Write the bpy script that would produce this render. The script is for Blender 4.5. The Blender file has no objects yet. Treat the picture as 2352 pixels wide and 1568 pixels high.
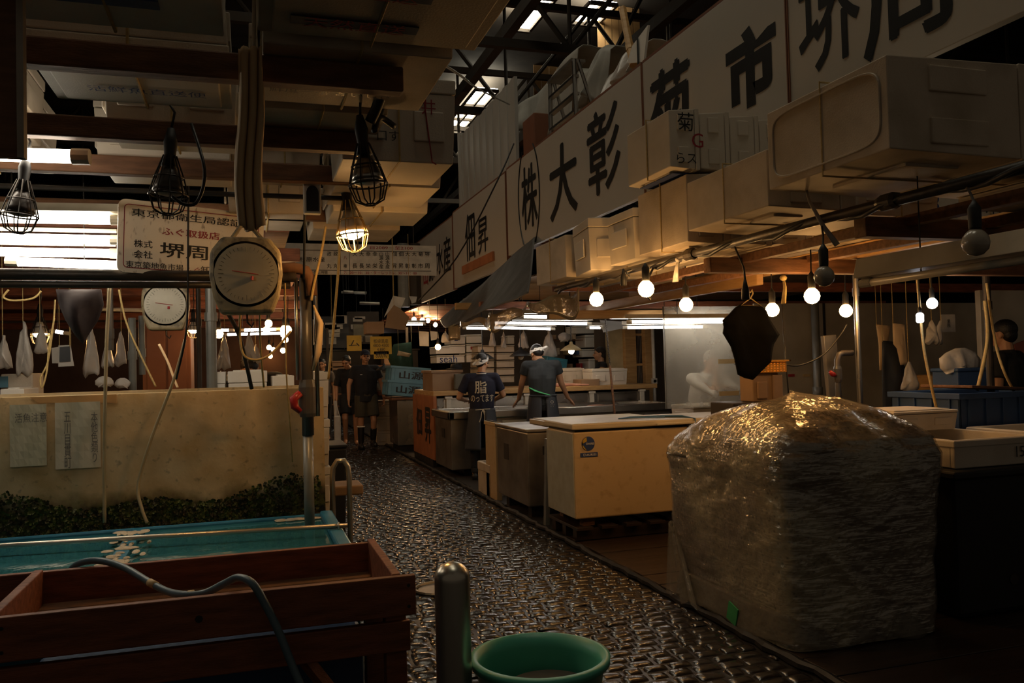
import bpy, bmesh, math, random
import numpy as np
from mathutils import Vector, Matrix, Euler
from mathutils.bvhtree import BVHTree
random.seed(7)
rng = np.random.default_rng(7)
sc = bpy.context.scene
col = sc.collection

# ------------------------------------------------------------------ camera
F_PX, CAM_H = 1900.0, 1.45
YAW, PIT, ROLL = math.radians(17.7), math.atan(54 / 1900), math.radians(1.5)
FW = Vector((math.sin(YAW) * math.cos(PIT), math.cos(YAW) * math.cos(PIT), math.sin(PIT)))
_r0 = Vector((math.cos(YAW), -math.sin(YAW), 0)); _u0 = _r0.cross(FW)
RT = _r0 * math.cos(ROLL) - _u0 * math.sin(ROLL)
UP = _r0 * math.sin(ROLL) + _u0 * math.cos(ROLL)
CAM = Vector((0, 0, CAM_H))
cd = bpy.data.cameras.new('camera'); cam = bpy.data.objects.new('camera', cd); col.objects.link(cam)
cd.sensor_width = 36; cd.lens = F_PX / 2352 * 36; cd.clip_start = .05; cd.clip_end = 300
m = Matrix((RT, UP, -FW)).transposed().to_4x4(); m.translation = CAM
cam.matrix_world = m
sc.camera = cam

# ------------------------------------------------------------------ world, exposure
w = bpy.data.worlds.new('World'); sc.world = w; w.use_nodes = True
bg = w.node_tree.nodes['Background']
bg.inputs[0].default_value = (1.0, .8, .58, 1); bg.inputs[1].default_value = .045
sc.view_settings.view_transform = 'Standard'; sc.view_settings.look = 'None'
sc.view_settings.exposure = 0.0; sc.view_settings.gamma = 1; sc.view_settings.use_curve_mapping = False
sc.cycles.max_bounces = 7; sc.cycles.diffuse_bounces = 3; sc.cycles.glossy_bounces = 4
sc.cycles.transmission_bounces = 6; sc.cycles.transparent_max_bounces = 8
sc.cycles.sample_clamp_indirect = 4; sc.cycles.caustics_reflective = False; sc.cycles.caustics_refractive = False
SKY_L = 2.9          # daylight behind the skylight panes
BULB_L = 70.0        # frosted warm bulbs
TUBE_L = 19.0         # fluorescent tubes
WARM = (1.0, .52, .17); COOL = (1.0, .93, .86)

def ray(u, v): return FW + RT * ((u - 1176) / F_PX) - UP * ((v - 784) / F_PX)
def onz(u, v, z): d = ray(u, v); return CAM + d * ((z - CAM_H) / d.z)
def onx(u, v, x): d = ray(u, v); return CAM + d * (x / d.x)
def ony(u, v, y): d = ray(u, v); return CAM + d * (y / d.y)

# ------------------------------------------------------------------ materials
def mat(name, c, rough=.6, metal=0., c2=None, scale=8., amt=.5, bump=0., bscale=40., spec=.5, stretch=(1, 1, 1),
        coat=0., emit=None, estr=0., alpha=1., trans=0., detail=4., thr=(.35, .7), sss=0.):
    M = bpy.data.materials.new(name); M.use_nodes = True
    nt = M.node_tree; N = nt.nodes; L = nt.links; b = N['Principled BSDF']
    b.inputs['Roughness'].default_value = rough; b.inputs['Metallic'].default_value = metal
    b.inputs['Specular IOR Level'].default_value = spec; b.inputs['Coat Weight'].default_value = coat
    b.inputs['Alpha'].default_value = alpha; b.inputs['Transmission Weight'].default_value = trans
    tc = N.new('ShaderNodeTexCoord'); mp = N.new('ShaderNodeMapping'); L.new(tc.outputs['Object'], mp.inputs[0])
    mp.inputs['Scale'].default_value = stretch
    if c2 is None: c2 = tuple(x * .6 for x in c)
    no = N.new('ShaderNodeTexNoise'); no.inputs['Scale'].default_value = scale; no.inputs['Detail'].default_value = detail
    L.new(mp.outputs[0], no.inputs[0])
    rp = N.new('ShaderNodeMapRange'); rp.inputs[1].default_value = thr[0]; rp.inputs[2].default_value = thr[1]
    rp.inputs[4].default_value = amt; L.new(no.outputs[0], rp.inputs[0])
    mx = N.new('ShaderNodeMix'); mx.data_type = 'RGBA'; mx.inputs[6].default_value = (*c, 1); mx.inputs[7].default_value = (*c2, 1)
    L.new(rp.outputs[0], mx.inputs[0]); L.new(mx.outputs[2], b.inputs['Base Color'])
    rr = N.new('ShaderNodeMapRange'); rr.inputs[3].default_value = max(rough * .8, .02); rr.inputs[4].default_value = min(rough * 1.25, 1)
    L.new(no.outputs[0], rr.inputs[0]); L.new(rr.outputs[0], b.inputs['Roughness'])
    if bump:
        n2 = N.new('ShaderNodeTexNoise'); n2.inputs['Scale'].default_value = bscale; n2.inputs['Detail'].default_value = 3
        L.new(mp.outputs[0], n2.inputs[0]); bp = N.new('ShaderNodeBump'); bp.inputs['Strength'].default_value = bump
        bp.inputs['Distance'].default_value = .01; L.new(n2.outputs[0], bp.inputs['Height']); L.new(bp.outputs[0], b.inputs['Normal'])
    if emit:
        b.inputs['Emission Color'].default_value = (*emit, 1); b.inputs['Emission Strength'].default_value = estr
    return M

def emat(name, c, s):
    M = bpy.data.materials.new(name); M.use_nodes = True; nt = M.node_tree; nt.nodes.clear()
    o = nt.nodes.new('ShaderNodeOutputMaterial'); e = nt.nodes.new('ShaderNodeEmission')
    e.inputs[0].default_value = (*c, 1); e.inputs[1].default_value = s; nt.links.new(e.outputs[0], o.inputs[0]); return M

FOAM = mat('foam', (.68, .61, .51), .62, c2=(.42, .36, .27), scale=3.5, amt=.45, bump=.12, bscale=160, thr=(.45, .8))
FOAM2 = mat('foam_grimy', (.58, .49, .38), .65, c2=(.3, .24, .15), scale=5, amt=.6, bump=.15, bscale=140, thr=(.42, .75))
FOAMW = mat('foam_clean', (.82, .8, .74), .55, c2=(.6, .56, .48), scale=3, amt=.3, bump=.08, bscale=160)
SIGNW = mat('sign_paint', (.5, .46, .4), .45, c2=(.42, .37, .3), scale=1.2, amt=.35)
PANELW = mat('corrugated_panel', (.42, .41, .38), .3, c2=(.4, .38, .34), scale=1.5, amt=.4)
INK = mat('black_ink', (.006, .006, .006), .5)
REDINK = mat('red_ink', (.35, .03, .04), .6)
BLUEINK = mat('blue_ink', (.03, .06, .2), .6)
WOODY = mat('new_timber', (.55, .33, .13), .55, c2=(.36, .19, .06), scale=6, amt=.6, stretch=(1, 1, 6), bump=.05)
WOODB = mat('old_timber', (.2, .09, .04), .65, c2=(.09, .04, .018), scale=8, amt=.8, stretch=(1, 5, 5), bump=.15)
WOODR = mat('red_stained_timber', (.3, .1, .045), .55, c2=(.12, .04, .02), scale=7, amt=.8, stretch=(1, 6, 6), bump=.15)
PLY = mat('plywood', (.42, .26, .12), .6, c2=(.3, .17, .07), scale=3, amt=.5)
STEEL = mat('stainless', (.5, .48, .44), .28, 1., c2=(.33, .3, .26), scale=3, amt=.6, bump=.03, bscale=60)
STEELW = mat('hazy_steel', (.6, .55, .45), .42, .25, c2=(.34, .31, .24), scale=2.5, amt=.7, bump=.05, bscale=30)
STEELD = mat('dull_stainless', (.32, .29, .25), .42, .85, c2=(.12, .1, .08), scale=4, amt=.7, bump=.06)
CHROME = mat('polished_steel', (.62, .58, .5), .3, .9, c2=(.5, .48, .44), scale=6, amt=.3, stretch=(1, 1, .1))
PIPE = mat('black_pipe', (.03, .027, .023), .45, .3, c2=(.06, .04, .025), scale=12, amt=.7, bump=.2)
GREYP = mat('grey_pvc', (.2, .21, .2), .35, c2=(.1, .1, .09), scale=6, amt=.6)
DARKP = mat('dark_pvc', (.06, .065, .07), .35, c2=(.1, .06, .035), scale=14, amt=.6, bump=.1)
RUBBER = mat('black_rubber', (.012, .011, .01), .5)
BLACKPL = mat('black_plastic', (.008, .008, .009), .55, c2=(.014, .013, .012), scale=3)
BEIGE = mat('freezer_enamel', (.6, .43, .23), .4, c2=(.3, .17, .07), scale=14, amt=.45, thr=(.55, .78), bump=.03)
BEIGEL = mat('freezer_lid', (.68, .58, .4), .4, c2=(.45, .33, .18), scale=5, amt=.4)
GREENISH = mat('freezer_side', (.5, .49, .39), .42, c2=(.32, .28, .18), scale=12, amt=.4)
ORANGE = mat('orange_board', (.42, .14, .045), .55, c2=(.22, .08, .03), scale=4, amt=.6)
GREENB = mat('green_bucket', (.09, .42, .29), .38, c2=(.06, .28, .2), scale=5, amt=.4)
GREENT = mat('green_tub', (.03, .22, .09), .4)
BLUEC = mat('light_blue_crate', (.12, .3, .42), .45, c2=(.07, .18, .26), scale=5, amt=.5)
BLUED = mat('dark_blue_crate', (.035, .08, .2), .45, c2=(.02, .045, .11), scale=4, amt=.5)
BLUET = mat('blue_tank', (.035, .2, .33), .4, c2=(.02, .11, .17), scale=3, amt=.6)
HOSE = mat('blue_grey_hose', (.12, .2, .26), .4)
HOSET = mat('tan_hose', (.36, .29, .17), .5, c2=(.2, .16, .09))
ROPE = mat('yellow_rope', (.5, .36, .14), .7, c2=(.3, .2, .08), scale=60, amt=.6)
TAPE = mat('tan_tape', (.6, .47, .25), .5)
BTAPE = mat('brown_tape', (.5, .27, .1), .4)
CLOTH = mat('hanging_cloth', (.75, .55, .32), .85, c2=(.5, .35, .2), scale=5, amt=.5, stretch=(1, 1, .3))
TARPG = mat('grey_tarp', (.07, .062, .058), .45, c2=(.04, .035, .032), scale=4, amt=.6, bump=.3, bscale=6)
TARPW = mat('dusty_sheet', (.34, .32, .28), .6, c2=(.22, .2, .17), scale=4, amt=.6, bump=.2, bscale=8)
SCALEC = mat('scale_casing', (.3, .24, .14), .5, c2=(.1, .08, .05), scale=22, amt=.8, thr=(.5, .65), bump=.1)
SCALED = mat('scale_dial', (.34, .31, .23), .35, c2=(.2, .18, .13), scale=6, amt=.5)
CARD = mat('cardboard', (.3, .19, .11), .7, c2=(.22, .13, .07), scale=4, amt=.5)
PAPER = mat('white_paper', (.6, .58, .54), .6)
YELP = mat('yellow_paper', (.6, .38, .04), .6)
YELB = mat('yellow_plastic', (.62, .3, .03), .4)
REDP = mat('red_plastic', (.35, .02, .02), .35)
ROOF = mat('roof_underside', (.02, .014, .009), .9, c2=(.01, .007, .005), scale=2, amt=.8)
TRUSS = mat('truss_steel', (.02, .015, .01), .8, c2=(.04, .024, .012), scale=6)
BROWNP = mat('lit_roof_board', (.34, .2, .08), .8, c2=(.16, .09, .04), scale=3)
BROWN = mat('brown_panel', (.2, .075, .035), .6, c2=(.12, .04, .02), scale=3)
SKIN = mat('skin', (.5, .27, .15), .5, c2=(.42, .2, .11), scale=9, amt=.4)
HAIR = mat('black_hair', (.008, .007, .006), .45, bump=.4, bscale=120)
NAVY = mat('navy_cotton', (.012, .014, .035), .85, c2=(.008, .009, .02), scale=8)
BLACKC = mat('black_cotton', (.012, .012, .013), .9)
SLATE = mat('slate_apron', (.035, .04, .048), .55, c2=(.02, .024, .03), scale=5)
OLIVEC = mat('olive_shorts', (.06, .05, .03), .9)
WHITEC = mat('white_cotton', (.88, .85, .78), .8, c2=(.7, .66, .6), scale=20, amt=.4)
EYE = mat('dark_eye', (.01, .008, .006), .3)
LIP = mat('lip', (.3, .12, .08), .5)
GREENC = mat('green_cloth', (.05, .35, .12), .7)
BULBON = emat('bulb_glow', WARM, BULB_L)
BULBH = emat('hall_bulb_glow', (1, .62, .3), 260)
CAGEON = emat('reflector_glow', WARM, 190)
BULBW = emat('bulb_glow_white', (1, .8, .55), BULB_L * .8)
BULBFAR = emat('bulb_glow_far', (1.0, .5, .18), BULB_L * .9)
TUBEL = emat('tube_glow_left', (1, .88, .7), 17)
TUBEON = emat('tube_glow', COOL, TUBE_L)
SKYB = emat('open_sky_glow', (1.0, .9, .68), 26)
SKYE = emat('skylight_glow', (1.0, .9, .68), SKY_L)
BULBOFF = mat('bulb_off', (.42, .36, .28), .25, coat=.5)
ENAMEL = mat('white_enamel', (.74, .68, .56), .35, c2=(.35, .3, .22), scale=6, amt=.4)
ALGAE = mat('algae', (.07, .09, .012), .7, c2=(.03, .022, .006), scale=25, amt=1., thr=(.4, .6))
TEAL = mat('pale_green_board', (.3, .42, .25), .6)
STONE = mat('wet_sett', (.022, .016, .012), .2, c2=(.01, .007, .005), scale=7, amt=.8, bump=.22, bscale=30, spec=1.)
GROUT = mat('wet_joint', (.008, .006, .005), .4, c2=(.02, .016, .012), scale=3, spec=.6)
DECK = mat('wet_deck', (.05, .03, .02), .38, c2=(.02, .013, .009), scale=5, amt=.8, bump=.2, bscale=30, stretch=(.3, 3, 1))
CONC = mat('dark_concrete', (.035, .028, .022), .45, c2=(.018, .014, .011), scale=2)
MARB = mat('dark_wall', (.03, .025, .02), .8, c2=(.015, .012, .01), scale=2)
BAGM = mat('plastic_bag', (.55, .52, .48), .3, c2=(.4, .36, .33), scale=6, amt=.5, bump=.8, bscale=14)
FISH = mat('fish_flesh', (.6, .3, .22), .35)

# ------------------------------------------------------------------ mesh building
class MB:
    def __init__(s): s.v = []; s.f = []
    def add(s, vs, fs):
        o = len(s.v); s.v += [tuple(p) for p in vs]; s.f += [tuple(i + o for i in f) for f in fs]; return s
    def box(s, x0, x1, y0, y1, z0, z1, R=None, piv=None):
        P = [Vector((x, y, z)) for z in (z0, z1) for x, y in ((x0, y0), (x1, y0), (x1, y1), (x0, y1))]
        if R is not None:
            c = Vector(piv) if piv is not None else Vector(((x0 + x1) / 2, (y0 + y1) / 2, (z0 + z1) / 2))
            P = [R @ (p - c) + c for p in P]
        return s.add(P, [(3, 2, 1, 0), (4, 5, 6, 7), (0, 1, 5, 4), (1, 2, 6, 5), (2, 3, 7, 6), (3, 0, 4, 7)])
    def frus(s, c, l0, w0, l1, w1, z0, z1):
        P = []
        for z, l, ww in ((z0, l0, w0), (z1, l1, w1)):
            P += [(c[0] - l / 2, c[1] - ww / 2, z), (c[0] + l / 2, c[1] - ww / 2, z), (c[0] + l / 2, c[1] + ww / 2, z), (c[0] - l / 2, c[1] + ww / 2, z)]
        return s.add(P, [(3, 2, 1, 0), (4, 5, 6, 7), (0, 1, 5, 4), (1, 2, 6, 5), (2, 3, 7, 6), (3, 0, 4, 7)])
    def tube(s, pts, r, n=8, closed=False, flat=1.):
        pts = [Vector(p) for p in pts]; k = len(pts)
        rs = r if isinstance(r, (list, tuple)) else [r] * k
        t0 = (pts[1] - pts[0]).normalized()
        a = Vector((0, 0, 1)) if abs(t0.z) < .9 else Vector((1, 0, 0))
        nx = t0.cross(a).normalized(); V = []
        for i, p in enumerate(pts):
            if closed: t = (pts[(i + 1) % k] - pts[i - 1]).normalized()
            elif i == 0: t = t0
            elif i == k - 1: t = (pts[-1] - pts[-2]).normalized()
            else: t = ((pts[i + 1] - p).normalized() + (p - pts[i - 1]).normalized()).normalized()
            nx = (nx - t * nx.dot(t)).normalized(); ny = t.cross(nx)
            for j in range(n):
                q = 2 * math.pi * j / n; V.append(p + (nx * math.cos(q) + ny * math.sin(q) * flat) * rs[i])
        Fc = []
        for i in range(k if closed else k - 1):
            i2 = (i + 1) % k
            for j in range(n): Fc.append((i * n + j, i * n + (j + 1) % n, i2 * n + (j + 1) % n, i2 * n + j))
        if not closed: Fc += [tuple(range(n - 1, -1, -1)), tuple((k - 1) * n + j for j in range(n))]
        return s.add(V, Fc)
    def lathe(s, prof, c=(0, 0, 0), n=24, axis='Z', sx=1., sy=1.):
        V = []
        for r, z in prof:
            for j in range(n):
                q = 2 * math.pi * j / n; x, y = r * math.cos(q) * sx, r * math.sin(q) * sy
                p = (x, y, z) if axis == 'Z' else ((x, -z, y) if axis == 'Y' else (z, x, y))
                V.append((p[0] + c[0], p[1] + c[1], p[2] + c[2]))
        Fc = []; k = len(prof)
        for i in range(k - 1):
            for j in range(n): Fc.append((i * n + j, i * n + (j + 1) % n, (i + 1) * n + (j + 1) % n, (i + 1) * n + j))
        if prof[0][0] > 1e-5: Fc.append(tuple(range(n - 1, -1, -1)))
        if prof[-1][0] > 1e-5: Fc.append(tuple((k - 1) * n + j for j in range(n)))
        return s.add(V, Fc)
    def ell(s, c, rx, ry, rz, n=12, R=None):
        V = []; m_ = n // 2; c = Vector(c)
        for i in range(m_ + 1):
            a = math.pi * i / m_
            for j in range(n):
                q = 2 * math.pi * j / n
                p = Vector((rx * math.sin(a) * math.cos(q), ry * math.sin(a) * math.sin(q), -rz * math.cos(a)))
                if R is not None: p = R @ p
                V.append(c + p)
        return s.add(V, [(i * n + j, i * n + (j + 1) % n, (i + 1) * n + (j + 1) % n, (i + 1) * n + j) for i in range(m_) for j in range(n)])
    def cap(s, a, ra, b, rb, n=10):
        a = Vector(a); b = Vector(b); d = (b - a).normalized(); pts = []; rs = []
        for k in (-1., -.87, -.5): pts.append(a + d * ra * k); rs.append(max(ra * math.sqrt(max(1 - k * k, 0)), ra * .05))
        pts += [a, b]; rs += [ra, rb]
        for k in (.5, .87, 1.): pts.append(b + d * rb * k); rs.append(max(rb * math.sqrt(max(1 - k * k, 0)), rb * .05))
        return s.tube(pts, rs, n)
    def sheet(s, fn, nu, nv, thick=.002):
        # a thin solid sheet from fn(u,v)->point, u,v in 0..1
        P = [[Vector(fn(i / nu, j / nv)) for j in range(nv + 1)] for i in range(nu + 1)]
        V = []; V2 = []
        for i in range(nu + 1):
            for j in range(nv + 1):
                du = P[min(i + 1, nu)][j] - P[max(i - 1, 0)][j]; dv = P[i][min(j + 1, nv)] - P[i][max(j - 1, 0)]
                nn = du.cross(dv); nn = nn.normalized() if nn.length > 1e-9 else Vector((0, 0, 1))
                V.append(P[i][j]); V2.append(P[i][j] - nn * thick)
        k = (nu + 1) * (nv + 1); I = lambda i, j: i * (nv + 1) + j; Fc = []
        for i in range(nu):
            for j in range(nv):
                Fc.append((I(i, j), I(i + 1, j), I(i + 1, j + 1), I(i, j + 1)))
                Fc.append((k + I(i, j), k + I(i, j + 1), k + I(i + 1, j + 1), k + I(i + 1, j)))
        for i in range(nu):
            Fc.append((I(i, 0), k + I(i, 0), k + I(i + 1, 0), I(i + 1, 0))); Fc.append((I(i, nv), I(i + 1, nv), k + I(i + 1, nv), k + I(i, nv)))
        for j in range(nv):
            Fc.append((I(0, j), I(0, j + 1), k + I(0, j + 1), k + I(0, j))); Fc.append((I(nu, j), k + I(nu, j), k + I(nu, j + 1), I(nu, j + 1)))
        return s.add(V + V2, Fc)
    def prism(s, pts2, fn, d0, d1):
        # polygon pts2 -> fn(a,b,d)
        n = len(pts2); V = [fn(a, b, d0) for a, b in pts2] + [fn(a, b, d1) for a, b in pts2]
        return s.add(V, [tuple(range(n - 1, -1, -1)), tuple(range(n, 2 * n))] + [(i, (i + 1) % n, n + (i + 1) % n, n + i) for i in range(n)])
    def mesh(s, name):
        me = bpy.data.meshes.new(name); me.from_pydata(s.v, [], s.f); me.update(); return me
    def build(s, name, M, parent=None, bevel=0., smooth=False, seg=2, fixn=True):
        me = s.mesh(name)
        if fixn:
            bm = bmesh.new(); bm.from_mesh(me); bmesh.ops.recalc_face_normals(bm, faces=bm.faces); bm.to_mesh(me); bm.free()
        me.materials.append(M)
        o = bpy.data.objects.new(name, me); col.objects.link(o)
        if smooth:
            me.polygons.foreach_set('use_smooth', [True] * len(me.polygons))
        if bevel:
            b = o.modifiers.new('bevel', 'BEVEL'); b.width = bevel; b.segments = seg; b.limit_method = 'ANGLE'; b.angle_limit = .6
        if parent is not None: attach(o, parent)
        return o

def attach(o, p):
    o.parent = p; o.matrix_parent_inverse = world(p).inverted()
def world(p):
    m_ = Matrix.LocRotScale(p.location, p.rotation_euler, p.scale)
    return (world(p.parent) @ p.matrix_parent_inverse @ m_) if p.parent else m_
def tag(o, label, cat, group=None, kind=None, string=None):
    o['label'] = label; o['category'] = cat
    if group: o['group'] = group
    if kind: o['kind'] = kind
    if string is not None and string.z < 3.3:
        MB().tube([string + Vector((0, .003, -.01)), Vector((string.x, string.y + .003, (2.535 if string.x > 2.4 else 2.465) if not (1.0 < string.x < 2.5) else 3.4))], .003, 5).build('string', ROPE, o)
    return o
def thing(name, label, cat, loc=(0, 0, 0), group=None):
    o = bpy.data.objects.new(name, None); col.objects.link(o); o.location = loc; o.empty_display_size = .1
    return tag(o, label, cat, group)
def struct(o): o['kind'] = 'structure'; return o
def kids(o): return [c for c in KIDS_ALL() if c.parent == o]
def KIDS_ALL(): return list(bpy.data.objects)
def dup(root, loc, rot=(0, 0, 0), label=None, group=None, scale=None, cache={}):
    r = root.copy(); col.objects.link(r); r.location = loc; r.rotation_euler = rot
    if scale: r.scale = scale
    if label: r['label'] = label
    if group: r['group'] = group
    for ch in root.children:
        c = ch.copy(); col.objects.link(c); c.parent = r; c.matrix_parent_inverse = ch.matrix_parent_inverse.copy()
        for g in ch.children:
            d = g.copy(); col.objects.link(d); d.parent = c; d.matrix_parent_inverse = g.matrix_parent_inverse.copy()
    return r

_tc = {}
def txtmesh(s, off=0., ext=.0):
    k = (s, off, ext)
    if k in _tc: return _tc[k]
    cu = bpy.data.curves.new('t', 'FONT'); cu.body = s; cu.size = 1; cu.align_x = 'CENTER'; cu.align_y = 'CENTER'
    cu.resolution_u = 3; cu.offset = off; cu.extrude = ext; cu.space_line = .9
    o = bpy.data.objects.new('t', cu); me = bpy.data.meshes.new_from_object(o)
    vs = np.array([v.co[:] for v in me.vertices]) if len(me.vertices) else np.zeros((0, 3)); fs = [tuple(p.vertices) for p in me.polygons]
    if len(vs):
        lo, hi = vs.min(0), vs.max(0); c = (lo + hi) / 2; vs[:, :2] -= c[:2]; sz = hi - lo
    else: sz = (1, 1, 0)
    bpy.data.objects.remove(o); bpy.data.curves.remove(cu); bpy.data.meshes.remove(me)
    _tc[k] = (vs, fs, sz); return _tc[k]
def txt(parent, s, c, right, up, width=None, height=None, M=INK, name='lettering', off=0., thick=.001, shear=0.):
    bold = off if off <= .022 else 0
    vs, fs, sz = txtmesh(s, 0. if bold else off)
    if len(vs) == 0: return None
    kx = width / sz[0] if width else height / sz[1]; ky = height / sz[1] if height else kx
    R = Vector(right).normalized(); U = Vector(up).normalized(); Nn = R.cross(U); c = Vector(c)
    A = [c + R * (v[0] * kx + v[1] * ky * shear) + U * (v[1] * ky) + Nn * (v[2] + thick) for v in vs]
    mb = MB(); mb.add(A, fs)
    if bold:
        for k, (bx_, by_) in enumerate(((-1, 0), (1, 0), (0, .7), (0, -.7))): mb.add([a + R * (bx_ * bold * 1.7 * kx) + U * (by_ * bold * 1.7 * ky) + Nn * (.00015 * (k + 1)) for a in A], fs)
    return mb.build(name, M, parent, fixn=False)

# ------------------------------------------------------------------ skylit market hall
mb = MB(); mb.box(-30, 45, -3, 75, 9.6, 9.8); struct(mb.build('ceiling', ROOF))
def grid_floor():
    V = []; Fc = []; y = 1.9; k = 6
    uu = np.array([-1, -.82, -.4, .4, .82, 1]); U, W = np.meshgrid(uu, uu, indexing='ij')
    dome = (1 - np.abs(U) ** 8) * (1 - np.abs(W) ** 6)
    idx = [(i * k + j, (i + 1) * k + j, (i + 1) * k + j + 1, i * k + j + 1) for i in range(k - 1) for j in range(k - 1)]
    allv = []; allf = []; n = 0; row = 0
    while y < 26:
        h = rng.uniform(.078, .098) * (1 if y < 12 else 1.3); x = -1.9 - rng.uniform(0, .1); row += 1
        while x < 2.42:
            ww = rng.uniform(.09, .15) * (1 if y < 12 else 1.3)
            if x + ww > 2.43: ww = 2.43 - x
            if ww > .03:
                g = .005; hx, hy = ww / 2 - g, h / 2 - g
                wob = .010 * math.sin(x * 2.1 + y * .7) + .006 * math.sin(x * 5.3 - y * 2.2)
                cy = y + h / 2 + wob; tx, ty = rng.normal(0, .04), rng.normal(0, .06)
                r_ = 1 - .06 * (U ** 2) * (W ** 2)
                X = x + ww / 2 + U * hx * r_; Y = cy + W * hy * r_
                Z = -.014 + dome * rng.uniform(.011, .016) + (U * hx * tx + W * hy * ty) + rng.normal(0, .0013)
                allv.append(np.stack([X, Y, Z], -1).reshape(-1, 3)); allf.append(np.array(idx) + n); n += k * k
            x += ww
        y += h
    V = np.concatenate(allv); Q = np.concatenate(allf)
    me = bpy.data.meshes.new('floor'); me.vertices.add(len(V)); me.vertices.foreach_set('co', V.ravel())
    me.loops.add(Q.size); me.loops.foreach_set('vertex_index', Q.ravel())
    me.polygons.add(len(Q)); me.polygons.foreach_set('loop_start', np.arange(0, Q.size, 4)); me.polygons.foreach_set('loop_total', np.full(len(Q), 4))
    me.polygons.foreach_set('use_smooth', np.ones(len(Q), bool)); me.update(calc_edges=True); me.validate()
    me.materials.append(STONE); o = bpy.data.objects.new('floor', me); col.objects.link(o); return struct(o)
grid_floor()
mb = MB(); mb.box(-30, 45, -3, 75, -.3, -.012); struct(mb.build('floor', GROUT))
mb = MB(); mb.box(-1.9, 3.0, 26, 75, -.012, -.002); struct(mb.build('floor', CONC))
mb = MB()
y = 1.0
while y < 6.4:
    mb.box(2.5, 9.0, y, y + .232, -.01, .012 + random.uniform(0, .006)); y += .24
struct(mb.build('floor', DECK, bevel=.004))
mb = MB(); mb.box(2.5, 14, 6.4, 26, -.01, .01); struct(mb.build('floor', CONC))
mb = MB(); pts = [(2.455 + random.uniform(-.012, .012), 1 + i * .09, .008 + random.uniform(-.004, .006)) for i in range(240)]
mb.tube(pts, [random.uniform(.018, .03) for _ in pts], 7); struct(mb.build('trim_1', RUBBER))
mb = MB(); pts = [(1.17 + .165 * math.cos(t * .2618), 5.35 + .15 * math.sin(t * .2618), .006) for t in range(24)]
mb.tube(pts, .012, 6, closed=True); mb.lathe([(0, .004), (.14, .006), (.15, 0)], (1.17, 5.35, 0), 24)
tag(mb.build('manhole_cover', STEELD), 'small round manhole cover set in the wet cobbles', 'manhole cover')

# outer walls of the hall, far away
mb = MB(); mb.box(-30, 45, 72, 72.3, 0, 9.6); struct(mb.build('wall_back', MARB))
mb = MB(); mb.box(-30.3, -30, -3, 72, 0, 9.6); struct(mb.build('wall_left', MARB))
mb = MB(); mb.box(45, 45.3, -3, 72, 0, 9.6); struct(mb.build('wall_right', MARB))
# skylights: panes set in the roof with glazing bars
def skylight(n, x0, x1, y0, y1, z=9.2):
    o = MB().box(x0, x1, y0, y1, z, z + .03).build('window_%d' % n, SKYE if n > 3 else SKYB); struct(o)
    b = MB(); k = max(2, int((x1 - x0) / .55))
    for i in range(k + 1): xx = x0 + (x1 - x0) * i / k; b.box(xx - .03, xx + .03, y0, y1, z - .06, z)
    k = max(1, int((y1 - y0) / 1.2))
    for i in range(k + 1): yy = y0 + (y1 - y0) * i / k; b.box(x0, x1, yy - .04, yy + .04, z - .08, z)
    b.build('glazing_bar', TRUSS, o)
SKYL = [(1036, 1128, 205, 300), (1198, 1240, -10, 66), (1340, 1398, 6, 52)]
n = 1
for (u0, u1, v0, v1) in SKYL:
    a = onz(u0, v1, 9.2); b_ = onz(u1, v0, 9.2)
    skylight(n, min(a.x, b_.x) - .3, max(a.x, b_.x) + .2, min(a.y, b_.y), max(a.y, b_.y)); n += 1
for yy in (1.5, 5.0, 8.5, 12.0, 27):
    skylight(n, .2, 2.4, yy, yy + 2.0); n += 1
# steel roof trusses
def truss(y, label, x0=-8, x1=22, zb=6.6, zt=8.9):
    r = thing('roof_truss', label, 'roof truss', ((x0 + x1) / 2, y, zb))
    c = MB()
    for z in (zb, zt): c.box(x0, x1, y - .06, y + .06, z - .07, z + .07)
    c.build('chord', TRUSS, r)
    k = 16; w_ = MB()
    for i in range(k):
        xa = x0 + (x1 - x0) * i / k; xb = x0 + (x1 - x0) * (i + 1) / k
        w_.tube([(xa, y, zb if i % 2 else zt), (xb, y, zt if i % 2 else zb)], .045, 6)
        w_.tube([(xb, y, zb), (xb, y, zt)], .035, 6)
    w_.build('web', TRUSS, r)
for i, yy in enumerate((9, 12.5, 16, 20, 25)):
    truss(yy, ['dark steel lattice roof truss nearest over the aisle', 'dark roof truss second from the front, over the wide white sign', 'rusty roof truss third from the front', 'rusty roof truss fourth from the front', 'farthest dark roof truss deep in the hall'][i])
for i, (x_, lab) in enumerate([(4.2, 'long dark roof purlin above the big white signs'), (6.5, 'long dark purlin beyond the dusty sheets')]):
    b = MB(); b.box(x_ - .08, x_ + .08, 4, 40, 6.9, 7.1)
    for k in range(12): b.tube([(x_, 5 + k * 3, 7), (x_ + 1.5, 6.5 + k * 3, 9.1)], .05, 6)
    tag(b.build('roof_beam', TRUSS), lab, 'roof beam')

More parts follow.
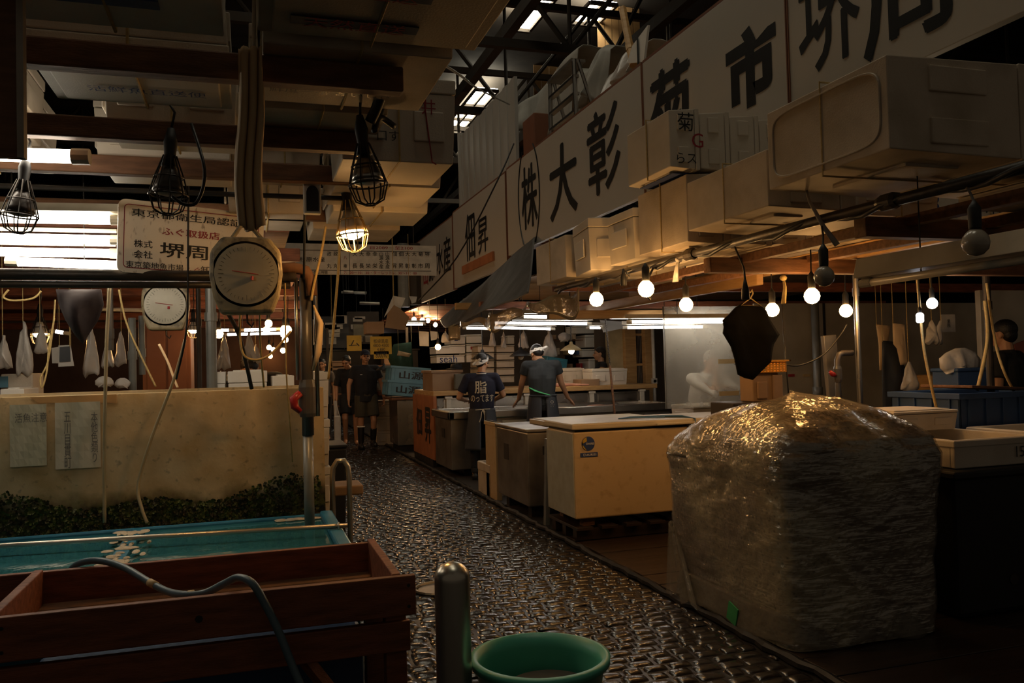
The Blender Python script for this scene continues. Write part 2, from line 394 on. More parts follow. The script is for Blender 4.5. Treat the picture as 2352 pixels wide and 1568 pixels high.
# ------------------------------------------------------------------ styrofoam boxes
_proto = {}
def foam_box(L, W, H, loc, label, rot=(0, 0, 0), M=None, lid=True, cord='x', group=None, name='styrofoam_box'):
    """box with its base centre at the origin, L along x, W along y"""
    M = M or FOAM; cord = {True: 'x', False: ''}.get(cord, cord); key = (L, W, H, M.name, lid, cord)
    if key not in _proto:
        r = thing(name, label, 'box', (0, 0, 0))
        b = MB(); hb = H * .8 if lid else H
        if lid:
            b.frus((0, 0), L - .03, W - .03, L - .006, W - .006, 0, hb)
            for sx in (-1, 1):
                b.box(sx * L / 2 - .012, sx * L / 2 + .002 * sx, -W * .28, W * .28, hb * .35, hb * .78) if sx < 0 else b.box(L / 2 - .016, L / 2 + .002, -W * .28, W * .28, hb * .35, hb * .78)
            for sy in (-1, 1):
                for cx in (-L * .26, L * .26):
                    y0, y1 = sorted((sy * (W / 2 - .016), sy * (W / 2 + .002)))
                    b.box(cx - L * .13, cx + L * .13, y0, y1, hb * .3, hb * .74)
            b.build('body', M, r, bevel=.006)
            l = MB(); l.box(-L / 2, L / 2, -W / 2, W / 2, hb + .003, H - .008); l.box(-L / 2 + .035, L / 2 - .035, -W / 2 + .035, W / 2 - .035, H - .01, H)
            l.build('lid', M, r, bevel=.008)
        else:
            t = .03
            for (x0, x1, y0, y1) in ((-L / 2, L / 2, -W / 2, -W / 2 + t), (-L / 2, L / 2, W / 2 - t, W / 2), (-L / 2, -L / 2 + t, -W / 2 + t, W / 2 - t), (L / 2 - t, L / 2, -W / 2 + t, W / 2 - t)):
                b.box(x0, x1, y0, y1, 0, H)
            b.box(-L / 2 + t, L / 2 - t, -W / 2 + t, W / 2 - t, 0, .03)
            b.box(-L / 2 - .006, L / 2 + .006, -W / 2 - .006, -W / 2 + .012, H * .74, H - .003); b.box(-L / 2 - .006, -L / 2 + .012, -W / 2, W / 2, H * .74, H - .003)
            b.build('body', M, r, bevel=.006)
        if cord:
            c = MB(); e = .004
            if cord == 'x': c.tube([(0, -W / 2 - e, -e), (0, W / 2 + e, -e), (0, W / 2 + e, H + e), (0, -W / 2 - e, H + e)], .0045, 5, closed=True)
            else: c.tube([(-L / 2 - e, 0, -e), (L / 2 + e, 0, -e), (L / 2 + e, 0, H + e), (-L / 2 - e, 0, H + e)], .0045, 5, closed=True)
            c.build('twine', ROPE, r)
        _proto[key] = r; r['_used'] = 0
    p = _proto[key]
    if not p['_used']:
        p['_used'] = 1; p.location = loc; p.rotation_euler = rot; p['label'] = label
        if group: p['group'] = group
        return p
    d = dup(p, loc, rot, label, group)
    return d
def mark(box, s, c, right, up, width, M=INK, height=None, name='handwriting'):
    return txt(box, s, c, right, up, width=width, height=height, M=M, name=name)
X, Y, Z = (1, 0, 0), (0, 1, 0), (0, 0, 1); NX, NY, NZ = (-1, 0, 0), (0, -1, 0), (0, 0, -1)

# ------------------------------------------------------------------ big signboards above the right row
FX = 3.0
def ysign(y0, y1, z0, z1, label, M=SIGNW, name='signboard', frame=True, x=FX):
    r = thing(name, label, 'sign', (x, (y0 + y1) / 2, z0))
    MB().box(x, x + .05, y0, y1, z0, z1).build('board', M, r, bevel=.004)
    if frame:
        f = MB(); f.box(x - .006, x + .055, y0 - .006, y0 + .003, z0, z1); f.box(x - .006, x + .055, y1 - .003, y1 + .006, z0, z1)
        f.box(x + .0, x + .06, y0, y1, z1, z1 + .02); f.build('frame', BROWN, r)
    return r
def ychar(r, s, u0, u1, v0, v1, M=INK, off=.012, x=FX, name='lettering'):
    ya, yb = onx(u0, (v0 + v1) / 2, x).y, onx(u1, (v0 + v1) / 2, x).y; uc = (u0 + u1) / 2
    za, zb = onx(uc, v0, x).z, onx(uc, v1, x).z
    return txt(r, s, (x, (ya + yb) / 2, (za + zb) / 2), NY, Z, width=abs(ya - yb), height=za - zb, M=M, name=name, off=off, thick=.003)
s1 = ysign(5.85, 9.45, 2.76, 3.8, 'wide white signboard with black brush letters and a bracketed character, above the grey tarp')
ychar(s1, '株', 1199, 1234, 378, 522); ychar(s1, '大', 1263, 1325, 328, 497); ychar(s1, '彰', 1350, 1424, 245, 440)
c = onx(1215, 450, FX)
for sg in (1, -1):
    ar = [(FX - .004, c.y + sg * .36 * math.cos(t) , c.z + .62 * math.sin(t)) for t in np.linspace(-1.05, 1.05, 14)]
    MB().tube(ar, .008, 5).build('bracket_stroke', INK, s1)
s2 = ysign(4.02, 5.83, 2.78, 3.8, 'white signboard with two black characters, half hidden by stacked foam boxes')
ychar(s2, '菊', 1496, 1584, 150, 345, off=.022); ychar(s2, '市', 1668, 1785, 55, 245, off=.05)
s3 = ysign(1.0, 4.0, 2.82, 3.85, 'largest nearest white signboard with two cropped black characters at the top right')
ychar(s3, '堺', 1834, 1974, -120, 152, off=.006); ychar(s3, '周', 1981, 2182, -200, 100, off=.01)
s4 = ysign(9.5, 12.2, 2.64, 3.78, 'narrow-looking white signboard with two tall brush characters and an orange strip beneath')
ychar(s4, '佃', 1069, 1091, 489, 597, off=.01); ychar(s4, '昇', 1098, 1121, 500, 580, off=.01)
ya, yb = onx(1065, 620, FX).y, onx(1136, 585, FX).y
MB().box(FX - .03, FX, yb, ya, 2.78, 2.9).build('ledge', ORANGE, s4, bevel=.004)
s5 = ysign(12.25, 15.3, 2.62, 3.74, 'farthest white signboard of the right row with small black characters')
ychar(s5, '水', 1003, 1018, 560, 628, off=.01); ychar(s5, '産', 1019, 1035, 543, 625, off=.01)
ychar(s5, '源', 985, 998, 585, 645, off=.01); ychar(s5, '山', 973, 983, 600, 655, M=REDINK, off=.01)
r = thing('corrugated_panel', 'tall pale corrugated panel standing above the signboards by the red-brown post', 'wall panel', (3.1, 10.6, 3.8))
b = MB(); y = 9.3
while y < 11.95: b.box(3.08 + .012 * (int(y * 6.25) % 2), 3.12, y, y + .155, 3.6, 4.9); y += .16
b.build('sheet', PANELW, r); MB().box(3.05, 3.14, 11.93, 11.99, 3.4, 4.95).build('edge_strip', PANELW, r)
tag(MB().box(3.12, 3.3, 8.75, 9.15, 2.8, 4.3).box(3.1, 3.32, 8.73, 9.17, 3.4, 3.44).build('post', BROWN, bevel=.01), 'red-brown square post rising behind the wide signboard', 'post')
r = thing('white_partition', 'plain off-white partition behind the ladder above the signboards', 'panel', (3.6, 8, 3.6))
MB().box(4.45, 4.5, 6.9, 8.75, 3.5, 4.6).build('sheet', PANELW, r); MB().box(4.43, 4.5, 6.9, 8.75, 3.95, 3.97).build('seam', CONC, r)
# ladder
r = thing('step_ladder', 'aluminium step ladder leaning on top of the signboards', 'ladder', (3.3, 7.6, 3.7))
y0, y1 = onx(1268, 260, 3.1).y, onx(1328, 250, 3.1).y
for yy, dx in ((y0, -.05), (y1, .05)):
    MB().tube([(3.08, yy, 3.82), (3.08, yy + dx * .5, 4.42)], .022, 6).build('rail', STEEL, r)
    MB().tube([(3.3, yy, 3.82), (3.12, yy + dx * .5, 4.42)], .018, 6).build('rail', STEEL, r)
for k in range(3): MB().box(3.06, 3.12, y1, y0, 3.9 + k * .17, 3.925 + k * .17).build('rung', STEEL, r)
MB().box(3.05, 3.2, y1 + .02, y0 - .02, 4.4, 4.43).build('top_plate', STEELD, r)
# dusty sheets over stored goods
def sheetheap(u0, u1, x, ztop, drop, label, seed, M=TARPW):
    ya, yb = onx(u0, 200, x).y, onx(u1, 200, x).y
    def fn(a, b_):
        yy = ya + (yb - ya) * a; s_ = math.sin(a * 19 + seed) * .07 + math.sin(a * 41 + seed * 2) * .03
        if b_ < .4: t = b_ / .4; return (x + .9 - .85 * t, yy, ztop + .05 * math.sin(a * 8 + seed) + .03 * math.sin(t * 9))
        t = (b_ - .4) / .6; d_ = drop * (.75 + .25 * math.sin(a * 6 + seed * 3))
        return (x + .05 - .12 * t + s_ * t, yy + .1 * math.sin(b_ * 5 + a * 4) * t, ztop + .05 * math.sin(a * 8 + seed) * (1 - t) - d_ * t)
    tag(MB().sheet(fn, 46, 24, .006).build('cloth_cover', M, smooth=True), label, 'cloth')
sheetheap(1168, 1322, 3.42, 4.86, .85, 'pale dusty sheet draped in folds over goods behind the ladder', 1)
sheetheap(1318, 1395, 3.42, 4.6, .8, 'grimy sheet bunched between the ladder and the tilted white board', 2.3)
sheetheap(1390, 1480, 3.42, 4.35, .5, 'crumpled lighter sheet beside the tilted white board', 4.1, BAGM)
a = onx(1462, 100, 3.1)
r = thing('tilted_board', 'pointed white board with a black mark, propped up on the signboards', 'board', (3.1, a.y, 3.75))
pp = [onx(u, v, 3.12) for u, v in ((1440, 145), (1478, 142), (1488, 57), (1452, 105))]
MB().add([p for p in pp] + [p + Vector((.02, 0, 0)) for p in pp], [(0, 1, 2, 3), (7, 6, 5, 4), (0, 4, 5, 1), (1, 5, 6, 2), (2, 6, 7, 3), (3, 7, 4, 0)]).build('board', FOAMW, r)
txt(r, '1', onx(1466, 118, 3.115), NY, Z, height=.22, thick=.004)
p0, p1 = onx(1455, 150, 3.2), onx(1430, 20, 3.3)
tag(MB().tube([p0, p1], .035, 8).tube([p0 + (p1 - p0) * .25, p0 + (p1 - p0) * .35], .04, 8).build('wooden_pole', WOODY), 'slanting wooden pole standing behind the tilted white board', 'pole')
# lit roof underside as boards, the light put into their ochre colour
for i, (u0, u1, v0, v1, lab) in enumerate([(1375, 1470, 20, 120, 'lit roof underside below the right-hand skylight, coloured ochre'), (1225, 1330, 60, 140, 'dim brown roof lining board beyond the dusty sheets')]):
    y_ = 17 + i * 4; a, b_ = ony(u0, v1, y_), ony(u1, v0, y_)
    rr_ = thing('roof_board', lab, 'board', ((a.x + b_.x) / 2, y_, a.z))
    m_ = MB(); k = 6
    for j in range(k):
        xa = a.x + (b_.x - a.x) * j / k; m_.box(xa, xa + (b_.x - a.x) / k - .02, y_, y_ + .04, a.z - 1.2, b_.z)
    m_.build('plank', BROWNP, rr_)
# grey tarp slanting from the signs to the stall front
T0, T1 = onx(1010, 735, 3.02), onx(1228, 545, 2.98); B0, B1 = onx(1030, 752, 2.55), onx(1214, 672, 2.3)
def fn(a, b_):
    p = T0.lerp(T1, a).lerp(B0.lerp(B1, a), b_); return p + Vector((0, 0, -.06 * math.sin(b_ * math.pi) + .012 * math.sin(a * 9 + b_ * 3) + .004 * math.sin(a * 31 + b_ * 9)))
tag(MB().sheet(fn, 60, 16, .004).build('tarpaulin', TARPG, smooth=True), 'grey tarpaulin slanting down from the white signs to the stall front', 'tarpaulin')
B2, B3 = onx(1030, 750, 2.5), onx(1330, 665, 2.45)
def fn(a, b_):
    p = B2.lerp(B3, a); return p + Vector((.05 * math.sin(a * 22), 0, -.2 * b_ * (.6 + .4 * math.sin(a * 14 + 1)) + .02 * math.sin(a * 45)))
CLEARP = mat('clear_sheet', (.3, .24, .14), .15, c2=(.16, .12, .07), scale=5, bump=.9, bscale=9, alpha=.85)
tag(MB().sheet(fn, 60, 6, .003).build('plastic_sheet', CLEARP, smooth=True), 'crumpled clear plastic sheet gathered below the grey tarpaulin', 'plastic sheet')

# ------------------------------------------------------------------ foam boxes on the right-hand racks
PX, PZ = 2.4, 2.05
r = thing('rack_pipe', 'long black iron pipe carrying the right-hand foam boxes, wrapped with cable', 'pipe', (PX, 3.5, PZ))
MB().tube([(PX, .6, PZ - .01), (PX, 3.0, PZ), (PX, 6.3, PZ + .005)], .022, 10).build('pipe', PIPE, r, smooth=True)
MB().tube([(PX + .025 * math.cos(t * 1.3), .6 + t * .12, PZ - .012 + .018 * math.sin(t * 1.3)) for t in range(48)], .011, 6).build('cable', RUBBER, r, smooth=True)
for k, y in enumerate((2.62, 4.15)): MB().lathe([(.028, -.05), (.034, -.03), (.034, .03), (.028, .05)], (PX, y, PZ), 10, 'Y').build('clamp', PIPE, r)
tag(MB().box(2.84, 2.9, 1.8, 6.6, 2.03, 2.08).build('rack_rail', WOODB, bevel=.004), 'wooden rack rail running beside the black pipe under the foam boxes', 'rail')
tag(MB().box(3.3, 3.36, 1.8, 6.6, 2.03, 2.08).build('rack_rail', WOODB, bevel=.004), 'inner wooden rack rail under the foam boxes, farther from the aisle', 'rail')
B = []
def rb(x0, x1, y0, y1, z0, z1, label, M=FOAM, kind='flat', cord=True, zr=0, g=None):
    """kind flat: lid up. side: box on its long side with lid toward -x. nose: lid toward +x (its base faces the aisle)"""
    lx, ly, lz = x1 - x0, y1 - y0, z1 - z0; c = ((x0 + x1) / 2, (y0 + y1) / 2)
    if kind == 'flat': o = foam_box(round(lx, 3), round(ly, 3), round(lz, 3), (c[0], c[1], z0), label, (0, 0, zr), M, cord=cord, group=g)
    elif kind == 'nose': o = foam_box(round(lz, 3), round(ly, 3), round(lx, 3), (x0, c[1], (z0 + z1) / 2), label, (0, math.pi / 2, 0), M, cord='y' if cord else '', group=g)
    elif kind == 'endy': o = foam_box(round(lx, 3), round(lz, 3), round(ly, 3), (c[0], y0, (z0 + z1) / 2), label, (-math.pi / 2, 0, 0), M, cord=cord, group=g)
    elif kind == 'down': o = foam_box(round(lx, 3), round(ly, 3), round(lz, 3), (c[0], c[1], z1), label, (math.pi, 0, zr), M, cord=cord, group=g)
    return o
bg_ = rb(2.2, 2.95, 2.37, 3.12, 2.175, 2.545, 'biggest styrofoam box at the top right, lying with its grooved base to the aisle', FOAM2, 'nose')
g = MB(); rr = [(2.197, 2.745 + math.copysign(abs(math.cos(q)) ** .35, math.cos(q)) * .32, 2.36 + math.copysign(abs(math.sin(q)) ** .35, math.sin(q)) * .14) for q in np.linspace(0, 2 * math.pi, 48, endpoint=False)]
g.tube(rr, .005, 6, closed=True); g.build('moulded_groove', FOAM2, bg_)
rb(2.98, 3.6, 2.37, 3.1, 2.175, 2.53, 'styrofoam box right behind the biggest one at the right edge', FOAM, 'nose')
rb(2.27, 2.75, 3.2, 3.95, 2.13, 2.42, 'long styrofoam box with knotted twine left of the biggest box', FOAM2, 'nose')
rb(2.8, 3.3, 3.25, 3.9, 2.13, 2.4, 'styrofoam box tucked behind the twine-tied long box', FOAM)
top = []
for i in range(5):
    x0 = 2.2 + i * .19
    o = rb(x0, x0 + .185, 3.97, 4.52, 2.49 + .0, 2.83 - i * .006, ['styrofoam box on edge with black and red scrawls, end of the upper row', 'second upright styrofoam box of the upper row', 'middle upright styrofoam box of the upper row', 'fourth upright styrofoam box of the upper row', 'upright styrofoam box with blue and red print in the upper row'][i], FOAM, 'nose', cord=(i in (0, 3)))
    top.append(o)
mark(top[0], '菊', (2.29, 3.965, 2.75), X, Z, .1); mark(top[0], 'G', (2.36, 3.963, 2.65), X, Z, .07, REDINK); mark(top[0], 'らス', (2.29, 3.965, 2.55), X, Z, .12)
mark(top[4], '旭', (3.05, 3.965, 2.66), X, Z, .07, REDINK); mark(top[4], '二', (3.06, 3.965, 2.74), X, Z, .04, BLUEINK)
MB().box(2.25, 2.38, 4.05, 4.45, 2.484, 2.489).build('printed_label', BLUEINK, top[0])
for i in range(3):
    x0 = 2.3 + i * .27
    rb(x0, x0 + .265, 3.98, 4.6, 2.085, 2.485, ['styrofoam box on end just above the pipe with a white cord', 'second styrofoam box on end above the pipe', 'third styrofoam box on end above the pipe'][i], FOAM2, 'nose', cord=(i == 0))
rb(2.32, 2.8, 4.7, 5.1, 2.1, 2.43, 'styrofoam box with an orange string above the lit bulbs', FOAM)
rb(2.85, 3.3, 4.72, 5.15, 2.1, 2.42, 'styrofoam box pushed back beyond the orange string box', FOAM)
rb(2.28, 2.82, 5.2, 5.68, 2.09, 2.46, 'styrofoam box with a square handhold facing the camera over the lit bulbs', FOAM, cord=True, zr=-.16)
rb(2.3, 2.75, 5.8, 6.5, 2.09, 2.44, 'last styrofoam box of the right rack, above the plastic sheet', FOAM2, 'nose')
rb(2.8, 3.3, 5.8, 6.5, 2.09, 2.42, 'styrofoam box behind the last box of the right rack', FOAM)
for i in range(5):
    x0 = 3.35 + i * .46
    o = rb(x0, x0 + .45, 4.05, 4.65, 2.17, 2.5, ['pale styrofoam box under the upper row, marked in black', 'styrofoam box with a faded blue stamp in the inner row', 'third inner-row styrofoam box above the long timber', 'fourth inner-row styrofoam box above the long timber', 'last inner-row styrofoam box toward the right edge'][i], FOAM, cord=i % 2 == 0)
    if i == 0: mark(o, '水', (3.6, 4.045, 2.38), X, Z, .13)
    if i == 1: mark(o, '8', (4.05, 4.045, 2.38), X, Z, .08, BLUEINK)
for i, (x0, y0) in enumerate(((3.0, 4.8), (3.75, 4.9), (4.4, 4.9), (3.4, 5.6), (4.1, 5.6), (5.0, 5.2))):
    rb(x0, x0 + .62, y0, y0 + .6, 2.2, 2.45, ['first foam box over the stall timbers, seen from beneath', 'second foam box over the stall timbers', 'third foam box over the stall timbers', 'foam box over the timbers beyond the first', 'foam box over the timbers in the second line', 'foam box over the timbers furthest to the right'][i], FOAM2, cord=i % 2 == 0)
for i, (x0, y0) in enumerate(((2.95, 2.3), (3.65, 2.45), (3.7, 3.2), (4.4, 3.1))):
    rb(x0 + .1, x0 + .75, y0, y0 + .62, 2.09 if i else 1.98 + .11, 2.16, ['flat white foam lid lying under the biggest box', 'flat foam lid with brown print near the right edge', 'flat foam lid behind the unlit bulb', 'flat foam lid at the far right of the rack'][i], FOAM, cord=False)

# stall timbers on the right
def beam(x0, x1, y0, y1, z0, z1, label, M, name='timber_beam'):
    ox, oy, oz = (x0 + x1) / 2, (y0 + y1) / 2, (z0 + z1) / 2
    o = MB().box(x0 - ox, x1 - ox, y0 - oy, y1 - oy, z0 - oz, z1 - oz).build(name, M, bevel=.006); o.location = (ox, oy, oz)
    return tag(o, label, 'beam')
beam(3.68, 3.76, 1.8, 7.6, 2.07, 2.165, 'long timber joist running away under the inner row of foam boxes', WOODY)
beam(3.62, 3.675, 5.3, 9.3, 2.0, 2.1, 'pale new timber bolted along the darker joist', WOODY)
for i, (y, M_, z) in enumerate(((3.0, WOODB, 1.98), (4.3, WOODB, 1.97), (5.9, WOODR, 2.17), (6.9, WOODR, 2.1), (8.1, WOODY, 1.92), (9.4, WOODR, 2.12), (10.6, WOODY, 2.2))):
    beam(2.62 if i != 4 else 3.0, 8.5, y, y + .08, z, z + .09, 'cross timber of the right stall, %s' % ['nearest, in shadow', 'second, dark, above the white lamp housing', 'third, red-brown', 'fourth, red-brown above the bulbs', 'fifth, bright yellow over the steel partition', 'sixth, red-brown', 'seventh, pale and farthest'][i], M_)
MB2 = MB()
for i in range(9): MB2.box(3.35, 9.0, 5.0 + i * .9, 5.88 + i * .9, 2.53, 2.55)
tag(MB2.build('board_ceiling', PLY, bevel=.003), 'brown plywood ceiling boards over the right stall', 'ceiling boards')

# ------------------------------------------------------------------ lamps
def atd(u, v, d): return CAM + ray(u, v) * d
def bulb(u, v, d, label, lit=True, r_=.047, cord=.18, top=None, M=None, group=None, shape='globe'):
    p = atd(u, v, d) if not isinstance(u, Vector) else u
    t = thing('light_bulb', label, 'light bulb', p, group)
    if shape == 'globe': prof = [(0, -r_), (r_ * .5, -r_ * .87), (r_ * .87, -r_ * .5), (r_, 0), (r_ * .9, r_ * .45), (r_ * .66, r_ * .78), (r_ * .42, r_ * 1.0)]
    else: prof = [(0, -r_ * 1.3), (r_ * .8, -r_ * 1.2), (r_, -r_ * .8), (r_, r_ * .8), (r_ * .8, r_ * 1.2), (r_ * .4, r_ * 1.4)]
    MB().lathe(prof, p, 20).build('glass_globe', (M or BULBON) if lit else BULBOFF, t, smooth=True)
    MB().lathe([(r_ * .42, r_ * .98), (r_ * .46, r_ * 1.2), (r_ * .48, r_ * 2.6), (r_ * .3, r_ * 2.9), (r_ * .12, r_ * 3.2)], p, 12).build('socket', BLACKPL, t, smooth=True)
    if cord:
        e = Vector(top) if top else Vector((p.x, p.y, max((2.535 if p.x > 2.4 else 2.465) if p.y < 15 else 2.62, p.z + r_ * 3 + cord))); a = p + Vector((0, 0, r_ * 3.1))
        MB().tube([a, a.lerp(e, .5) + Vector((.008, .005, 0)), e], .0045, 6).build('cord', RUBBER, t)
    return t
bulb(1484, 664, 4.75, 'glowing round bulb hanging from the black pipe beside a looped black cable', top=(PX, 4.65, 2.03))
bulb(1370, 688, 5.55, 'leftmost glowing bulb of the right stall, under the foam boxes', top=(2.42, 5.45, 2.06))
bulb(1893, 635, 3.25, 'unlit round bulb above the black apron, hanging from the pipe', lit=False, top=(PX, 3.02, 2.03), r_=.04)
bulb(2241, 558, 2.6, 'nearest unlit round bulb at the right, beside the white lamp housing', lit=False, top=(PX, 2.25, 2.03), r_=.042)
bulb(1576, 700, 5.7, 'glowing bulb third from the left, in front of the timber', cord=.2)
bulb(1774, 712, 5.75, 'glowing bulb just right of the hanging black apron', cord=.12)
bulb(1865, 680, 5.0, 'glowing bulb directly below the unlit bulb', cord=.1)
bulb(1943, 714, 6.1, 'rightmost glowing round bulb beside the dark post', cord=.07)
bulb(2141, 697, 5.6, 'shaded glowing bulb above the hanging plastic bags', cord=.1, M=BULBW, r_=.036)
t = bulb(2113, 730, 5.4, 'bluish white capsule bulb hanging at the right of the stall', cord=.05, r_=.024, M=emat('cold_bulb_glow', (.85, .9, 1), 30), shape='capsule')
def empty_socket(p, top, label):
    t = thing('lamp_socket', label, 'lamp socket', p)
    MB().lathe([(.016, -.05), (.02, -.045), (.018, 0), (.012, .02), (.006, .05)], p, 12).build('socket', BLACKPL, t, smooth=True)
    p = Vector(p); e = Vector(top); MB().tube([p + Vector((0, 0, .05)), p.lerp(e, .5) + Vector((.03, .01, 0)), e], .005, 6).build('cord', RUBBER, t, smooth=True)
empty_socket(atd(1712, 665, 4.0), (PX, 3.7, 2.03), 'empty black lamp socket hanging above the black apron')
empty_socket(atd(1432, 637, 5.0), (PX, 4.95, 2.03), 'empty black socket between the two left glowing bulbs')
# looped cable and knotted plastic strips on the pipe
pp = [(PX, 4.6, 2.03), (PX - .03, 4.62, 1.96), (PX - .02, 4.66, 1.86), (PX + .02, 4.7, 1.84), (PX + .03, 4.72, 1.92), (PX, 4.72, 2.02)]
tag(MB().tube(pp, .007, 6).build('looped_cable', RUBBER, smooth=True), 'looped black cable by the second glowing bulb', 'cable')
def strip(p, pts, w_, label, M=BAGM):
    t = MB(); p = Vector(p); P = [p + Vector(q) for q in pts]
    t.tube(P, [w_ * (.35 + .65 * i / (len(P) - 1)) for i in range(len(P))], 9, flat=.3); t.ell(P[0], .025, .02, .02, 8)
    return tag(t.build('tied_strip', M, smooth=True), label, 'plastic strip')
strip((PX, 4.28, 2.04), [(0, 0, 0), (-.01, .01, -.05), (-.02, .01, -.13)], .035, 'bundle of pale plastic strips knotted on the black pipe')
strip((PX, 2.98, 2.13), [(-.03, .1, .08), (-.05, .05, 0), (-.02, 0, -.12), (.03, -.02, -.2)], .014, 'pale twisted plastic strip hanging below the biggest foam box')
strip(atd(1800, 660, 5.2), [(0, 0, .06), (.01, 0, 0), (-.005, 0, -.1)], .025, 'frayed yellow rope end hanging by the bulbs', ROPE)

def tube_lamp(p0, p1, label, lit=True, rr=.017, housing=True, M=None, hw=.05, pins=True):
    p0, p1 = Vector(p0), Vector(p1); t = thing('fluorescent_lamp', label, 'lamp', (p0 + p1) / 2); d = (p1 - p0).normalized()
    MB().tube([p0 + d * .02, p1 - d * .02], rr, 12).build('tube', (M or TUBEON) if lit else ENAMEL, t, smooth=True)
    if pins:
        MB().tube([p0 - d * .03, p0 + d * .03], rr * 1.15, 10).build('end_cap', ENAMEL, t); MB().tube([p1 - d * .03, p1 + d * .03], rr * 1.15, 10).build('end_cap', ENAMEL, t)
    if housing:
        s = d.cross(Vector((0, 0, 1))).normalized() * hw; u_ = Vector((0, 0, 1)); h = MB(); e0, e1 = p0 - d * .04, p1 + d * .04
        V = [e0 + s + u_ * .035, e0 - s + u_ * .035, e1 - s + u_ * .035, e1 + s + u_ * .035, e0 + s * .5 + u_ * .08, e0 - s * .5 + u_ * .08, e1 - s * .5 + u_ * .08, e1 + s * .5 + u_ * .08]
        h.add(V, [(3, 2, 1, 0), (4, 5, 6, 7), (0, 1, 5, 4), (1, 2, 6, 5), (2, 3, 7, 6), (3, 0, 4, 7)]); h.build('housing', ENAMEL, t, bevel=.003)
        MB().tube([(p0 + p1) / 2 + u_ * .08, (p0 + p1) / 2 + u_ * max(.4, (2.5 if p0.z < 2.4 else 9.55) - p0.z)], .004, 5).build('hanger', RUBBER, t)
    else:
        mm = p0.lerp(p1, .3); MB().tube([mm, Vector((mm.x, mm.y, 2.5 if mm.z < 2.4 and mm.y < 15 else 9.6))], .003 if mm.y < 15 else .01, 5).build('hanger', RUBBER, t)
    return t
tube_lamp(atd(1198, 727, 9.5), atd(1449, 729, 9.3), 'nearest bright fluorescent lamp over the worker at the counter')
tube_lamp(atd(1132, 741, 10.6), atd(1354, 743, 10.3), 'second fluorescent lamp, just below the nearest one')
tube_lamp(atd(1068, 753, 11.6), atd(1127, 754, 11.5), 'short visible fluorescent tube at the left of the counter lamps')
tube_lamp(atd(1131, 752, 11.4), atd(1270, 755, 11.2), 'fluorescent lamp behind and below the second one')
tube_lamp(atd(1446, 739, 8.8), atd(1670, 738, 8.5), 'fluorescent lamp running behind the dirty clear partition')
tube_lamp(atd(1436, 752, 10.2), atd(1620, 750, 10.0), 'lower fluorescent lamp passing behind the clear partition')
tube_lamp(ony(1530, 737, 8.0), ony(1672, 734, 8.0), 'added lamp tube making the glare at the top of the clear partition', M=emat('glare_tube_glow', COOL, 26), rr=.026)  # added tube behind the sheet, standing in for glare reflected on it
tube_lamp(atd(1350, 752, 12.5), atd(1383, 753, 12.5), 'tiny fluorescent lamp above the man in the vest')
r = tube_lamp(atd(1990, 650, 3.6), atd(2500, 575, 2.75), 'long unlit white fluorescent lamp housing at the upper right', lit=False, housing=False, rr=.016)
p0, p1 = atd(1985, 640, 3.62), atd(2500, 560, 2.77); d = (p1 - p0).normalized(); s = d.cross(Vector((0, 0, 1))).normalized()
V = []
for e in (p0, p1): V += [e + s * .07, e - s * .07, e - s * .045 + Vector((0, 0, .085)), e + s * .045 + Vector((0, 0, .085))]
MB().add(V, [(0, 1, 2, 3), (7, 6, 5, 4), (0, 4, 5, 1), (1, 5, 6, 2), (2, 6, 7, 3), (3, 7, 4, 0)]).build('housing', ENAMEL, r, bevel=.004)
MB().tube([p0 - d * .0 + Vector((0, 0, -.005)), p0 + d * .04 + Vector((0, 0, -.02))], .02, 8).build('end_cap', ENAMEL, r)

# ------------------------------------------------------------------ right stall furniture
# chest freezer on a pallet
r = thing('chest_freezer', 'beige rust-speckled chest freezer on a low pallet beside the aisle', 'freezer', (3.3, 6.5, .2))
MB().box(2.475, 4.15, 6.2, 6.82, .2, .895).build('body', BEIGE, r, bevel=.012)
MB().box(2.468, 2.475, 6.205, 6.815, .21, .88).build('side_panel', GREENISH, r, bevel=.002)['label'] = 'grey-green side panel'
l = MB().box(2.455, 4.17, 6.175, 6.84, .915, .965).build('lid', BEIGEL, r, bevel=.012)
MB().box(2.49, 4.13, 6.21, 6.81, .893, .917).build('seal', RUBBER, r)
MB().box(3.2, 3.62, 6.15, 6.18, .92, .94).build('handle', BEIGEL, r, bevel=.006)
MB().box(3.5, 3.53, 6.165, 6.2, .86, .93).build('lock', STEELD, r, bevel=.003)
lg = MB().lathe([(0, -.003), (.055, -.003), (.058, 0)], (2.6, 6.198, .8), 28, 'Y', sx=1.0).build('brand_emblem', BLUEINK, r)
MB().add([(2.6 - .055 + .0, 6.1935, .8)] + [(2.6 - .055 * math.cos(t), 6.1935, .8 + .055 * math.sin(t)) for t in np.linspace(-1.3, 1.3, 10)] + [(2.6 - .012, 6.1935, .8 + .02)], [tuple(range(12))]).build('emblem_sun', YELP, r)
txt(r, 'DAIREI', (2.615, 6.191, .8), X, Z, width=.07, M=WHITEC, name='emblem_lettering')
b = MB().box(2.53, 2.68, 6.194, 6.2, .695, .728).build('name_plate', BLUEINK, r)
txt(b, 'DAIREI', (2.61, 6.193, .7115), X, Z, width=.11, height=.018, M=WHITEC)
r = thing('low_pallet', 'dark low wooden pallet under the beige chest freezer', 'pallet', (3.3, 6.5, 0))
b = MB()
for i in range(3): b.box(2.5, 4.2, 6.25 + i * .24, 6.33 + i * .24, .02, .11)
b.build('runner', DECK, r); b = MB()
for i in range(8): b.box(2.48 + i * .215, 2.62 + i * .215, 6.18, 6.86, .11, .135)
b.build('deck_board', DECK, r, bevel=.003)
b = MB()
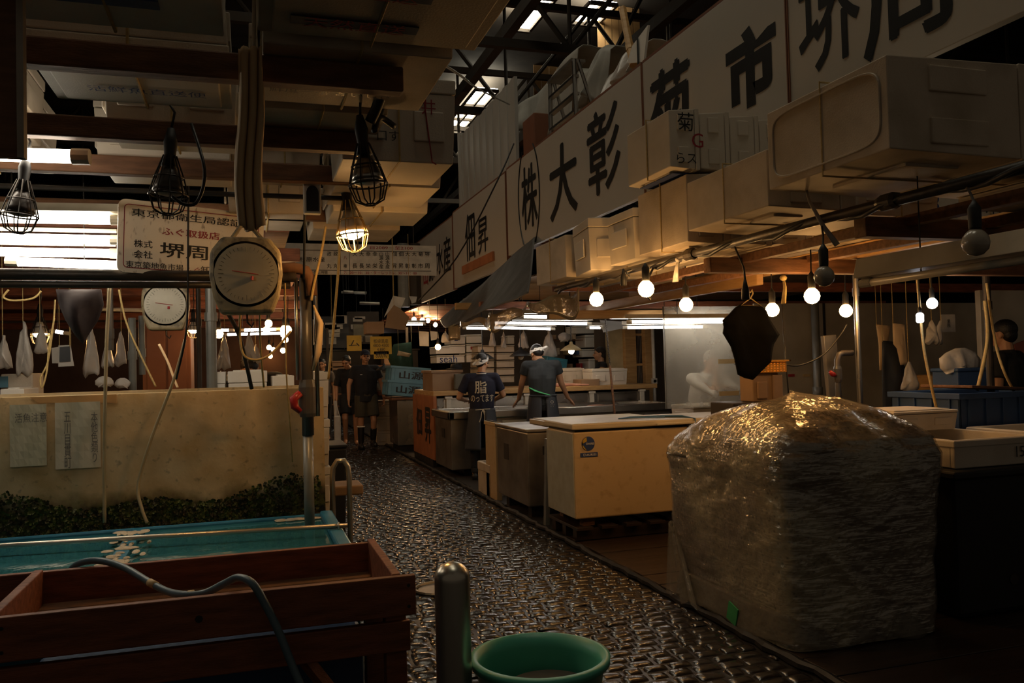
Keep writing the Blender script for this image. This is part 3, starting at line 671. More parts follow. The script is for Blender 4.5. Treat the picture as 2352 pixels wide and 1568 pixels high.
for x_ in (2.56, 4.0):
    for y_ in (6.25, 6.7): MB().box(x_, x_ + .1, y_, y_ + .08, .135, .2).build('spacer_block', WOODB, r)
pp = [(3.35, 6.3, .975), (3.1, 6.38, .978), (3.0, 6.45, .972), (3.12, 6.5, .972), (3.38, 6.42, .975), (3.52, 6.3, .975), (3.56, 6.16, .96), (3.555, 6.15, .8), (3.56, 6.145, .7)]
r = thing('freezer_strap', 'blue cargo strap with a hook laid over the beige freezer lid', 'strap', (3.4, 6.3, .97))
MB().tube(pp, .014, 8, flat=.35).build('webbing', mat('blue_webbing', (.08, .2, .35), .6), r, smooth=True)
MB().tube([(3.56, 6.145, .7), (3.56, 6.14, .62), (3.54, 6.14, .55), (3.56, 6.14, .48)], .009, 6).build('hook', STEELD, r)
# dull steel box behind it
a, b_, c_ = ony(1204, 989, 7.4), onx(1138, 975, 2.47), None
r = thing('steel_ice_box', 'dull stained stainless ice box standing between the beige freezer and the aisle counter', 'ice box', (2.9, 7.9, 0))
MB().box(2.47, 3.4, 7.35, 8.35, .12, .81).build('body', STEELD, r, bevel=.012)
MB().box(2.455, 3.42, 7.335, 8.365, .815, .845).build('lid', STEELD, r, bevel=.008)
MB().box(2.466, 2.472, 7.95, 8.1, .5, .66).build('patch', CONC, r); MB().box(2.62, 2.75, 7.344, 7.352, .6, .68).build('patch', CONC, r)
for yy in (7.45, 8.15): MB().box(2.53, 3.3, yy, yy + .1, 0, .12).build('foot', RUBBER, r)
tag(MB().box(2.75, 3.9, 7.3, 8.1, .88, .925).box(2.78, 3.87, 7.33, 8.07, .925, .935).build('foam_slab', BEIGEL, bevel=.008), 'large flat cream foam lid lying between the steel ice box and the freezer', 'lid').location = (0, 0, -.034)
tag(MB().box(2.52, 2.56, 7.0, 7.06, 0, .78, R=Euler((0, .04, 0)).to_matrix()).build('plank', GREYP, bevel=.004), 'narrow grey plank leaning between freezer and ice box', 'plank')
foam_box(.32, .5, .36, (2.66, 9.0, 0), 'small open grimy foam tub on the ground by the steel ice box', M=FOAM2, lid=False, cord=False, name='foam_tub')
tag(MB().box(2.5, 2.56, 8.5, 8.9, .0, .84).box(2.49, 2.57, 8.49, 8.91, .8, .84).build('board', BEIGE, bevel=.004), 'upright cream board behind the steel ice box', 'board')
# fish counter (front) and ice chests with wooden top (rear)
r = thing('fish_counter', 'long stainless fish counter where the two workers stand', 'counter', (4.0, 11, 0))
MB().box(2.5, 5.7, 10.55, 11.5, .1, .8).build('body', STEELD, r, bevel=.01)
t_ = MB(); t_.box(2.46, 5.75, 10.48, 10.56, .76, .86); t_.box(2.46, 5.75, 11.5, 11.56, .76, .86); t_.box(2.46, 2.54, 10.48, 11.56, .76, .86); t_.box(5.67, 5.75, 10.48, 11.56, .76, .86)
t_.build('rim', STEEL, r, bevel=.012); MB().box(2.54, 5.67, 10.56, 11.5, .795, .815).build('tray_floor', STEEL, r)
MB().box(3.2, 4.6, 10.535, 10.548, .15, .72).build('front_panel', BEIGEL, r, bevel=.003)
MB().box(2.488, 2.5, 10.9, 11.05, .5, .62).build('patch', CONC, r)
for x_ in (2.7, 4.1, 5.4): MB().box(x_, x_ + .1, 10.7, 11.4, 0, .1).build('foot', RUBBER, r)
for i, (x_, y_) in enumerate(((4.55, 10.75), (4.9, 10.8), (5.1, 10.7), (4.75, 11.0))):
    tag(MB().ell((x_, y_, .83), .16, .05, .022, 12).ell((x_ + .17, y_, .828), .05, .045, .006, 8).build('fish_fillet', FISH, smooth=True), ['pinkish fish fillet nearest the front of the counter', 'second fish fillet along the counter', 'rightmost fish fillet on the counter', 'fish fillet lying further back in the counter tray'][i], 'fish')
r = thing('ice_chest_row', 'row of insulated steel ice chests with a wooden worktop along the top', 'ice chest', (4.0, 12.2, 0))
MB().box(2.58, 6.0, 11.75, 13.0, .1, 1.0).build('body', STEEL, r, bevel=.01)
MB().box(2.52, 6.1, 11.68, 13.1, 1.03, 1.1).build('worktop', WOODY, r, bevel=.008)
for i, x_ in enumerate((2.75, 3.35, 3.95, 5.0, 5.85)):
    h = MB(); h.box(x_ - .035, x_ + .035, 11.7, 11.745, .74, 1.0); h.box(x_ - .055, x_ + .055, 11.69, 11.75, .985, 1.02); h.build('latch', ENAMEL, r, bevel=.006)
for i, (xa, xb) in enumerate(((2.62, 3.3), (3.4, 3.9), (4.0, 4.95), (5.05, 5.8))):
    MB().box(xa + .06, xb - .03, 11.735, 11.75, .55, .97).build('door', STEEL if i else ENAMEL, r, bevel=.005)
r = thing('orange_side_board', 'orange-brown end board with black brush characters facing the aisle', 'board', (2.5, 12.4, 0))
MB().box(2.5, 2.55, 11.6, 13.15, .12, 1.03).build('board', ORANGE, r, bevel=.004)
txt(r, '佃', (2.498, 12.65, .62), NY, Z, width=.42, height=.4, off=.02); txt(r, '昇', (2.498, 12.0, .6), NY, Z, width=.42, height=.5, off=.02)
MB().box(2.5, 2.56, 11.7, 13.1, 0, .12).build('foot', RUBBER, r)
tag(MB().box(2.56, 3.0, 11.9, 12.6, 1.1, 1.38).box(2.54, 3.02, 11.88, 12.62, 1.36, 1.4).build('cardboard_box', CARD, bevel=.006), 'brown box on the wooden worktop left of the worker with the printed shirt', 'box')
tag(MB().box(2.86, 3.25, 11.78, 11.84, 1.102, 1.34, R=Euler((0, .03, 0)).to_matrix()).build('tray_lid', mat('olive_plastic', (.1, .09, .06), .5), bevel=.02), 'olive plastic lid standing on edge on the worktop', 'lid')
foam_box(.6, .4, .26, (5.35, 12.0, 1.1), 'foam box on the worktop in front of the man in the vest', M=FOAM)
tag(MB().box(4.85, 5.15, 11.75, 12.1, 1.1, 1.2).build('cardboard_tray', CARD, bevel=.004), 'small cardboard tray on the worktop beside the foam box', 'tray')
foam_box(.38, .35, .28, (4.95, 12.5, 1.1), 'small foam box behind the cardboard tray', M=FOAM2, cord=False)
tag(MB().box(4.6, 5.0, 12.7, 12.9, 1.38, 1.56, R=Euler((.1, .15, .2)).to_matrix()).box(4.65, 4.95, 12.69, 12.91, 1.5, 1.53, R=Euler((.1, .15, .2)).to_matrix()).build('blue_bin', mat('teal_bin', (.03, .16, .22), .5), bevel=.01), 'tipped blue-green bin behind the man in the vest', 'bin')
tag(MB().cap((4.45, 11.75, 1.13), .03, (4.75, 11.8, 1.125), .022).cap((4.75, 11.8, 1.125), .02, (4.95, 11.72, 1.12), .01).build('rag', FISH, smooth=True), 'pinkish rag lying on the wooden worktop', 'cloth')
# green tub
tag(MB().lathe([(.14, .0), (.165, .5), (.18, .5), (.18, .53), (.155, .53), (.135, .03), (0, .03)], (3.14, 10.26, 0), 28).build('green_tub', GREENT, smooth=True), 'dark green tub on the floor behind the worker with the printed shirt', 'tub')
# foam boxes on the stall at the end of the counter
foam_box(.75, .5, .2, (4.95, 8.2, .76), 'cream foam box standing under the clear partition', M=FOAM2, cord=False)
tag(MB().box(4.5, 5.4, 7.9, 8.45, .02, .75).box(4.48, 5.42, 7.88, 8.47, .7, .76).build('low_bench', CONC, bevel=.01), 'dark low bench carrying the foam box below the clear partition', 'bench')
# clear partition with tape
GLS = bpy.data.materials.new('dirty_clear_sheet'); GLS.use_nodes = True
nt = GLS.node_tree; N = nt.nodes; L = nt.links; N.clear(); out = N.new('ShaderNodeOutputMaterial')
tr = N.new('ShaderNodeBsdfTransparent'); tr.inputs[0].default_value = (.8, .78, .72, 1)
gl = N.new('ShaderNodeBsdfGlossy'); gl.inputs[0].default_value = (.75, .7, .6, 1); gl.inputs[1].default_value = .2
df = N.new('ShaderNodeBsdfDiffuse'); df.inputs[0].default_value = (.5, .47, .4, 1)
tl = N.new('ShaderNodeBsdfTranslucent'); tl.inputs[0].default_value = (.85, .8, .7, 1)
tc = N.new('ShaderNodeTexCoord'); no = N.new('ShaderNodeTexNoise'); no.inputs['Scale'].default_value = 2.2; no.inputs['Detail'].default_value = 6; L.new(tc.outputs['Object'], no.inputs[0])
mr = N.new('ShaderNodeMapRange'); mr.inputs[1].default_value = .3; mr.inputs[2].default_value = .75; mr.inputs[3].default_value = .22; mr.inputs[4].default_value = .5; L.new(no.outputs[0], mr.inputs[0])
m1 = N.new('ShaderNodeMixShader'); m1.inputs[0].default_value = .62; L.new(df.outputs[0], m1.inputs[1]); L.new(tl.outputs[0], m1.inputs[2])
m2 = N.new('ShaderNodeMixShader'); m2.inputs[0].default_value = .2; L.new(m1.outputs[0], m2.inputs[1]); L.new(gl.outputs[0], m2.inputs[2])
m3 = N.new('ShaderNodeMixShader'); L.new(mr.outputs[0], m3.inputs[0]); L.new(tr.outputs[0], m3.inputs[1]); L.new(m2.outputs[0], m3.inputs[2]); L.new(m3.outputs[0], out.inputs[0])
xa = ony(1527, 800, 7.75).x
r = thing('clear_partition', 'dirty clear plastic partition with strips of tape, a man sitting behind it', 'partition', (xa + .7, 7.75, .9))
MB().box(xa, xa + 1.15, 7.75, 7.756, .95, 2.02).build('sheet', GLS, r); MB().box(xa - .004, xa, 7.74, 7.77, .95, 2.02).build('edge_strip', GREYP, r)
for (u0, u1, v) in ((1650, 1700, 830), (1652, 1698, 904)):
    a, b_ = ony(u0, v, 7.745), ony(u1, v, 7.745); MB().box(a.x, b_.x, 7.744, 7.749, a.z - .025, a.z + .025).build('tape', TAPE, r)
tag(MB().tube([(xa + 1.16, 7.7, .7), (xa + 1.17, 7.7, 1.9)], .011, 8).build('green_pole', GREENC, smooth=True), 'thin green pole at the right edge of the clear partition', 'pole')
# dull steel back wall of the stall, and partition at the right
r = thing('steel_wall_sheet', 'large dull stainless wall sheet behind the bulbs, with scraps of tape', 'wall panel', (7, 9.3, .7))
sx0 = xa + 1.2; MB().box(sx0, 10.6, 7.9, 7.93, .5, 2.06).build('sheet', STEELW, r); MB().box(sx0 + .9, sx0 + .93, 7.89, 7.9, .5, 2.06).build('seam', CONC, r)
for (u0, u1, v) in ((1812, 1826, 862), (1846, 1862, 862)):
    a, b_ = ony(u0, v, 7.88), ony(u1, v, 7.88); MB().box(a.x, b_.x, 7.885, 7.895, a.z - .015, a.z + .015).build('tape', TAPE if u0 > 1820 else REDP, r)
p = ony(1873, 750, 7.7); tag(MB().tube([(p.x, 7.7, .02), (p.x, 7.7, 2.07)], .042, 12).tube([(p.x, 7.7, 1.0), (p.x, 7.7, 1.12)], .055, 12).build('drain_pipe', GREYP, smooth=True), 'thick grey-brown drain pipe in front of the steel wall', 'pipe')
a = ony(2258, 800, 6.2)
r = thing('steel_side_sheet', 'warm-lit stainless sheet at the far right with pink notices', 'wall panel', (a.x + 1, 6.2, .9))
MB().box(a.x, a.x + 2, 6.2, 6.23, .9, 2.05).build('sheet', STEELW, r); MB().box(a.x - .03, a.x, 6.18, 6.24, .9, 2.05).build('edge_post', ENAMEL, r)
bb = ony(2332, 780, 6.18)
for k in range(2): MB().box(bb.x, bb.x + .5, 6.185, 6.195, bb.z - .12 - k * .16, bb.z + .02 - k * .16, R=Euler((0, -.25, 0)).to_matrix()).build('notice', mat('pink_paper%d' % k, (.55, .2, .15), .7), r)
# posts of the right stall
def post(u, v0, v1, y, rr, label, M=STEELD, name='post', z0=None):
    a, b_ = ony(u, v0, y), ony(u, v1, y)
    return tag(MB().tube([(a.x, y, b_.z if z0 is None else z0), (a.x, y, a.z)], rr, 12).tube([(a.x, y, a.z - .3), (a.x, y, a.z - .24)], rr * 1.25, 12).build(name, M, smooth=False), label, 'post')
post(1963, 590, 905, 5.2, .022, 'thin shiny steel post beside the rightmost glowing bulb', STEEL, z0=.02)
post(2264, 615, 920, 4.6, .026, 'dark rope-bound post at the right in front of the warm steel sheet', PIPE, z0=.02)
post(2043, 700, 905, 8.6, .05, 'square-looking dark post in the back of the right stall', CONC, z0=.02)
# red-handled valve pipe
y_ = 5.2; a = ony(1922, 800, y_); b_ = ony(1958, 815, y_)
r = thing('valve_pipe', 'grey water pipe with an elbow and a red valve handle by the steel post', 'pipe', (a.x, y_, 1))
MB().tube([(a.x, y_, .02), (a.x, y_, ony(1922, 822, y_).z - .02), (a.x + .02, y_, ony(1922, 814, y_).z), (a.x + .05, y_, ony(1922, 811, y_).z), (b_.x, y_, ony(1922, 811, y_).z)], .022, 12).build('pipe', DARKP, r, smooth=True)
zz = ony(1922, 862, y_).z; MB().lathe([(.028, -.05), (.032, -.03), (.032, .05), (.026, .07)], (a.x, y_, zz), 14).build('valve_body', DARKP, r)
MB().tube([(a.x - .03, y_ - .01, zz), (a.x - .06, y_ - .02, zz + .01), (a.x - .085, y_ - .02, zz + .03)], [.012, .02, .014], 8).build('handle', REDP, r, smooth=True)
tag(MB().box(a.x + .1, a.x + .22, y_ + .2, y_ + .24, .03, 1.62, R=Euler((0, -.07, 0)).to_matrix()).build('leaning_board', STEELD, bevel=.006), 'narrow dark board leaning behind the valve pipe', 'board')
# black apron on a hanger
from mathutils import noise as mnoise
def mfold(q, seed): return mnoise.noise(Vector((q.x * 9 + seed * 3.7, seed * 1.3, q.z * 2.2))) + .5 * mnoise.noise(Vector((q.x * 17 + q.z * 6, seed, q.z * 5)))
def hang_cloth(outline, y, label, M, name='hanging_cloth', cat='cloth', th=.05, seed=0, hang=True):
    P = [ony(u, v, y) for u, v in outline]; c = sum(P, Vector()) / len(P); mb = MB(); n = len(P); K = 6; V = []
    for k in range(K + 1):
        s_ = k / K
        for i, p in enumerate(P):
            q = c.lerp(p, s_); V.append((q.x, y - th * (1 - s_ ** 2) * .6 - th * .8 * mfold(q, seed) * (1 - s_ ** 4), q.z))
    base = len(V)
    for k in range(K + 1):
        s_ = k / K
        for i, p in enumerate(P):
            q = c.lerp(p, s_); V.append((q.x, y + .012 + th * .3 * (1 - s_ ** 2) - th * .8 * mfold(q, seed) * (1 - s_ ** 4), q.z))
    Fc = []
    for k in range(K):
        for i in range(n):
            j = (i + 1) % n; Fc.append((k * n + i, (k + 1) * n + i, (k + 1) * n + j, k * n + j)); Fc.append((base + k * n + i, base + k * n + j, base + (k + 1) * n + j, base + (k + 1) * n + i))
    for i in range(n): j = (i + 1) % n; Fc.append((K * n + i, base + K * n + i, base + K * n + j, K * n + j))
    mb.add(V, Fc); o = tag(mb.build(name, M, smooth=True), label, cat)
    if hang:
        tp = max(P, key=lambda p: p.z); MB().tube([(tp.x, y + .004, tp.z - .01), (tp.x, y + .004, max(2.535 if tp.x > 2.4 else 2.465, tp.z + .1))], .003, 5).build('string', ROPE, o)
    return o
def dens(o, k=5):
    r_ = []
    for i in range(len(o)):
        a, b_ = o[i], o[(i + 1) % len(o)]
        for j in range(k): r_.append((a[0] + (b_[0] - a[0]) * j / k, a[1] + (b_[1] - a[1]) * j / k))
    return r_
r = thing('apron_on_hanger', 'black rubber coat hanging on a wire hanger in front of the steel wall', 'coat', ony(1724, 690, 4.6))
o = hang_cloth(dens([(1690, 706), (1705, 696), (1720, 702), (1745, 700), (1760, 712), (1770, 735), (1791, 768), (1778, 790), (1774, 810), (1772, 830), (1730, 872), (1712, 868), (1696, 860), (1688, 820), (1680, 795), (1662, 765), (1664, 750), (1661, 735), (1675, 722)], 4), 4.6, 'x', mat('black_oilcloth', (.003, .0025, .002), .9, spec=.1), 'coat_body', th=.045, hang=False)
del o['label']; del o['category']; attach(o, r)
p = ony(1724, 690, 4.6)
MB().tube([(p.x, 4.6, p.z + .05), (p.x + .015, 4.6, p.z + .07), (p.x + .02, 4.6, p.z + .045), (p.x, 4.6, p.z + .015), (p.x - .07, 4.6, p.z - .03), (p.x + .08, 4.6, p.z - .035), (p.x, 4.6, p.z + .015)], .004, 6).build('hanger', ROPE, r)
# yellow basket on a stand
a, b_ = ony(1728, 828, 4.9), ony(1808, 828, 4.9); zt = a.z; zb = ony(1765, 855, 4.9).z
r = thing('yellow_basket', 'yellow plastic basket hooked above the wrapped load', 'basket', ((a.x + b_.x) / 2, 4.95, zb))
cx = (a.x + b_.x) / 2; lw = (b_.x - a.x)
m_ = MB(); m_.box(cx - lw / 2, cx + lw / 2, 4.86, 4.88, zt - .01, zt); m_.box(cx - lw / 2, cx + lw / 2, 5.1, 5.12, zt - .01, zt); m_.box(cx - lw / 2, cx - lw / 2 + .012, 4.86, 5.12, zt - .01, zt); m_.box(cx + lw / 2 - .012, cx + lw / 2, 4.86, 5.12, zt - .01, zt)
m_.build('rim', YELB, r); m_ = MB()
for k in range(4): m_.box(cx - lw * .42 + k * .003, cx + lw * .42 - k * .003, 4.885, 4.892, zt - .02 - k * .016, zt - .012 - k * .016)
for k in range(10): m_.box(cx - lw * .42 + k * lw * .084 * 1.09, cx - lw * .42 + k * lw * .084 * 1.09 + .008, 4.883, 4.893, zb, zt - .01)
m_.box(cx - lw * .42, cx + lw * .42, 4.89, 5.1, zb, zb + .006); m_.box(cx - lw * .42, cx - lw * .41, 4.89, 5.1, zb, zt - .01); m_.box(cx + lw * .41, cx + lw * .42, 4.89, 5.1, zb, zt - .01)
m_.build('grid', YELB, r)
tag(MB().box(cx - .13, cx + .08, 4.92, 5.08, zb - .2, zb - .002).box(cx + .02, cx + .1, 4.9, 5.0, zb - .2, zb - .02).box(cx - .1, cx - .02, 4.905, 4.925, zb - .18, zb - .06).build('paper_bundle', CARD, bevel=.008), 'bundle of wrapping and papers stored under the yellow basket', 'bundle')
tag(MB().box(cx - .3, cx + .4, 4.9, 5.2, .02, zb - .202).build('stand', CONC, bevel=.01), 'dark stand hidden behind the wrapped load under the yellow basket', 'stand')
def cordp(pts, r_, label, M=ROPE, name='cord', d=None):
    P = [Vector(p) for p in pts]; Q = []
    for i in range(len(P) - 1):  # catmull-rom
        a, b_, c, e = P[max(i - 1, 0)], P[i], P[i + 1], P[min(i + 2, len(P) - 1)]
        for k in range(5):
            t = k / 5; Q.append(.5 * ((2 * b_) + (c - a) * t + (2 * a - 5 * b_ + 4 * c - e) * t * t + (3 * b_ - a - 3 * c + e) * t ** 3))
    Q.append(P[-1]); return tag(MB().tube(Q, r_, 8).build(name, M, smooth=True), label, 'cord')
cordp([ony(1808, 838, 5.0), ony(1840, 838, 5.0), ony(1890, 815, 5.1), ony(1930, 770, 5.2), ony(1945, 745, 5.2)], .006, 'black cable curving from the yellow basket up to the post', RUBBER)
cordp([ony(1797, 700, 5.4), ony(1800, 760, 5.3), ony(1804, 820, 5.1), ony(1811, 905, 5.1)], .005, 'thin dark cable hanging straight down right of the black coat', RUBBER)
cordp([ony(2105, 620, 4.4), ony(2112, 700, 4.4), ony(2122, 800, 4.4), ony(2140, 890, 4.3), ony(2158, 965, 4.3)], .009, 'long tan rope hanging down in front of the right stall', ROPE)
cordp([ony(2266, 650, 4.5), ony(2285, 780, 4.5), ony(2305, 850, 4.4), ony(2330, 900, 4.4)], .009, 'tan rope slanting in front of the man at the far right', ROPE)
cordp([ony(2262, 690, 4.5), ony(2268, 780, 4.5), ony(2245, 895, 4.4)], .012, 'stiff tan rope leaning against the dark post', ROPE)
# hanging things at the right
def bag(u0, u1, v0, v1, y, label, M=BAGM, seed=0, name='plastic_bag', cat='bag'):
    rs = random.Random(seed); P = []; cu = (u0 + u1) / 2; w_ = (u1 - u0) / 2; h_ = v1 - v0
    if u1 - u0 < h_ * 1.1: prof_ = [(.0, .12), (.1, .2), (.22, .42), (.4, .62), (.6, .8), (.8, .95), (.94, 1.0)]
    else: prof_ = [(.05, .25), (.2, .7), (.45, 1.0), (.75, .92), (.95, .6)]
    for f_, k_ in prof_: P.append((cu + w_ * (k_ + rs.uniform(-.12, .08)), v0 + h_ * f_))
    for k_ in (.7, .35, 0, -.35, -.7): P.append((cu + w_ * k_, v0 + h_ * rs.uniform(.93, 1.04)))
    for f_, k_ in reversed(prof_): P.append((cu - w_ * (k_ + rs.uniform(-.12, .08)), v0 + h_ * (f_ + rs.uniform(-.04, .04))))
    return hang_cloth(dens(P, 2), y, label, M, name, cat, th=.06, seed=seed, hang=v0 < 850 and u1 - u0 < 60)
bag(2125, 2157, 735, 792, 5.5, 'white plastic bag hanging below the shaded bulb', seed=1)
bag(2155, 2166, 735, 792, 5.6, 'narrow white bag next to the hanging plastic bag', seed=2)
bag(2160, 2255, 795, 862, 5.0, 'large crumpled white plastic bag on the boxes at the right', seed=3)
bag(2070, 2110, 832, 900, 5.6, 'greyish plastic bag hanging from the apron row', seed=5)
hang_cloth(dens([(2052, 742), (2078, 745), (2082, 800), (2086, 835), (2070, 838), (2062, 800), (2054, 790)], 3), 5.7, 'long tan cloth pegged by a blue clip', CLOTH, th=.03)
hang_cloth(dens([(2028, 782), (2060, 785), (2070, 830), (2100, 870), (2115, 960), (2030, 960), (2028, 860)], 3), 6.0, 'dark apron hanging in the right stall', SLATE, 'hanging_apron', th=.05)
hang_cloth(dens([(2014, 745), (2045, 748), (2040, 790), (2032, 850), (2022, 850), (2020, 790)], 3), 6.1, 'brown towel hanging beside the dark apron', CLOTH, th=.03)
# paper with writing at the right
a = ony(2162, 722, 5.7); b_ = ony(2195, 762, 5.7)
r = thing('notice_paper', 'white card with black characters hanging at the right under the shaded bulb', 'notice', ((a.x + b_.x) / 2, 5.7, b_.z))
MB().box(a.x, b_.x, 5.7, 5.704, b_.z, a.z).build('sheet', PAPER, r); txt(r, '業\n務', ((a.x + b_.x) / 2, 5.697, (a.z + b_.z) / 2), X, Z, height=.07)
# boxes and crates at the right edge
a = ony(2172, 862, 5.6); tag(MB().box(a.x, a.x + .45, 5.75, 6.1, .02, a.z).box(a.x + .02, a.x + .43, 5.748, 5.6, a.z - .12, a.z - .115).build('wooden_crate', WOODY, bevel=.006), 'yellowish wooden crate below the crumpled bag at the right', 'crate')
a = ony(2203, 905, 4.25)
def crate(x0, x1, y0, y1, z0, z1, label, M, loc=None, rot=(0, 0, 0), ribs=5, mk=None):
    o = Vector(((x0 + x1) / 2, (y0 + y1) / 2, z0)); lx, ly, h = x1 - x0, y1 - y0, z1 - z0
    r_ = thing('plastic_crate', label, 'crate'); b = MB(); t = .015
    for (p, q, s_, u_) in ((-lx / 2, lx / 2, -ly / 2, -ly / 2 + t), (-lx / 2, lx / 2, ly / 2 - t, ly / 2), (-lx / 2, -lx / 2 + t, -ly / 2, ly / 2), (lx / 2 - t, lx / 2, -ly / 2, ly / 2)): b.box(p, q, s_, u_, 0, h)
    b.box(-lx / 2, lx / 2, -ly / 2, ly / 2, 0, .015); b.build('body', M, r_, bevel=.005); b = MB(); e = .018
    b.box(-lx / 2 - e, lx / 2 + e, -ly / 2 - e, -ly / 2 + .005, h - .035, h + .004); b.box(-lx / 2 - e, lx / 2 + e, ly / 2 - .005, ly / 2 + e, h - .035, h + .004)
    b.box(-lx / 2 - e, -lx / 2 + .005, -ly / 2, ly / 2, h - .035, h + .004); b.box(lx / 2 - .005, lx / 2 + e, -ly / 2, ly / 2, h - .035, h + .004); b.build('rim', M, r_, bevel=.004); b = MB()
    for k in range(ribs):
        xx = -lx / 2 + lx * (k + .5) / ribs
        if mk is None or k in (0, ribs - 1): b.box(xx - .006, xx + .006, -ly / 2 - .012, -ly / 2 + .002, .02, h - .03)
    for k in range(4): yy = -ly / 2 + ly * (k + .5) / 4; b.box(-lx / 2 - .012, -lx / 2 + .002, yy - .006, yy + .006, .02, h - .03)
    b.build('rib', M, r_)
    if mk: txt(r_, mk, (.02, -ly / 2 - .003, h * .45), X, Z, width=lx * .62, height=h * .5, off=.015)
    r_.location = loc or o; r_.rotation_euler = rot; return r_
crate(a.x, a.x + 1.0, 4.25, 4.85, .8, a.z, 'dark blue plastic crate at the right edge', BLUED, ribs=7)
tag(MB().box(a.x + .1, a.x + .9, 4.3, 4.7, a.z + .01, a.z + .03, R=Euler((0, .06, .1)).to_matrix()).build('wooden_board', WOODB, bevel=.004), 'dark wooden board lying on the dark blue crate', 'board')
aa = ony(2212, 845, 4.9); tag(MB().box(aa.x, aa.x + .3, 4.95, 5.2, .02, aa.z).box(aa.x - .01, aa.x + .31, 4.94, 5.21, aa.z - .03, aa.z).build('blue_bin', BLUED, bevel=.01), 'tall blue bin half hidden by the crumpled bag', 'bin')
# black cabinet with open foam trays
r = thing('black_cabinet', 'big black plastic tub standing right of the wrapped load', 'tub', (4.3, 4.2, 0))
MB().box(3.62, 5.4, 3.55, 4.8, .02, .79).build('body', BLACKPL, r, bevel=.03); MB().box(3.58, 5.44, 3.51, 4.84, .77, .815).build('rim', BLACKPL, r, bevel=.012)
MB().lathe([(0, -.01), (.03, -.01), (.03, .005)], (4.0, 3.55, .2), 16, 'Y').build('drain_plug', CONC, r)
t1 = foam_box(.62, .95, .155, (3.98, 4.07, .818), 'large open foam tray with a black scribble on the black tub', lid=False, cord=False, name='foam_tray')
mark(t1, '15', (4.13, 3.588, .89), X, Z, .06, height=.06)
foam_box(.5, .42, .13, (4.0, 4.33, .976), 'upturned foam tray stacked at the back of the black tub', lid=True, cord=False, name='foam_tray')
foam_box(.6, .62, .16, (4.68, 3.88, .818), 'second open foam tray at the right edge on the black tub', lid=False, cord=False, name='foam_tray')
tag(MB().lathe([(0, 0), (.03, 0), (.032, .02), (.03, .1), (.012, .13), (.012, .15), (0, .15)], (4.42, 4.75, .818), 14).build('bottle', mat('amber_glass', (.3, .1, .04), .1, coat=1), smooth=True), 'small amber bottle behind the foam trays', 'bottle')

# ------------------------------------------------------------------ the load wrapped in bubble film
from mathutils import noise as mnoise
WR = bpy.data.materials.new('bubble_film'); WR.use_nodes = True
nt = WR.node_tree; N = nt.nodes; L = nt.links; b = N['Principled BSDF']
tc = N.new('ShaderNodeTexCoord')
n1 = N.new('ShaderNodeTexNoise'); n1.inputs['Scale'].default_value = 2.1; n1.inputs['Detail'].default_value = 5; L.new(tc.outputs['Object'], n1.inputs[0])
cr = N.new('ShaderNodeValToRGB'); e = cr.color_ramp.elements; e[0].position = .36; e[0].color = (.13, .09, .065, 1); e[1].position = .6; e[1].color = (.58, .53, .36, 1)
k_ = cr.color_ramp.elements.new(.48); k_.color = (.27, .23, .165, 1); L.new(n1.outputs[0], cr.inputs[0]); 
vo = N.new('ShaderNodeTexVoronoi'); vo.inputs['Scale'].default_value = 34; L.new(tc.outputs['Object'], vo.inputs[0])
mp = N.new('ShaderNodeMapping'); mp.inputs['Scale'].default_value = (1.6, 1.6, 15); L.new(tc.outputs['Object'], mp.inputs[0])
n2 = N.new('ShaderNodeTexNoise'); n2.inputs['Scale'].default_value = 2.6; n2.inputs['Detail'].default_value = 5; n2.inputs['Distortion'].default_value = .6; L.new(mp.outputs[0], n2.inputs[0])
n3 = N.new('ShaderNodeTexNoise'); n3.inputs['Scale'].default_value = 9; n3.inputs['Detail'].default_value = 4; n3.inputs['Distortion'].default_value = 1.2; L.new(tc.outputs['Object'], n3.inputs[0])
dk = N.new('ShaderNodeMapRange'); dk.inputs[1].default_value = .0; dk.inputs[2].default_value = .35; dk.inputs[3].default_value = .25; dk.inputs[4].default_value = 1; L.new(vo.outputs['Distance'], dk.inputs[0])
mu = N.new('ShaderNodeMix'); mu.data_type = 'RGBA'; mu.blend_type = 'MULTIPLY'; mu.inputs[0].default_value = 1; L.new(cr.outputs[0], mu.inputs[6]); L.new(dk.outputs[0], mu.inputs[7]); L.new(mu.outputs[2], b.inputs['Base Color'])
b.inputs['Roughness'].default_value = .5; b.inputs['Coat Weight'].default_value = .3; b.inputs['Coat Roughness'].default_value = .15; b.inputs['Specular IOR Level'].default_value = .7
B1_ = N.new('ShaderNodeBump'); B1_.inputs['Strength'].default_value = .35; B1_.inputs['Distance'].default_value = .008; L.new(vo.outputs['Distance'], B1_.inputs['Height'])
B2_ = N.new('ShaderNodeBump'); B2_.inputs['Strength'].default_value = .3; B2_.inputs['Distance'].default_value = .025; L.new(n2.outputs[0], B2_.inputs['Height']); L.new(B1_.outputs[0], B2_.inputs['Normal'])
B3_ = N.new('ShaderNodeBump'); B3_.inputs['Strength'].default_value = .35; B3_.inputs['Distance'].default_value = .05; L.new(n3.outputs[0], B3_.inputs['Height']); L.new(B2_.outputs[0], B3_.inputs['Normal'])
L.new(B3_.outputs[0], b.inputs['Normal']); B4_ = N.new('ShaderNodeBump'); B4_.inputs['Strength'].default_value = .45; B4_.inputs['Distance'].default_value = .03; L.new(n2.outputs[0], B4_.inputs['Height']); L.new(B3_.outputs[0], B4_.inputs['Normal']); L.new(B4_.outputs[0], b.inputs['Coat Normal'])
FILM = mat('stretch_film', (.3, .27, .21), .12, c2=(.2, .17, .12), scale=6, bump=.8, bscale=22, alpha=.35, coat=1)
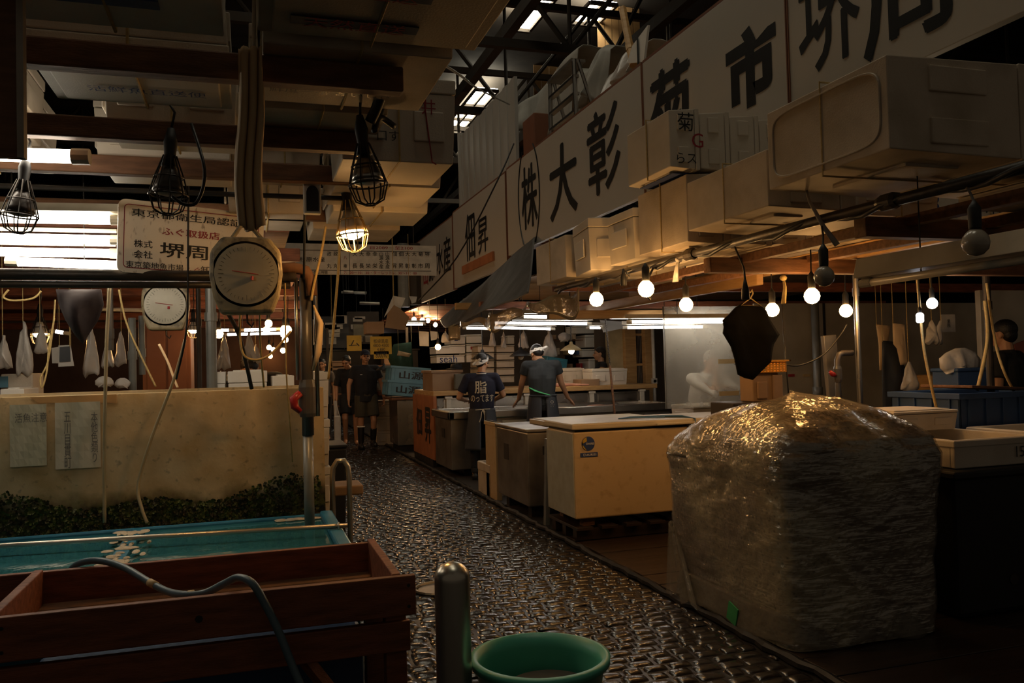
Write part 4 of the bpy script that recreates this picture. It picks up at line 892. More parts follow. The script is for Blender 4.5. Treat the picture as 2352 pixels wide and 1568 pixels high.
root = thing('wrapped_load', 'big domed load wrapped in bubble film standing on the ground beside the cobbles', 'wrapped load', (2.92, 4.05, 0))
NR, NA = 130, 260
prof = [(0, .98, .02), (.12, .98, .1), (.35, 1.0, .4), (.55, 1.02, .7), (.6, 1.03, .8), (.63, 1.045, .85), (.68, 1.045, .93), (.73, 1.0, 1.0), (.79, .88, 1.07), (.86, .7, 1.14), (.93, .42, 1.2), (1, .0, 1.235)]
def pv(t):
    for i in range(len(prof) - 1):
        if t <= prof[i + 1][0]:
            k = (t - prof[i][0]) / (prof[i + 1][0] - prof[i][0]); return prof[i][1] + (prof[i + 1][1] - prof[i][1]) * k, prof[i][2] + (prof[i + 1][2] - prof[i][2]) * k
    return prof[-1][1:]
V = []
for i in range(NR + 1):
    s_, z = pv(i / NR); ex = 12 if z < .9 else 12 - 8 * min((z - .9) / .3, 1)
    for j in range(NA):
        q = 2 * math.pi * (j + .5) / NA; cx, sy = math.cos(q), math.sin(q)
        rr = (abs(cx) ** ex + abs(sy) ** ex) ** (-1 / ex)
        x = 2.935 + (.46 + .03 * min(z / .9, 1)) * s_ * rr * cx; y = 4.02 + .59 * s_ * rr * sy
        if z > .9: x += .0 ; z2 = z - .03 * sy
        else: z2 = z
        nz = mnoise.noise(Vector((x * 2.5, y * 2.5, z * 2.5))) * .016 + (.5 - abs(mnoise.noise(Vector((x * 5, y * 5, z * 7 + x * 3))))) * .012 + (.5 - abs(mnoise.noise(Vector((x * 11, y * 11, z * 15))))) * .008 - .01
        fold = .012 * math.sin(q * 9 + z * 14) * (1 if z > .95 else .15)
        f = 1 + (nz + fold) / .5
        V.append((2.92 + (x - 2.92) * f, 4.03 + (y - 4.03) * f, z2 + nz * .5))
mb = MB(); mb.add(V, [(i * NA + j, i * NA + (j + 1) % NA, (i + 1) * NA + (j + 1) % NA, (i + 1) * NA + j) for i in range(NR) for j in range(NA)])
mb.build('bubble_wrap', WR, root, smooth=True)
OF = bpy.data.materials.new('outer_film'); OF.use_nodes = True; nt = OF.node_tree; N = nt.nodes; L = nt.links; N.clear()
out = N.new('ShaderNodeOutputMaterial'); tr = N.new('ShaderNodeBsdfTransparent'); tr.inputs[0].default_value = (.92, .9, .86, 1); gl = N.new('ShaderNodeBsdfGlossy'); gl.inputs[0].default_value = (.95, .92, .85, 1); gl.inputs[1].default_value = .06
df = N.new('ShaderNodeBsdfDiffuse'); df.inputs[0].default_value = (.5, .47, .4, 1)
tc = N.new('ShaderNodeTexCoord'); mp = N.new('ShaderNodeMapping'); mp.inputs['Scale'].default_value = (1.6, 1.6, 11); L.new(tc.outputs['Object'], mp.inputs[0])
a_ = N.new('ShaderNodeTexNoise'); a_.inputs['Scale'].default_value = 2.4; a_.inputs['Detail'].default_value = 6; a_.inputs['Distortion'].default_value = 1.5; L.new(mp.outputs[0], a_.inputs[0])
c_ = N.new('ShaderNodeTexVoronoi'); c_.inputs['Scale'].default_value = 34; L.new(tc.outputs['Object'], c_.inputs[0])
b1 = N.new('ShaderNodeBump'); b1.inputs['Strength'].default_value = .38; b1.inputs['Distance'].default_value = .03; L.new(a_.outputs[0], b1.inputs['Height']); b2 = N.new('ShaderNodeBump'); b2.inputs['Strength'].default_value = .6; b2.inputs['Distance'].default_value = .006; L.new(c_.outputs['Distance'], b2.inputs['Height']); L.new(b1.outputs[0], b2.inputs['Normal']); L.new(b2.outputs[0], gl.inputs['Normal'])
m1 = N.new('ShaderNodeMixShader'); m1.inputs[0].default_value = .2; L.new(tr.outputs[0], m1.inputs[1]); L.new(df.outputs[0], m1.inputs[2]); m2 = N.new('ShaderNodeMixShader'); m2.inputs[0].default_value = .22; L.new(m1.outputs[0], m2.inputs[1]); L.new(gl.outputs[0], m2.inputs[2]); L.new(m2.outputs[0], out.inputs[0])
mo = MB(); mo.add([(2.935 + (x - 2.935) * 1.012, 4.02 + (y - 4.02) * 1.012, z + .004) for x, y, z in V], mb.f); mo.build('outer_film', OF, root, smooth=True)
# loose film skirt along the bottom and a torn flap
def fn(a, b_):
    j = a * 2 * math.pi; ex = 9; rr = (abs(math.cos(j)) ** ex + abs(math.sin(j)) ** ex) ** (-1 / ex); o_ = 1.01 + .035 * b_ + .02 * math.sin(a * 70) * b_
    return (2.92 + .445 * rr * math.cos(j) * o_, 4.03 + .575 * rr * math.sin(j) * o_, .18 * (1 - b_) + .012 + .02 * math.sin(a * 43) * b_ + .02 * b_)
MB().sheet(fn, 140, 6, .002).build('film_skirt', FILM, root, smooth=True)
def fn(a, b_): return (2.46 - .03 * b_ + .01 * math.sin(a * 20), 4.62 - .28 * a * (.3 + b_), .45 - .42 * b_ - .02 * math.sin(a * 14))
MB().sheet(fn, 16, 14, .003).build('torn_flap', FILM, root, smooth=True)
MB().tube([(2.46, 4.6, .86), (2.465, 3.5, .845), (2.5, 3.44, .845), (3.36, 3.45, .84), (3.4, 3.5, .84)], .009, 6).build('binding_cord', RUBBER, root)
a = onx(1683, 1408, 2.46); MB().box(2.452, 2.459, a.y - .05, a.y + .04, a.z - .05, a.z + .05, R=Euler((.3, 0, 0)).to_matrix()).build('green_tape', GREENC, root)

# ------------------------------------------------------------------ left stall: posts, beams, boxes overhead
for i, (y, M_, z0, x1, lab) in enumerate(((2.5, WOODB, 2.3, .47, 'nearest dark cross beam of the left stall under the foam boxes'), (3.24, WOODB, 2.3, .46, 'second dark cross beam of the left stall'),
        (3.8, WOODB, 2.3, .46, 'third cross beam of the left stall, behind the cage lamps'), (4.78, WOODB, 2.3, .45, 'fourth cross beam of the left stall, above the enamel sign'))):
    beam(-1.9, x1, y, y + .06, z0, z0 + .078, lab, M_)
tag(MB().tube([(-2.5, 4.05, 2.28), (.46, 4.05, 2.28)], .012, 8).tube([(-1.2, 4.05, 2.28), (-1.2, 4.05, 2.38)], .006, 6).tube([(-.3, 4.05, 2.28), (-.3, 4.05, 2.38)], .006, 6).build('conduit', PIPE), 'thin dark conduit slung below the left cross beams', 'pipe')
r = thing('hanging_board', 'dim brown board hanging at the upper left corner, close to the camera', 'board', (-1.1, 2.1, 2))
a = ony(52, 362, 2.1); MB().box(a.x - .6, a.x, 2.1, 2.12, a.z, 2.9).build('panel', WOODB, r); MB().box(a.x - .01, a.x + .004, 2.095, 2.125, a.z, 2.9).build('edge_strip', STEELD, r)
rows = [(-.62, -.035, 1.75, 2.42, 'near left foam box with a blue label underneath'), (.04, .7, 1.0, 1.5, 'foam box at the top of the overhanging stack, nearest the camera'),
        (.04, .69, 1.52, 1.92, 'foam box with two printed fish labels underneath'), (.04, .66, 1.94, 2.36, 'foam box with dark printed strips underneath, over the first beam end'),
        (-.6, -.04, 2.6, 3.1, 'foam box with red and blue print between the first two left beams'), (.04, .62, 2.4, 2.96, 'foam box lit warm underneath, right of the hanging cloth'),
        (-.5, -.02, 3.32, 3.72, 'foam box with a red mark between the second and third left beams'), (.02, .52, 3.0, 3.3, 'printed foam box above the unlit cage lamp'),
        (-.62, -.05, 3.9, 4.4, 'foam box between the third and fourth left beams'), (0.0, .34, 3.82, 4.3, 'foam box behind the clock above the scale')]
lb = []
for i, (x0, x1, y0, y1, lab) in enumerate(rows):
    lb.append(rb(x0, x1, y0, y1, 2.382, 2.382 + (.3 if i % 2 else .28), lab, [FOAM, FOAM2][i % 2], 'down' if i in (2, 3, 4) else 'flat'))
def under(box, x0, x1, y0, y1, M, s=None, tm=None):
    MB().box(x0, x1, y0, y1, 2.376, 2.3805).build('printed_label', M, box)
    if s: txt(box, s, ((x0 + x1) / 2, (y0 + y1) / 2, 2.3755), X, Y if False else NY, width=(x1 - x0) * .8, M=tm or REDINK, name='print')
DKL = mat('dark_label', (.02, .02, .022), .4); under(lb[0], -.45, -.2, 2.2, 2.25, BLUEINK)
under(lb[2], .15, .48, 1.58, 1.65, DKL); under(lb[2], .13, .5, 1.74, 1.84, mat('fish_label', (.2, .07, .04), .5, c2=(.04, .05, .06), scale=12, amt=1))
under(lb[3], .12, .46, 2.0, 2.05, DKL, '天然直送', REDINK); under(lb[3], .12, .46, 2.2, 2.25, DKL, '天然直送', REDINK)
txt(lb[4], '大 一 大', (-.3, 2.75, 2.3785), X, NY, width=.3, M=REDINK, name='print'); txt(lb[4], '活鮮魚直送便', (-.3, 2.92, 2.3785), X, NY, width=.36, M=BLUEINK, name='print')
txt(lb[5], '鮮度一番 おいしさ', (.28, 2.8, 2.3785), X, NY, width=.4, M=DKL, name='print'); txt(lb[5], '鮮魚', (.1, 2.72, 2.3785), X, NY, width=.12, M=REDINK, name='print')
txt(lb[6], '活', (-.2, 3.4, 2.3785), X, NY, width=.1, M=REDINK, name='print')
o = rb(.36, .85, 3.35, 3.8, 2.3, 2.66, 'tall foam box with red string and black scribbles at the end of the left overhang', FOAM)
mark(o, '山上', (.56, 3.345, 2.6), X, Z, .08); mark(o, '井', (.73, 3.345, 2.53), X, Z, .06, REDINK); mark(o, '口す', (.56, 3.345, 2.4), X, Z, .09)
MB().tube([(.7, 3.345, 2.66), (.74, 3.344, 2.3), (.76, 3.36, 2.295)], .003, 5).build('red_string', REDINK, o)
o = rb(.42, .95, 4.36, 4.8, 2.28, 2.5, 'second foam box of the left overhang with a dark sticker', FOAM)
MB().box(.8, .9, 4.353, 4.357, 2.4, 2.45).build('printed_label', DKL, o)
rb(.38, .9, 3.82, 4.34, 2.3, 2.56, 'foam box between the string-tied one and the stickered one', FOAM)
rb(.35, .88, 4.82, 5.3, 2.26, 2.5, 'lowest farthest foam box of the left overhang', FOAM2)
rb(-.1, .33, 4.6, 5.2, 2.3, 2.56, 'foam box above the large round scale', FOAM2)
for i, (x0, y0) in enumerate(((-1.75, 2.6), (-1.75, 3.3), (-1.25, 2.6), (-1.25, 3.3), (-1.3, 3.8))):
    rb(x0, x0 + .48, y0, y0 + .45, 2.382, 2.66, ['foam box at the far left edge of the overhead rack', 'foam box at the far left of the second row', 'foam box beside the hanging board', 'foam box left of the first cage lamp', 'foam box above the row of bright fluorescent lamps'][i], FOAM2)
# hanging cloth
pc = ony(575, 300, 3.0)
def fn(a, b_):
    top = ony(545 + 58 * a, 112, 2.35); bot = ony(555 + 42 * a, 515 + 18 * math.sin(a * 3.1), 3.9); p = top.lerp(bot, b_ ** 1.1)
    y_ = 2.42 + (b_ * 1.5 if b_ > .05 else 0); p = ony(547 + 55 * a + 7 * math.sin(b_ * 7) * (b_), 112 + (405 + 16 * math.sin(a * 3.3)) * b_, 2.46 + .0 * b_)
    return p + Vector((0, .02 * math.sin(a * 17 + b_ * 3), 0))
tag(MB().sheet(fn, 26, 30, .006).build('hanging_towel', CLOTH, smooth=True), 'long tan cloth hanging from the nearest left beam', 'cloth')
# caged lamps
def cage_lamp(u, v, d, label, lit=False, s=1., body=DARKP, cage=None, tilt=0.):
    p = atd(u, v, d); t = thing('cage_lamp', label, 'lamp', p); R = Euler((0, tilt, 0)).to_matrix(); F = lambda x, y, z: p + R @ Vector((x * s, y * s, z * s))
    MB().tube([F(0, 0, .2), F(0, 0, .15), F(0, 0, .1), F(0, 0, .06)], [.012 * s, .024 * s, .02 * s, .03 * s], 12).build('holder', BLACKPL, t, smooth=True)
    prof = [(.02, .06), (.035, .03), (.05, -.01), (.056, -.03)]
    m_ = MB(); pr = [F(0, 0, z) for _, z in prof]; m_.tube(pr, [r_ * s for r_, _ in prof], 18); m_.build('reflector_bulb', ENAMEL if lit else body, t, smooth=True)
    (MB().ell(F(0, 0, -.03), .05 * s, .05 * s, .034 * s, 18) if lit else MB().tube([F(0, 0, -.03), F(0, 0, -.04), F(0, 0, -.047)], [.055 * s, .045 * s, .02 * s], 18)).build('bulb_face', (CAGEON if lit else body), t, smooth=True)
    c = MB(); n = 9
    for k in range(n):
        q = 2 * math.pi * k / n; cq, sq = math.cos(q), math.sin(q)
        c.tube([F(.022 * cq, .022 * sq, .1), F(.05 * cq, .05 * sq, .02), F(.068 * cq, .068 * sq, -.045), F(.05 * cq, .05 * sq, -.1), F(.02 * cq, .02 * sq, -.115)], .0028 * s, 5)
    for rr_, z in ((.068, -.045), (.05, .02), (.02, -.115)): c.tube([F(rr_ * math.cos(q), rr_ * math.sin(q), z) for q in np.linspace(0, 2 * math.pi, 18, endpoint=False)], .0032 * s, 5, closed=True)
    c.build('cage', cage or PIPE, t); MB().tube([F(0, 0, .19), F(.01, 0, .26), Vector((p.x, p.y, max(2.46 if p.y > 5 else 2.38, p.z + .3)))], .005 * s, 6).build('cord', RUBBER, t, smooth=True); return t
cage_lamp(806, 515, 4.0, 'lit caged lamp glowing warm below the left overhang', True, 1.15, cage=ROPE, tilt=-.12)
cage_lamp(842, 395, 2.9, 'unlit caged reflector lamp above the lit one', False, 1.0, tilt=-.1, body=STEEL)
cage_lamp(388, 420, 3.0, 'black caged lamp hanging in front of the enamel sign', False, 1.0, tilt=.05)
cage_lamp(48, 470, 3.0, 'black caged lamp in front of the fluorescent lamps at the far left', False, .9, tilt=.1)
cage_lamp(92, 757, 7.0, 'small glowing caged lamp far left over the tank', True, 1.1, cage=PIPE)
cage_lamp(444, 752, 7.2, 'small glowing caged lamp between the two scales', True, .8, cage=PIPE)
cordp([ony(440, 285, 3.2), ony(470, 390, 3.0), ony(455, 460, 3.0), ony(425, 470, 3.0), ony(395, 450, 3.0)], .006, 'black cable looping beside the black caged lamp', RUBBER)
cordp([ony(433, 420, 4.4), ony(432, 560, 4.4), ony(431, 700, 4.4), ony(425, 780, 4.4), ony(405, 870, 4.5)], .005, 'thin black cord in front of the enamel sign', RUBBER)
cordp([ony(900, 190, 2.9), ony(880, 240, 3.0), ony(860, 300, 2.9), ony(872, 270, 2.95), ony(905, 290, 3.0)], .012, 'thick black cable bunched at the end of the left beams', RUBBER)
cordp([ony(890, 130, 2.75), ony(875, 220, 2.85), ony(850, 280, 2.9)], .02, 'bundle of black cables at the beam ends', RUBBER)
# clock-like box
p = ony(717, 455, 3.95); r = thing('dial_box', 'small pale box with a dark round-topped window hanging above the scale', 'meter', p)
MB().box(p.x - .04, p.x + .04, 3.93, 3.98, p.z - .075, p.z + .075).build('case', ENAMEL, r, bevel=.006)
MB().prism([(-.028, -.065), (.028, -.065), (.028, .02)] + [(.028 * math.cos(t), .02 + .035 * math.sin(t)) for t in np.linspace(.2, 2.94, 8)] + [(-.028, .02)], lambda a, b_, d: (p.x + a, 3.93 - d, p.z + b_), 0, .006).build('window', BLACKPL, r)
MB().box(p.x - .035, p.x + .035, 3.95, 3.97, p.z + .075, p.z + .1).build('cap', BLACKPL, r)

# enamel sign of the left stall
SA = math.radians(17); SRR = Vector((math.cos(SA), math.sin(SA), -.035)).normalized(); SN = SRR.cross(Vector((0, 0, 1))).normalized(); SUU = -SRR.cross(SN); SP0 = ony(272, 455, 4.5)
def sgn(u, v):
    d = ray(u, v); p = CAM + d * ((SP0 - CAM).dot(SN) / d.dot(SN)); q = p - SP0; return q.dot(SRR), q.dot(SUU)
def spt(a, b_, d=0.): return SP0 + SRR * a + SUU * b_ + SN * d
r = thing('enamel_sign', 'speckled white rounded sign with black and red characters above the tank', 'sign', SP0)
def rrect(x0, x1, z0, z1, rad, k=5):
    P = []
    for cx, cz, a0 in ((x1 - rad, z1 - rad, 0), (x0 + rad, z1 - rad, math.pi / 2), (x0 + rad, z0 + rad, math.pi), (x1 - rad, z0 + rad, 1.5 * math.pi)):
        P += [(cx + rad * math.cos(a0 + i * math.pi / 2 / k), cz + rad * math.sin(a0 + i * math.pi / 2 / k)) for i in range(k + 1)]
    return P
ESIGN = mat('speckled_enamel', (.85, .76, .62), .4, c2=(.22, .14, .07), scale=26, amt=.8, thr=(.6, .72), stretch=(1.6, 1, .7))
_, zb_ = sgn(270, 624); x1_, _ = sgn(604, 560)
MB().prism(rrect(0, x1_, zb_, 0, .035), lambda p, q, d: spt(p, q, d), -.008, .008).build('plate', ESIGN, r)
MB().tube([spt(p, q, .009) for p, q in rrect(.028, x1_ - .028, zb_ + .025, -.025, .02)], .0022, 4, closed=True).build('red_border', REDINK, r)
def etx(s, u0, u1, v0, v1, M=INK, off=.01, name='lettering'):
    """(u0, v0) top left, (u1, v1) bottom right of the line as printed"""
    x0, z0 = sgn(u0, v0); x1, z1 = sgn(u1, v1); return txt(r, s, spt((x0 + x1) / 2, (z0 + z1) / 2, .0085), SRR, SUU, width=x1 - x0, height=abs(z0 - z1), M=M, off=off, name=name)
etx('東京都衛生局認証済', 302, 585, 478, 526, off=.006); etx('ふぐ取扱店', 372, 503, 522, 552, REDINK); etx('株式', 307, 349, 550, 571, off=.008); etx('会社', 307, 349, 574, 595, off=.008)
etx('堺周商店', 367, 590, 556, 608, off=.008); etx('東京築地魚市場', 288, 420, 598, 624, off=.002); etx('ふぐ', 422, 458, 612, 629, REDINK, 0); etx('卸売人', 460, 530, 611, 634, off=.002)
# hanging dial scales
def scale(u, v, d, s, label, tiltz=0.):
    p = atd(u, v, d); t = thing('hanging_scale', label, 'scale', p)
    out = [(.155, .0), (.15, .1), (.1, .165), (-.1, .165), (-.15, .1), (-.155, 0), (-.14, -.1), (-.11, -.175), (.11, -.175), (.14, -.1)]
    MB().prism([(a * s, b_ * s) for a, b_ in out], lambda a, b_, q: (p.x + a, p.y + q, p.z + b_), -.02 * s, .1 * s).build('casing', SCALEC, t, bevel=.018 * s, seg=3)
    MB().lathe([(0, -.03 * s), (.128 * s, -.03 * s), (.134 * s, -.02 * s), (.134 * s, .03)], p, 40, 'Y').build('dial', SCALED, t, smooth=False)
    MB().lathe([(.128 * s, -.036 * s), (.145 * s, -.036 * s), (.147 * s, -.01 * s), (.145 * s, .02 * s), (.13 * s, .02 * s)], p, 40, 'Y').build('rim', SCALEC, t, smooth=True)
    MB().lathe([(0, -.046 * s), (.014 * s, -.046 * s), (.018 * s, -.03 * s)], p, 16, 'Y').build('hub', YELP, t); tk = MB()
    for k in range(40):
        q = 2 * math.pi * k / 40; r0, r1 = (.105 if k % 5 else .095) * s, .118 * s
        tk.tube([p + Vector((r0 * math.sin(q), -.0315 * s, r0 * math.cos(q))), p + Vector((r1 * math.sin(q), -.0315 * s, r1 * math.cos(q)))], .0009, 4)
    tk.build('tick_marks', INK, t)
    MB().tube([p + Vector((-.06 * s, -.036 * s, .012 * s)), p + Vector((.05 * s, -.036 * s, -.004))], .002, 5).build('pointer', REDINK, t)
    MB().tube([p + Vector((.024 * s, -.034 * s, -.012)), p + Vector((.022 * s, -.034 * s, -.03))], .008, 6).build('red_mark', REDINK, t)
    MB().tube([p + Vector((-.06 * s, .03, .16 * s)), p + Vector((-.02 * s, .03, .22 * s)), p + Vector((.02 * s, .03, .22 * s)), p + Vector((.07 * s, .03, .16 * s))], .01 * s, 8).tube([p + Vector((0, .03, .2 * s)), Vector((p.x, p.y + .03, max(2.38 if p.y < 5 else 2.46, p.z + .34)))], .007, 6).build('hanger', SCALEC, t)
    MB().tube([p + Vector((0, .03, -.175 * s)), p + Vector((0, .03, -.21 * s)), p + Vector((.02, .03, -.23 * s)), p + Vector((.03, .03, -.21 * s))], .005, 6).build('hook', PIPE, t); return t
scale(566, 630, 3.95, 1.08, 'large round dial scale hanging in front of the enamel sign')
scale(380, 700, 5.6, .98, 'smaller-looking round dial scale hanging behind the horizontal pipes')
# horizontal pipes and the tank post
r = thing('pipe_rack', 'double horizontal black pipe across the top of the left tank, with a rusty elbow', 'pipe', (-.7, 4.55, 1.93))
a = ony(690, 655, 4.55)
MB().tube([(-2.6, 4.55, 1.955), (-1, 4.55, 1.955), (.25, 4.55, 1.95)], .028, 12).build('upper_pipe', PIPE, r, smooth=True)
MB().tube([(-2.6, 4.55, 1.905), (-1, 4.55, 1.905), (.22, 4.55, 1.905)], .018, 12).build('lower_pipe', PIPE, r, smooth=True)
MB().tube([(.1, 4.55, 1.99), (.24, 4.55, 2.0), (.3, 4.55, 1.985), (.325, 4.55, 1.94), (.33, 4.55, 1.85)], .03, 12).build('rusty_elbow', mat('rust', (.2, .09, .04), .7, c2=(.08, .04, .02), scale=14, bump=.3), r, smooth=True)
r = thing('tank_post', 'grey water pipe rising out of the blue tank, with wrapped joint and red valve', 'pipe', (.3, 4.6, .6))
px = .3; MB().tube([(px, 4.6, .5), (px - .002, 4.6, 1.1)], .027, 14).build('lower_pipe', GREYP, r, smooth=True)
MB().tube([(px, 4.6, 1.1), (px, 4.6, 1.95)], .032, 14).build('upper_pipe', DARKP, r, smooth=True)
MB().tube([(px + .055, 4.62, 1.2), (px + .055, 4.62, 1.95)], .012, 8).tube([(px - .05, 4.58, 1.4), (px - .05, 4.58, 1.95)], .01, 8).build('side_tube', STEEL, r, smooth=True)
MB().lathe([(.04, 1.2), (.045, 1.22), (.045, 1.36), (.038, 1.4)], (px, 4.6, 0), 14).build('valve_body', DARKP, r)
MB().tube([(px - .04, 4.56, 1.33), (px - .075, 4.55, 1.3), (px - .07, 4.55, 1.26), (px - .04, 4.55, 1.23)], [.02, .024, .022, .014], 8).build('valve_handle', REDP, r, smooth=True)
MB().tube([(px + .04, 4.57, 1.8), (px + .075, 4.56, 1.7), (px + .06, 4.56, 1.55), (px + .03, 4.57, 1.45)], [.01, .03, .035, .015], 9, flat=.5).build('wrapping', CLOTH, r, smooth=True)
# left fluorescent lamps
for i, (ua, va, ub, vb) in enumerate(((-230, 498, 269, 505), (-250, 540, 268, 551), (-230, 574, 266, 582), (28, 600, 560, 620))):
    tube_lamp(atd(ua, va, 4.05 + .12 * i), atd(ub, vb, 4.3 + .12 * i), ['topmost of the four bright fluorescent lamps at the left', 'second of the four bright fluorescent lamps', 'third of the four bright fluorescent lamps', 'lowest of the four bright lamps, ending left above the pipe'][i], rr=.024, housing=(i == 0), M=TUBEL, pins=True)
    bar = MB(); p0, p1 = atd(ua, va - 20, 4.15 + .12 * i), atd(ub, vb - 20, 4.4 + .12 * i)
    tag(bar.tube([p0, p1], .012, 6).build('lamp_rail', ENAMEL), ['rail above the topmost left fluorescent lamp', 'rail above the second left fluorescent lamp', 'rail above the third left fluorescent lamp', 'rail above the lowest left fluorescent lamp'][i], 'rail')
tube_lamp(atd(-300, 345, 2.9), atd(186, 360, 3.05), 'bright fluorescent lamp behind the hanging board at the upper left', rr=.026, housing=False, M=TUBEL)
tube_lamp(atd(185, 709, 7.5), atd(330, 712, 7.4), 'unlit fluorescent tube far left under the pipes', lit=False, housing=False)
tube_lamp(atd(122, 760, 8.0), atd(154, 765, 8.0), 'short bright lamp glimpsed behind the yellow cord', housing=False)
tube_lamp(atd(556, 758, 9.6), atd(640, 756, 9.6), 'thin bright lamp far behind the large scale', housing=False)
tube_lamp(atd(494, 758, 9.8), atd(532, 758, 9.8), 'short bright lamp beside the grey post', housing=False)
tube_lamp(atd(518, 768, 11), atd(650, 765, 11), 'lower thin bright lamp behind the large scale', housing=False)

# ------------------------------------------------------------------ left tanks
FGL = bpy.data.materials.new('stained_fibreglass'); FGL.use_nodes = True
nt = FGL.node_tree; N = nt.nodes; L = nt.links; b = N['Principled BSDF']; tc = N.new('ShaderNodeTexCoord'); sx = N.new('ShaderNodeSeparateXYZ'); L.new(tc.outputs['Object'], sx.inputs[0])
na = N.new('ShaderNodeTexNoise'); na.inputs['Scale'].default_value = 5; na.inputs['Detail'].default_value = 7; L.new(tc.outputs['Object'], na.inputs[0])
nb = N.new('ShaderNodeTexNoise'); nb.inputs['Scale'].default_value = 24; nb.inputs['Detail'].default_value = 4; L.new(tc.outputs['Object'], nb.inputs[0])
c1 = N.new('ShaderNodeValToRGB'); e = c1.color_ramp.elements; e[0].position = .3; e[0].color = (.6, .42, .2, 1); e[1].position = .7; e[1].color = (.85, .68, .42, 1); L.new(na.outputs[0], c1.inputs[0])
sp = N.new('ShaderNodeMapRange'); sp.inputs[1].default_value = .6; sp.inputs[2].default_value = .72; sp.inputs[4].default_value = .55; L.new(nb.outputs[0], sp.inputs[0])
mx1 = N.new('ShaderNodeMix'); mx1.data_type = 'RGBA'; mx1.inputs[7].default_value = (.16, .12, .08, 1); L.new(sp.outputs[0], mx1.inputs[0]); L.new(c1.outputs[0], mx1.inputs[6])
# algae grown up from the water line: a ragged band in world height
ad = N.new('ShaderNodeMath'); ad.operation = 'MULTIPLY_ADD'; ad.inputs[1].default_value = .26; L.new(na.outputs[0], ad.inputs[0]); L.new(sx.outputs[2], ad.inputs[2])
ag = N.new('ShaderNodeMapRange'); ag.inputs[1].default_value = .96; ag.inputs[2].default_value = .84; L.new(ad.outputs[0], ag.inputs[0])
cg = N.new('ShaderNodeValToRGB'); e = cg.color_ramp.elements; e[0].position = .4; e[0].color = (.02, .014, .005, 1); e[1].position = .62; e[1].color = (.13, .13, .03, 1); L.new(nb.outputs[0], cg.inputs[0])
mx2 = N.new('ShaderNodeMix'); mx2.data_type = 'RGBA'; L.new(ag.outputs[0], mx2.inputs[0]); L.new(mx1.outputs[2], mx2.inputs[6]); L.new(cg.outputs[0], mx2.inputs[7])
L.new(mx2.outputs[2], b.inputs['Base Color']); b.inputs['Roughness'].default_value = .35
bp = N.new('ShaderNodeBump'); bp.inputs['Strength'].default_value = .3; bp.inputs['Distance'].default_value = .01; L.new(nb.outputs[0], bp.inputs['Height']); L.new(bp.outputs[0], b.inputs['Normal'])
trn = N.new('ShaderNodeBsdfTranslucent'); L.new(mx2.outputs[2], trn.inputs[0]); mxs = N.new('ShaderNodeMixShader'); mxs.inputs[0].default_value = .4
outn = N['Material Output']; L.new(b.outputs[0], mxs.inputs[1]); L.new(trn.outputs[0], mxs.inputs[2]); L.new(mxs.outputs[0], outn.inputs[0])
r = thing('fish_tank', 'tall stained yellowish tank wall with algae along the bottom', 'fish tank', (-.9, 5.2, .45))
MB().box(-2.7, .415, 4.955, 4.975, .45, 1.35).build('front_pane', FGL, r, bevel=.003)
MB().box(.395, .415, 4.975, 5.9, .45, 1.35).box(-2.7, -2.68, 4.975, 5.9, .45, 1.35).box(-2.7, .415, 5.88, 5.9, .45, 1.35).build('side_pane', FGL, r)
MB().box(-2.68, .395, 4.975, 5.88, .45, 1.1).build('water', mat('tank_water', (.05, .06, .04), .08, spec=.6), r)
def leafclump(n, x0, x1, z0, z1, yb):
    m_ = MB(); rs = random.Random(3)
    for i in range(n):
        x = rs.uniform(x0, x1); ht = z1 + .05 * math.sin(x * 3.1) + .03 * math.sin(x * 9); z = rs.uniform(z0, ht) ; s_ = rs.uniform(.006, .016)
        q = rs.uniform(0, 6.28); d = Vector((math.cos(q), -.7, math.sin(q))).normalized() * s_ * 1.6; e_ = Vector((-math.sin(q), 0, math.cos(q))) * s_ * .7; c = Vector((x, yb, z))
        m_.add([c - e_ * .5, c + d * .5 - e_, c + d + Vector((0, -.003, 0)), c + d * .5 + e_, c + e_ * .5], [(0, 1, 2, 3, 4)])
    return m_
o = leafclump(5200, -2.2, .38, .62, .79, 4.954).build('algae', ALGAE, r, fixn=False); o['kind'] = 'stuff'
a = ony(68, 912, 4.95); b_ = ony(268, 925, 4.95)
tag(MB().prism([(a.x, a.z), (b_.x, ony(268, 905, 4.95).z), (b_.x, b_.z), (a.x + .04, ony(80, 925, 4.95).z)], lambda p, q, d: (p, 4.953 - d, q), 0, .003).build('brown_tape', BTAPE), 'strip of brown tape along the top of the stained tank', 'tape')
for (u0, u1, v0, v1, lab, s_) in ((22, 108, 930, 1068, 'older water-stained notice taped at the far left of the tank', '活魚注意'), (126, 232, 925, 1072, 'handwritten notice with two columns of faded characters on the tank', '')):
    a, b_ = ony(u0, v0, 4.95), ony(u1, v1, 4.95); rr_ = thing('paper_notice', lab, 'notice', (a.x, 4.95, b_.z))
    MB().sheet(lambda p, q: (a.x + (b_.x - a.x) * p, 4.95 - .004 * math.sin(p * 5 + q * 4) ** 2, a.z + (b_.z - a.z) * q), 8, 8, .001).build('paper', mat('old_paper' + str(u0), (.46, .42, .3) if u0 < 100 else (.5, .44, .34), .7, c2=(.34, .34, .22), scale=4), rr_)
    FAD = bpy.data.materials.get('faded_ink') or mat('faded_ink', (.13, .12, .11), .8)
    if s_: txt(rr_, s_, (a.x + .1, 4.944, a.z - .07), X, Z, width=.15, height=.05, M=FAD, name='handwriting')
    else:
        txt(rr_, '本\n他\n色\n類\nり', (a.x + .19, 4.944, a.z - .19), X, Z, width=.034, height=.27, M=FAD, name='handwriting'); txt(rr_, '五\n川\n目\n貫\n町', (a.x + .06, 4.944, a.z - .2), X, Z, width=.034, height=.3, M=FAD, name='handwriting')
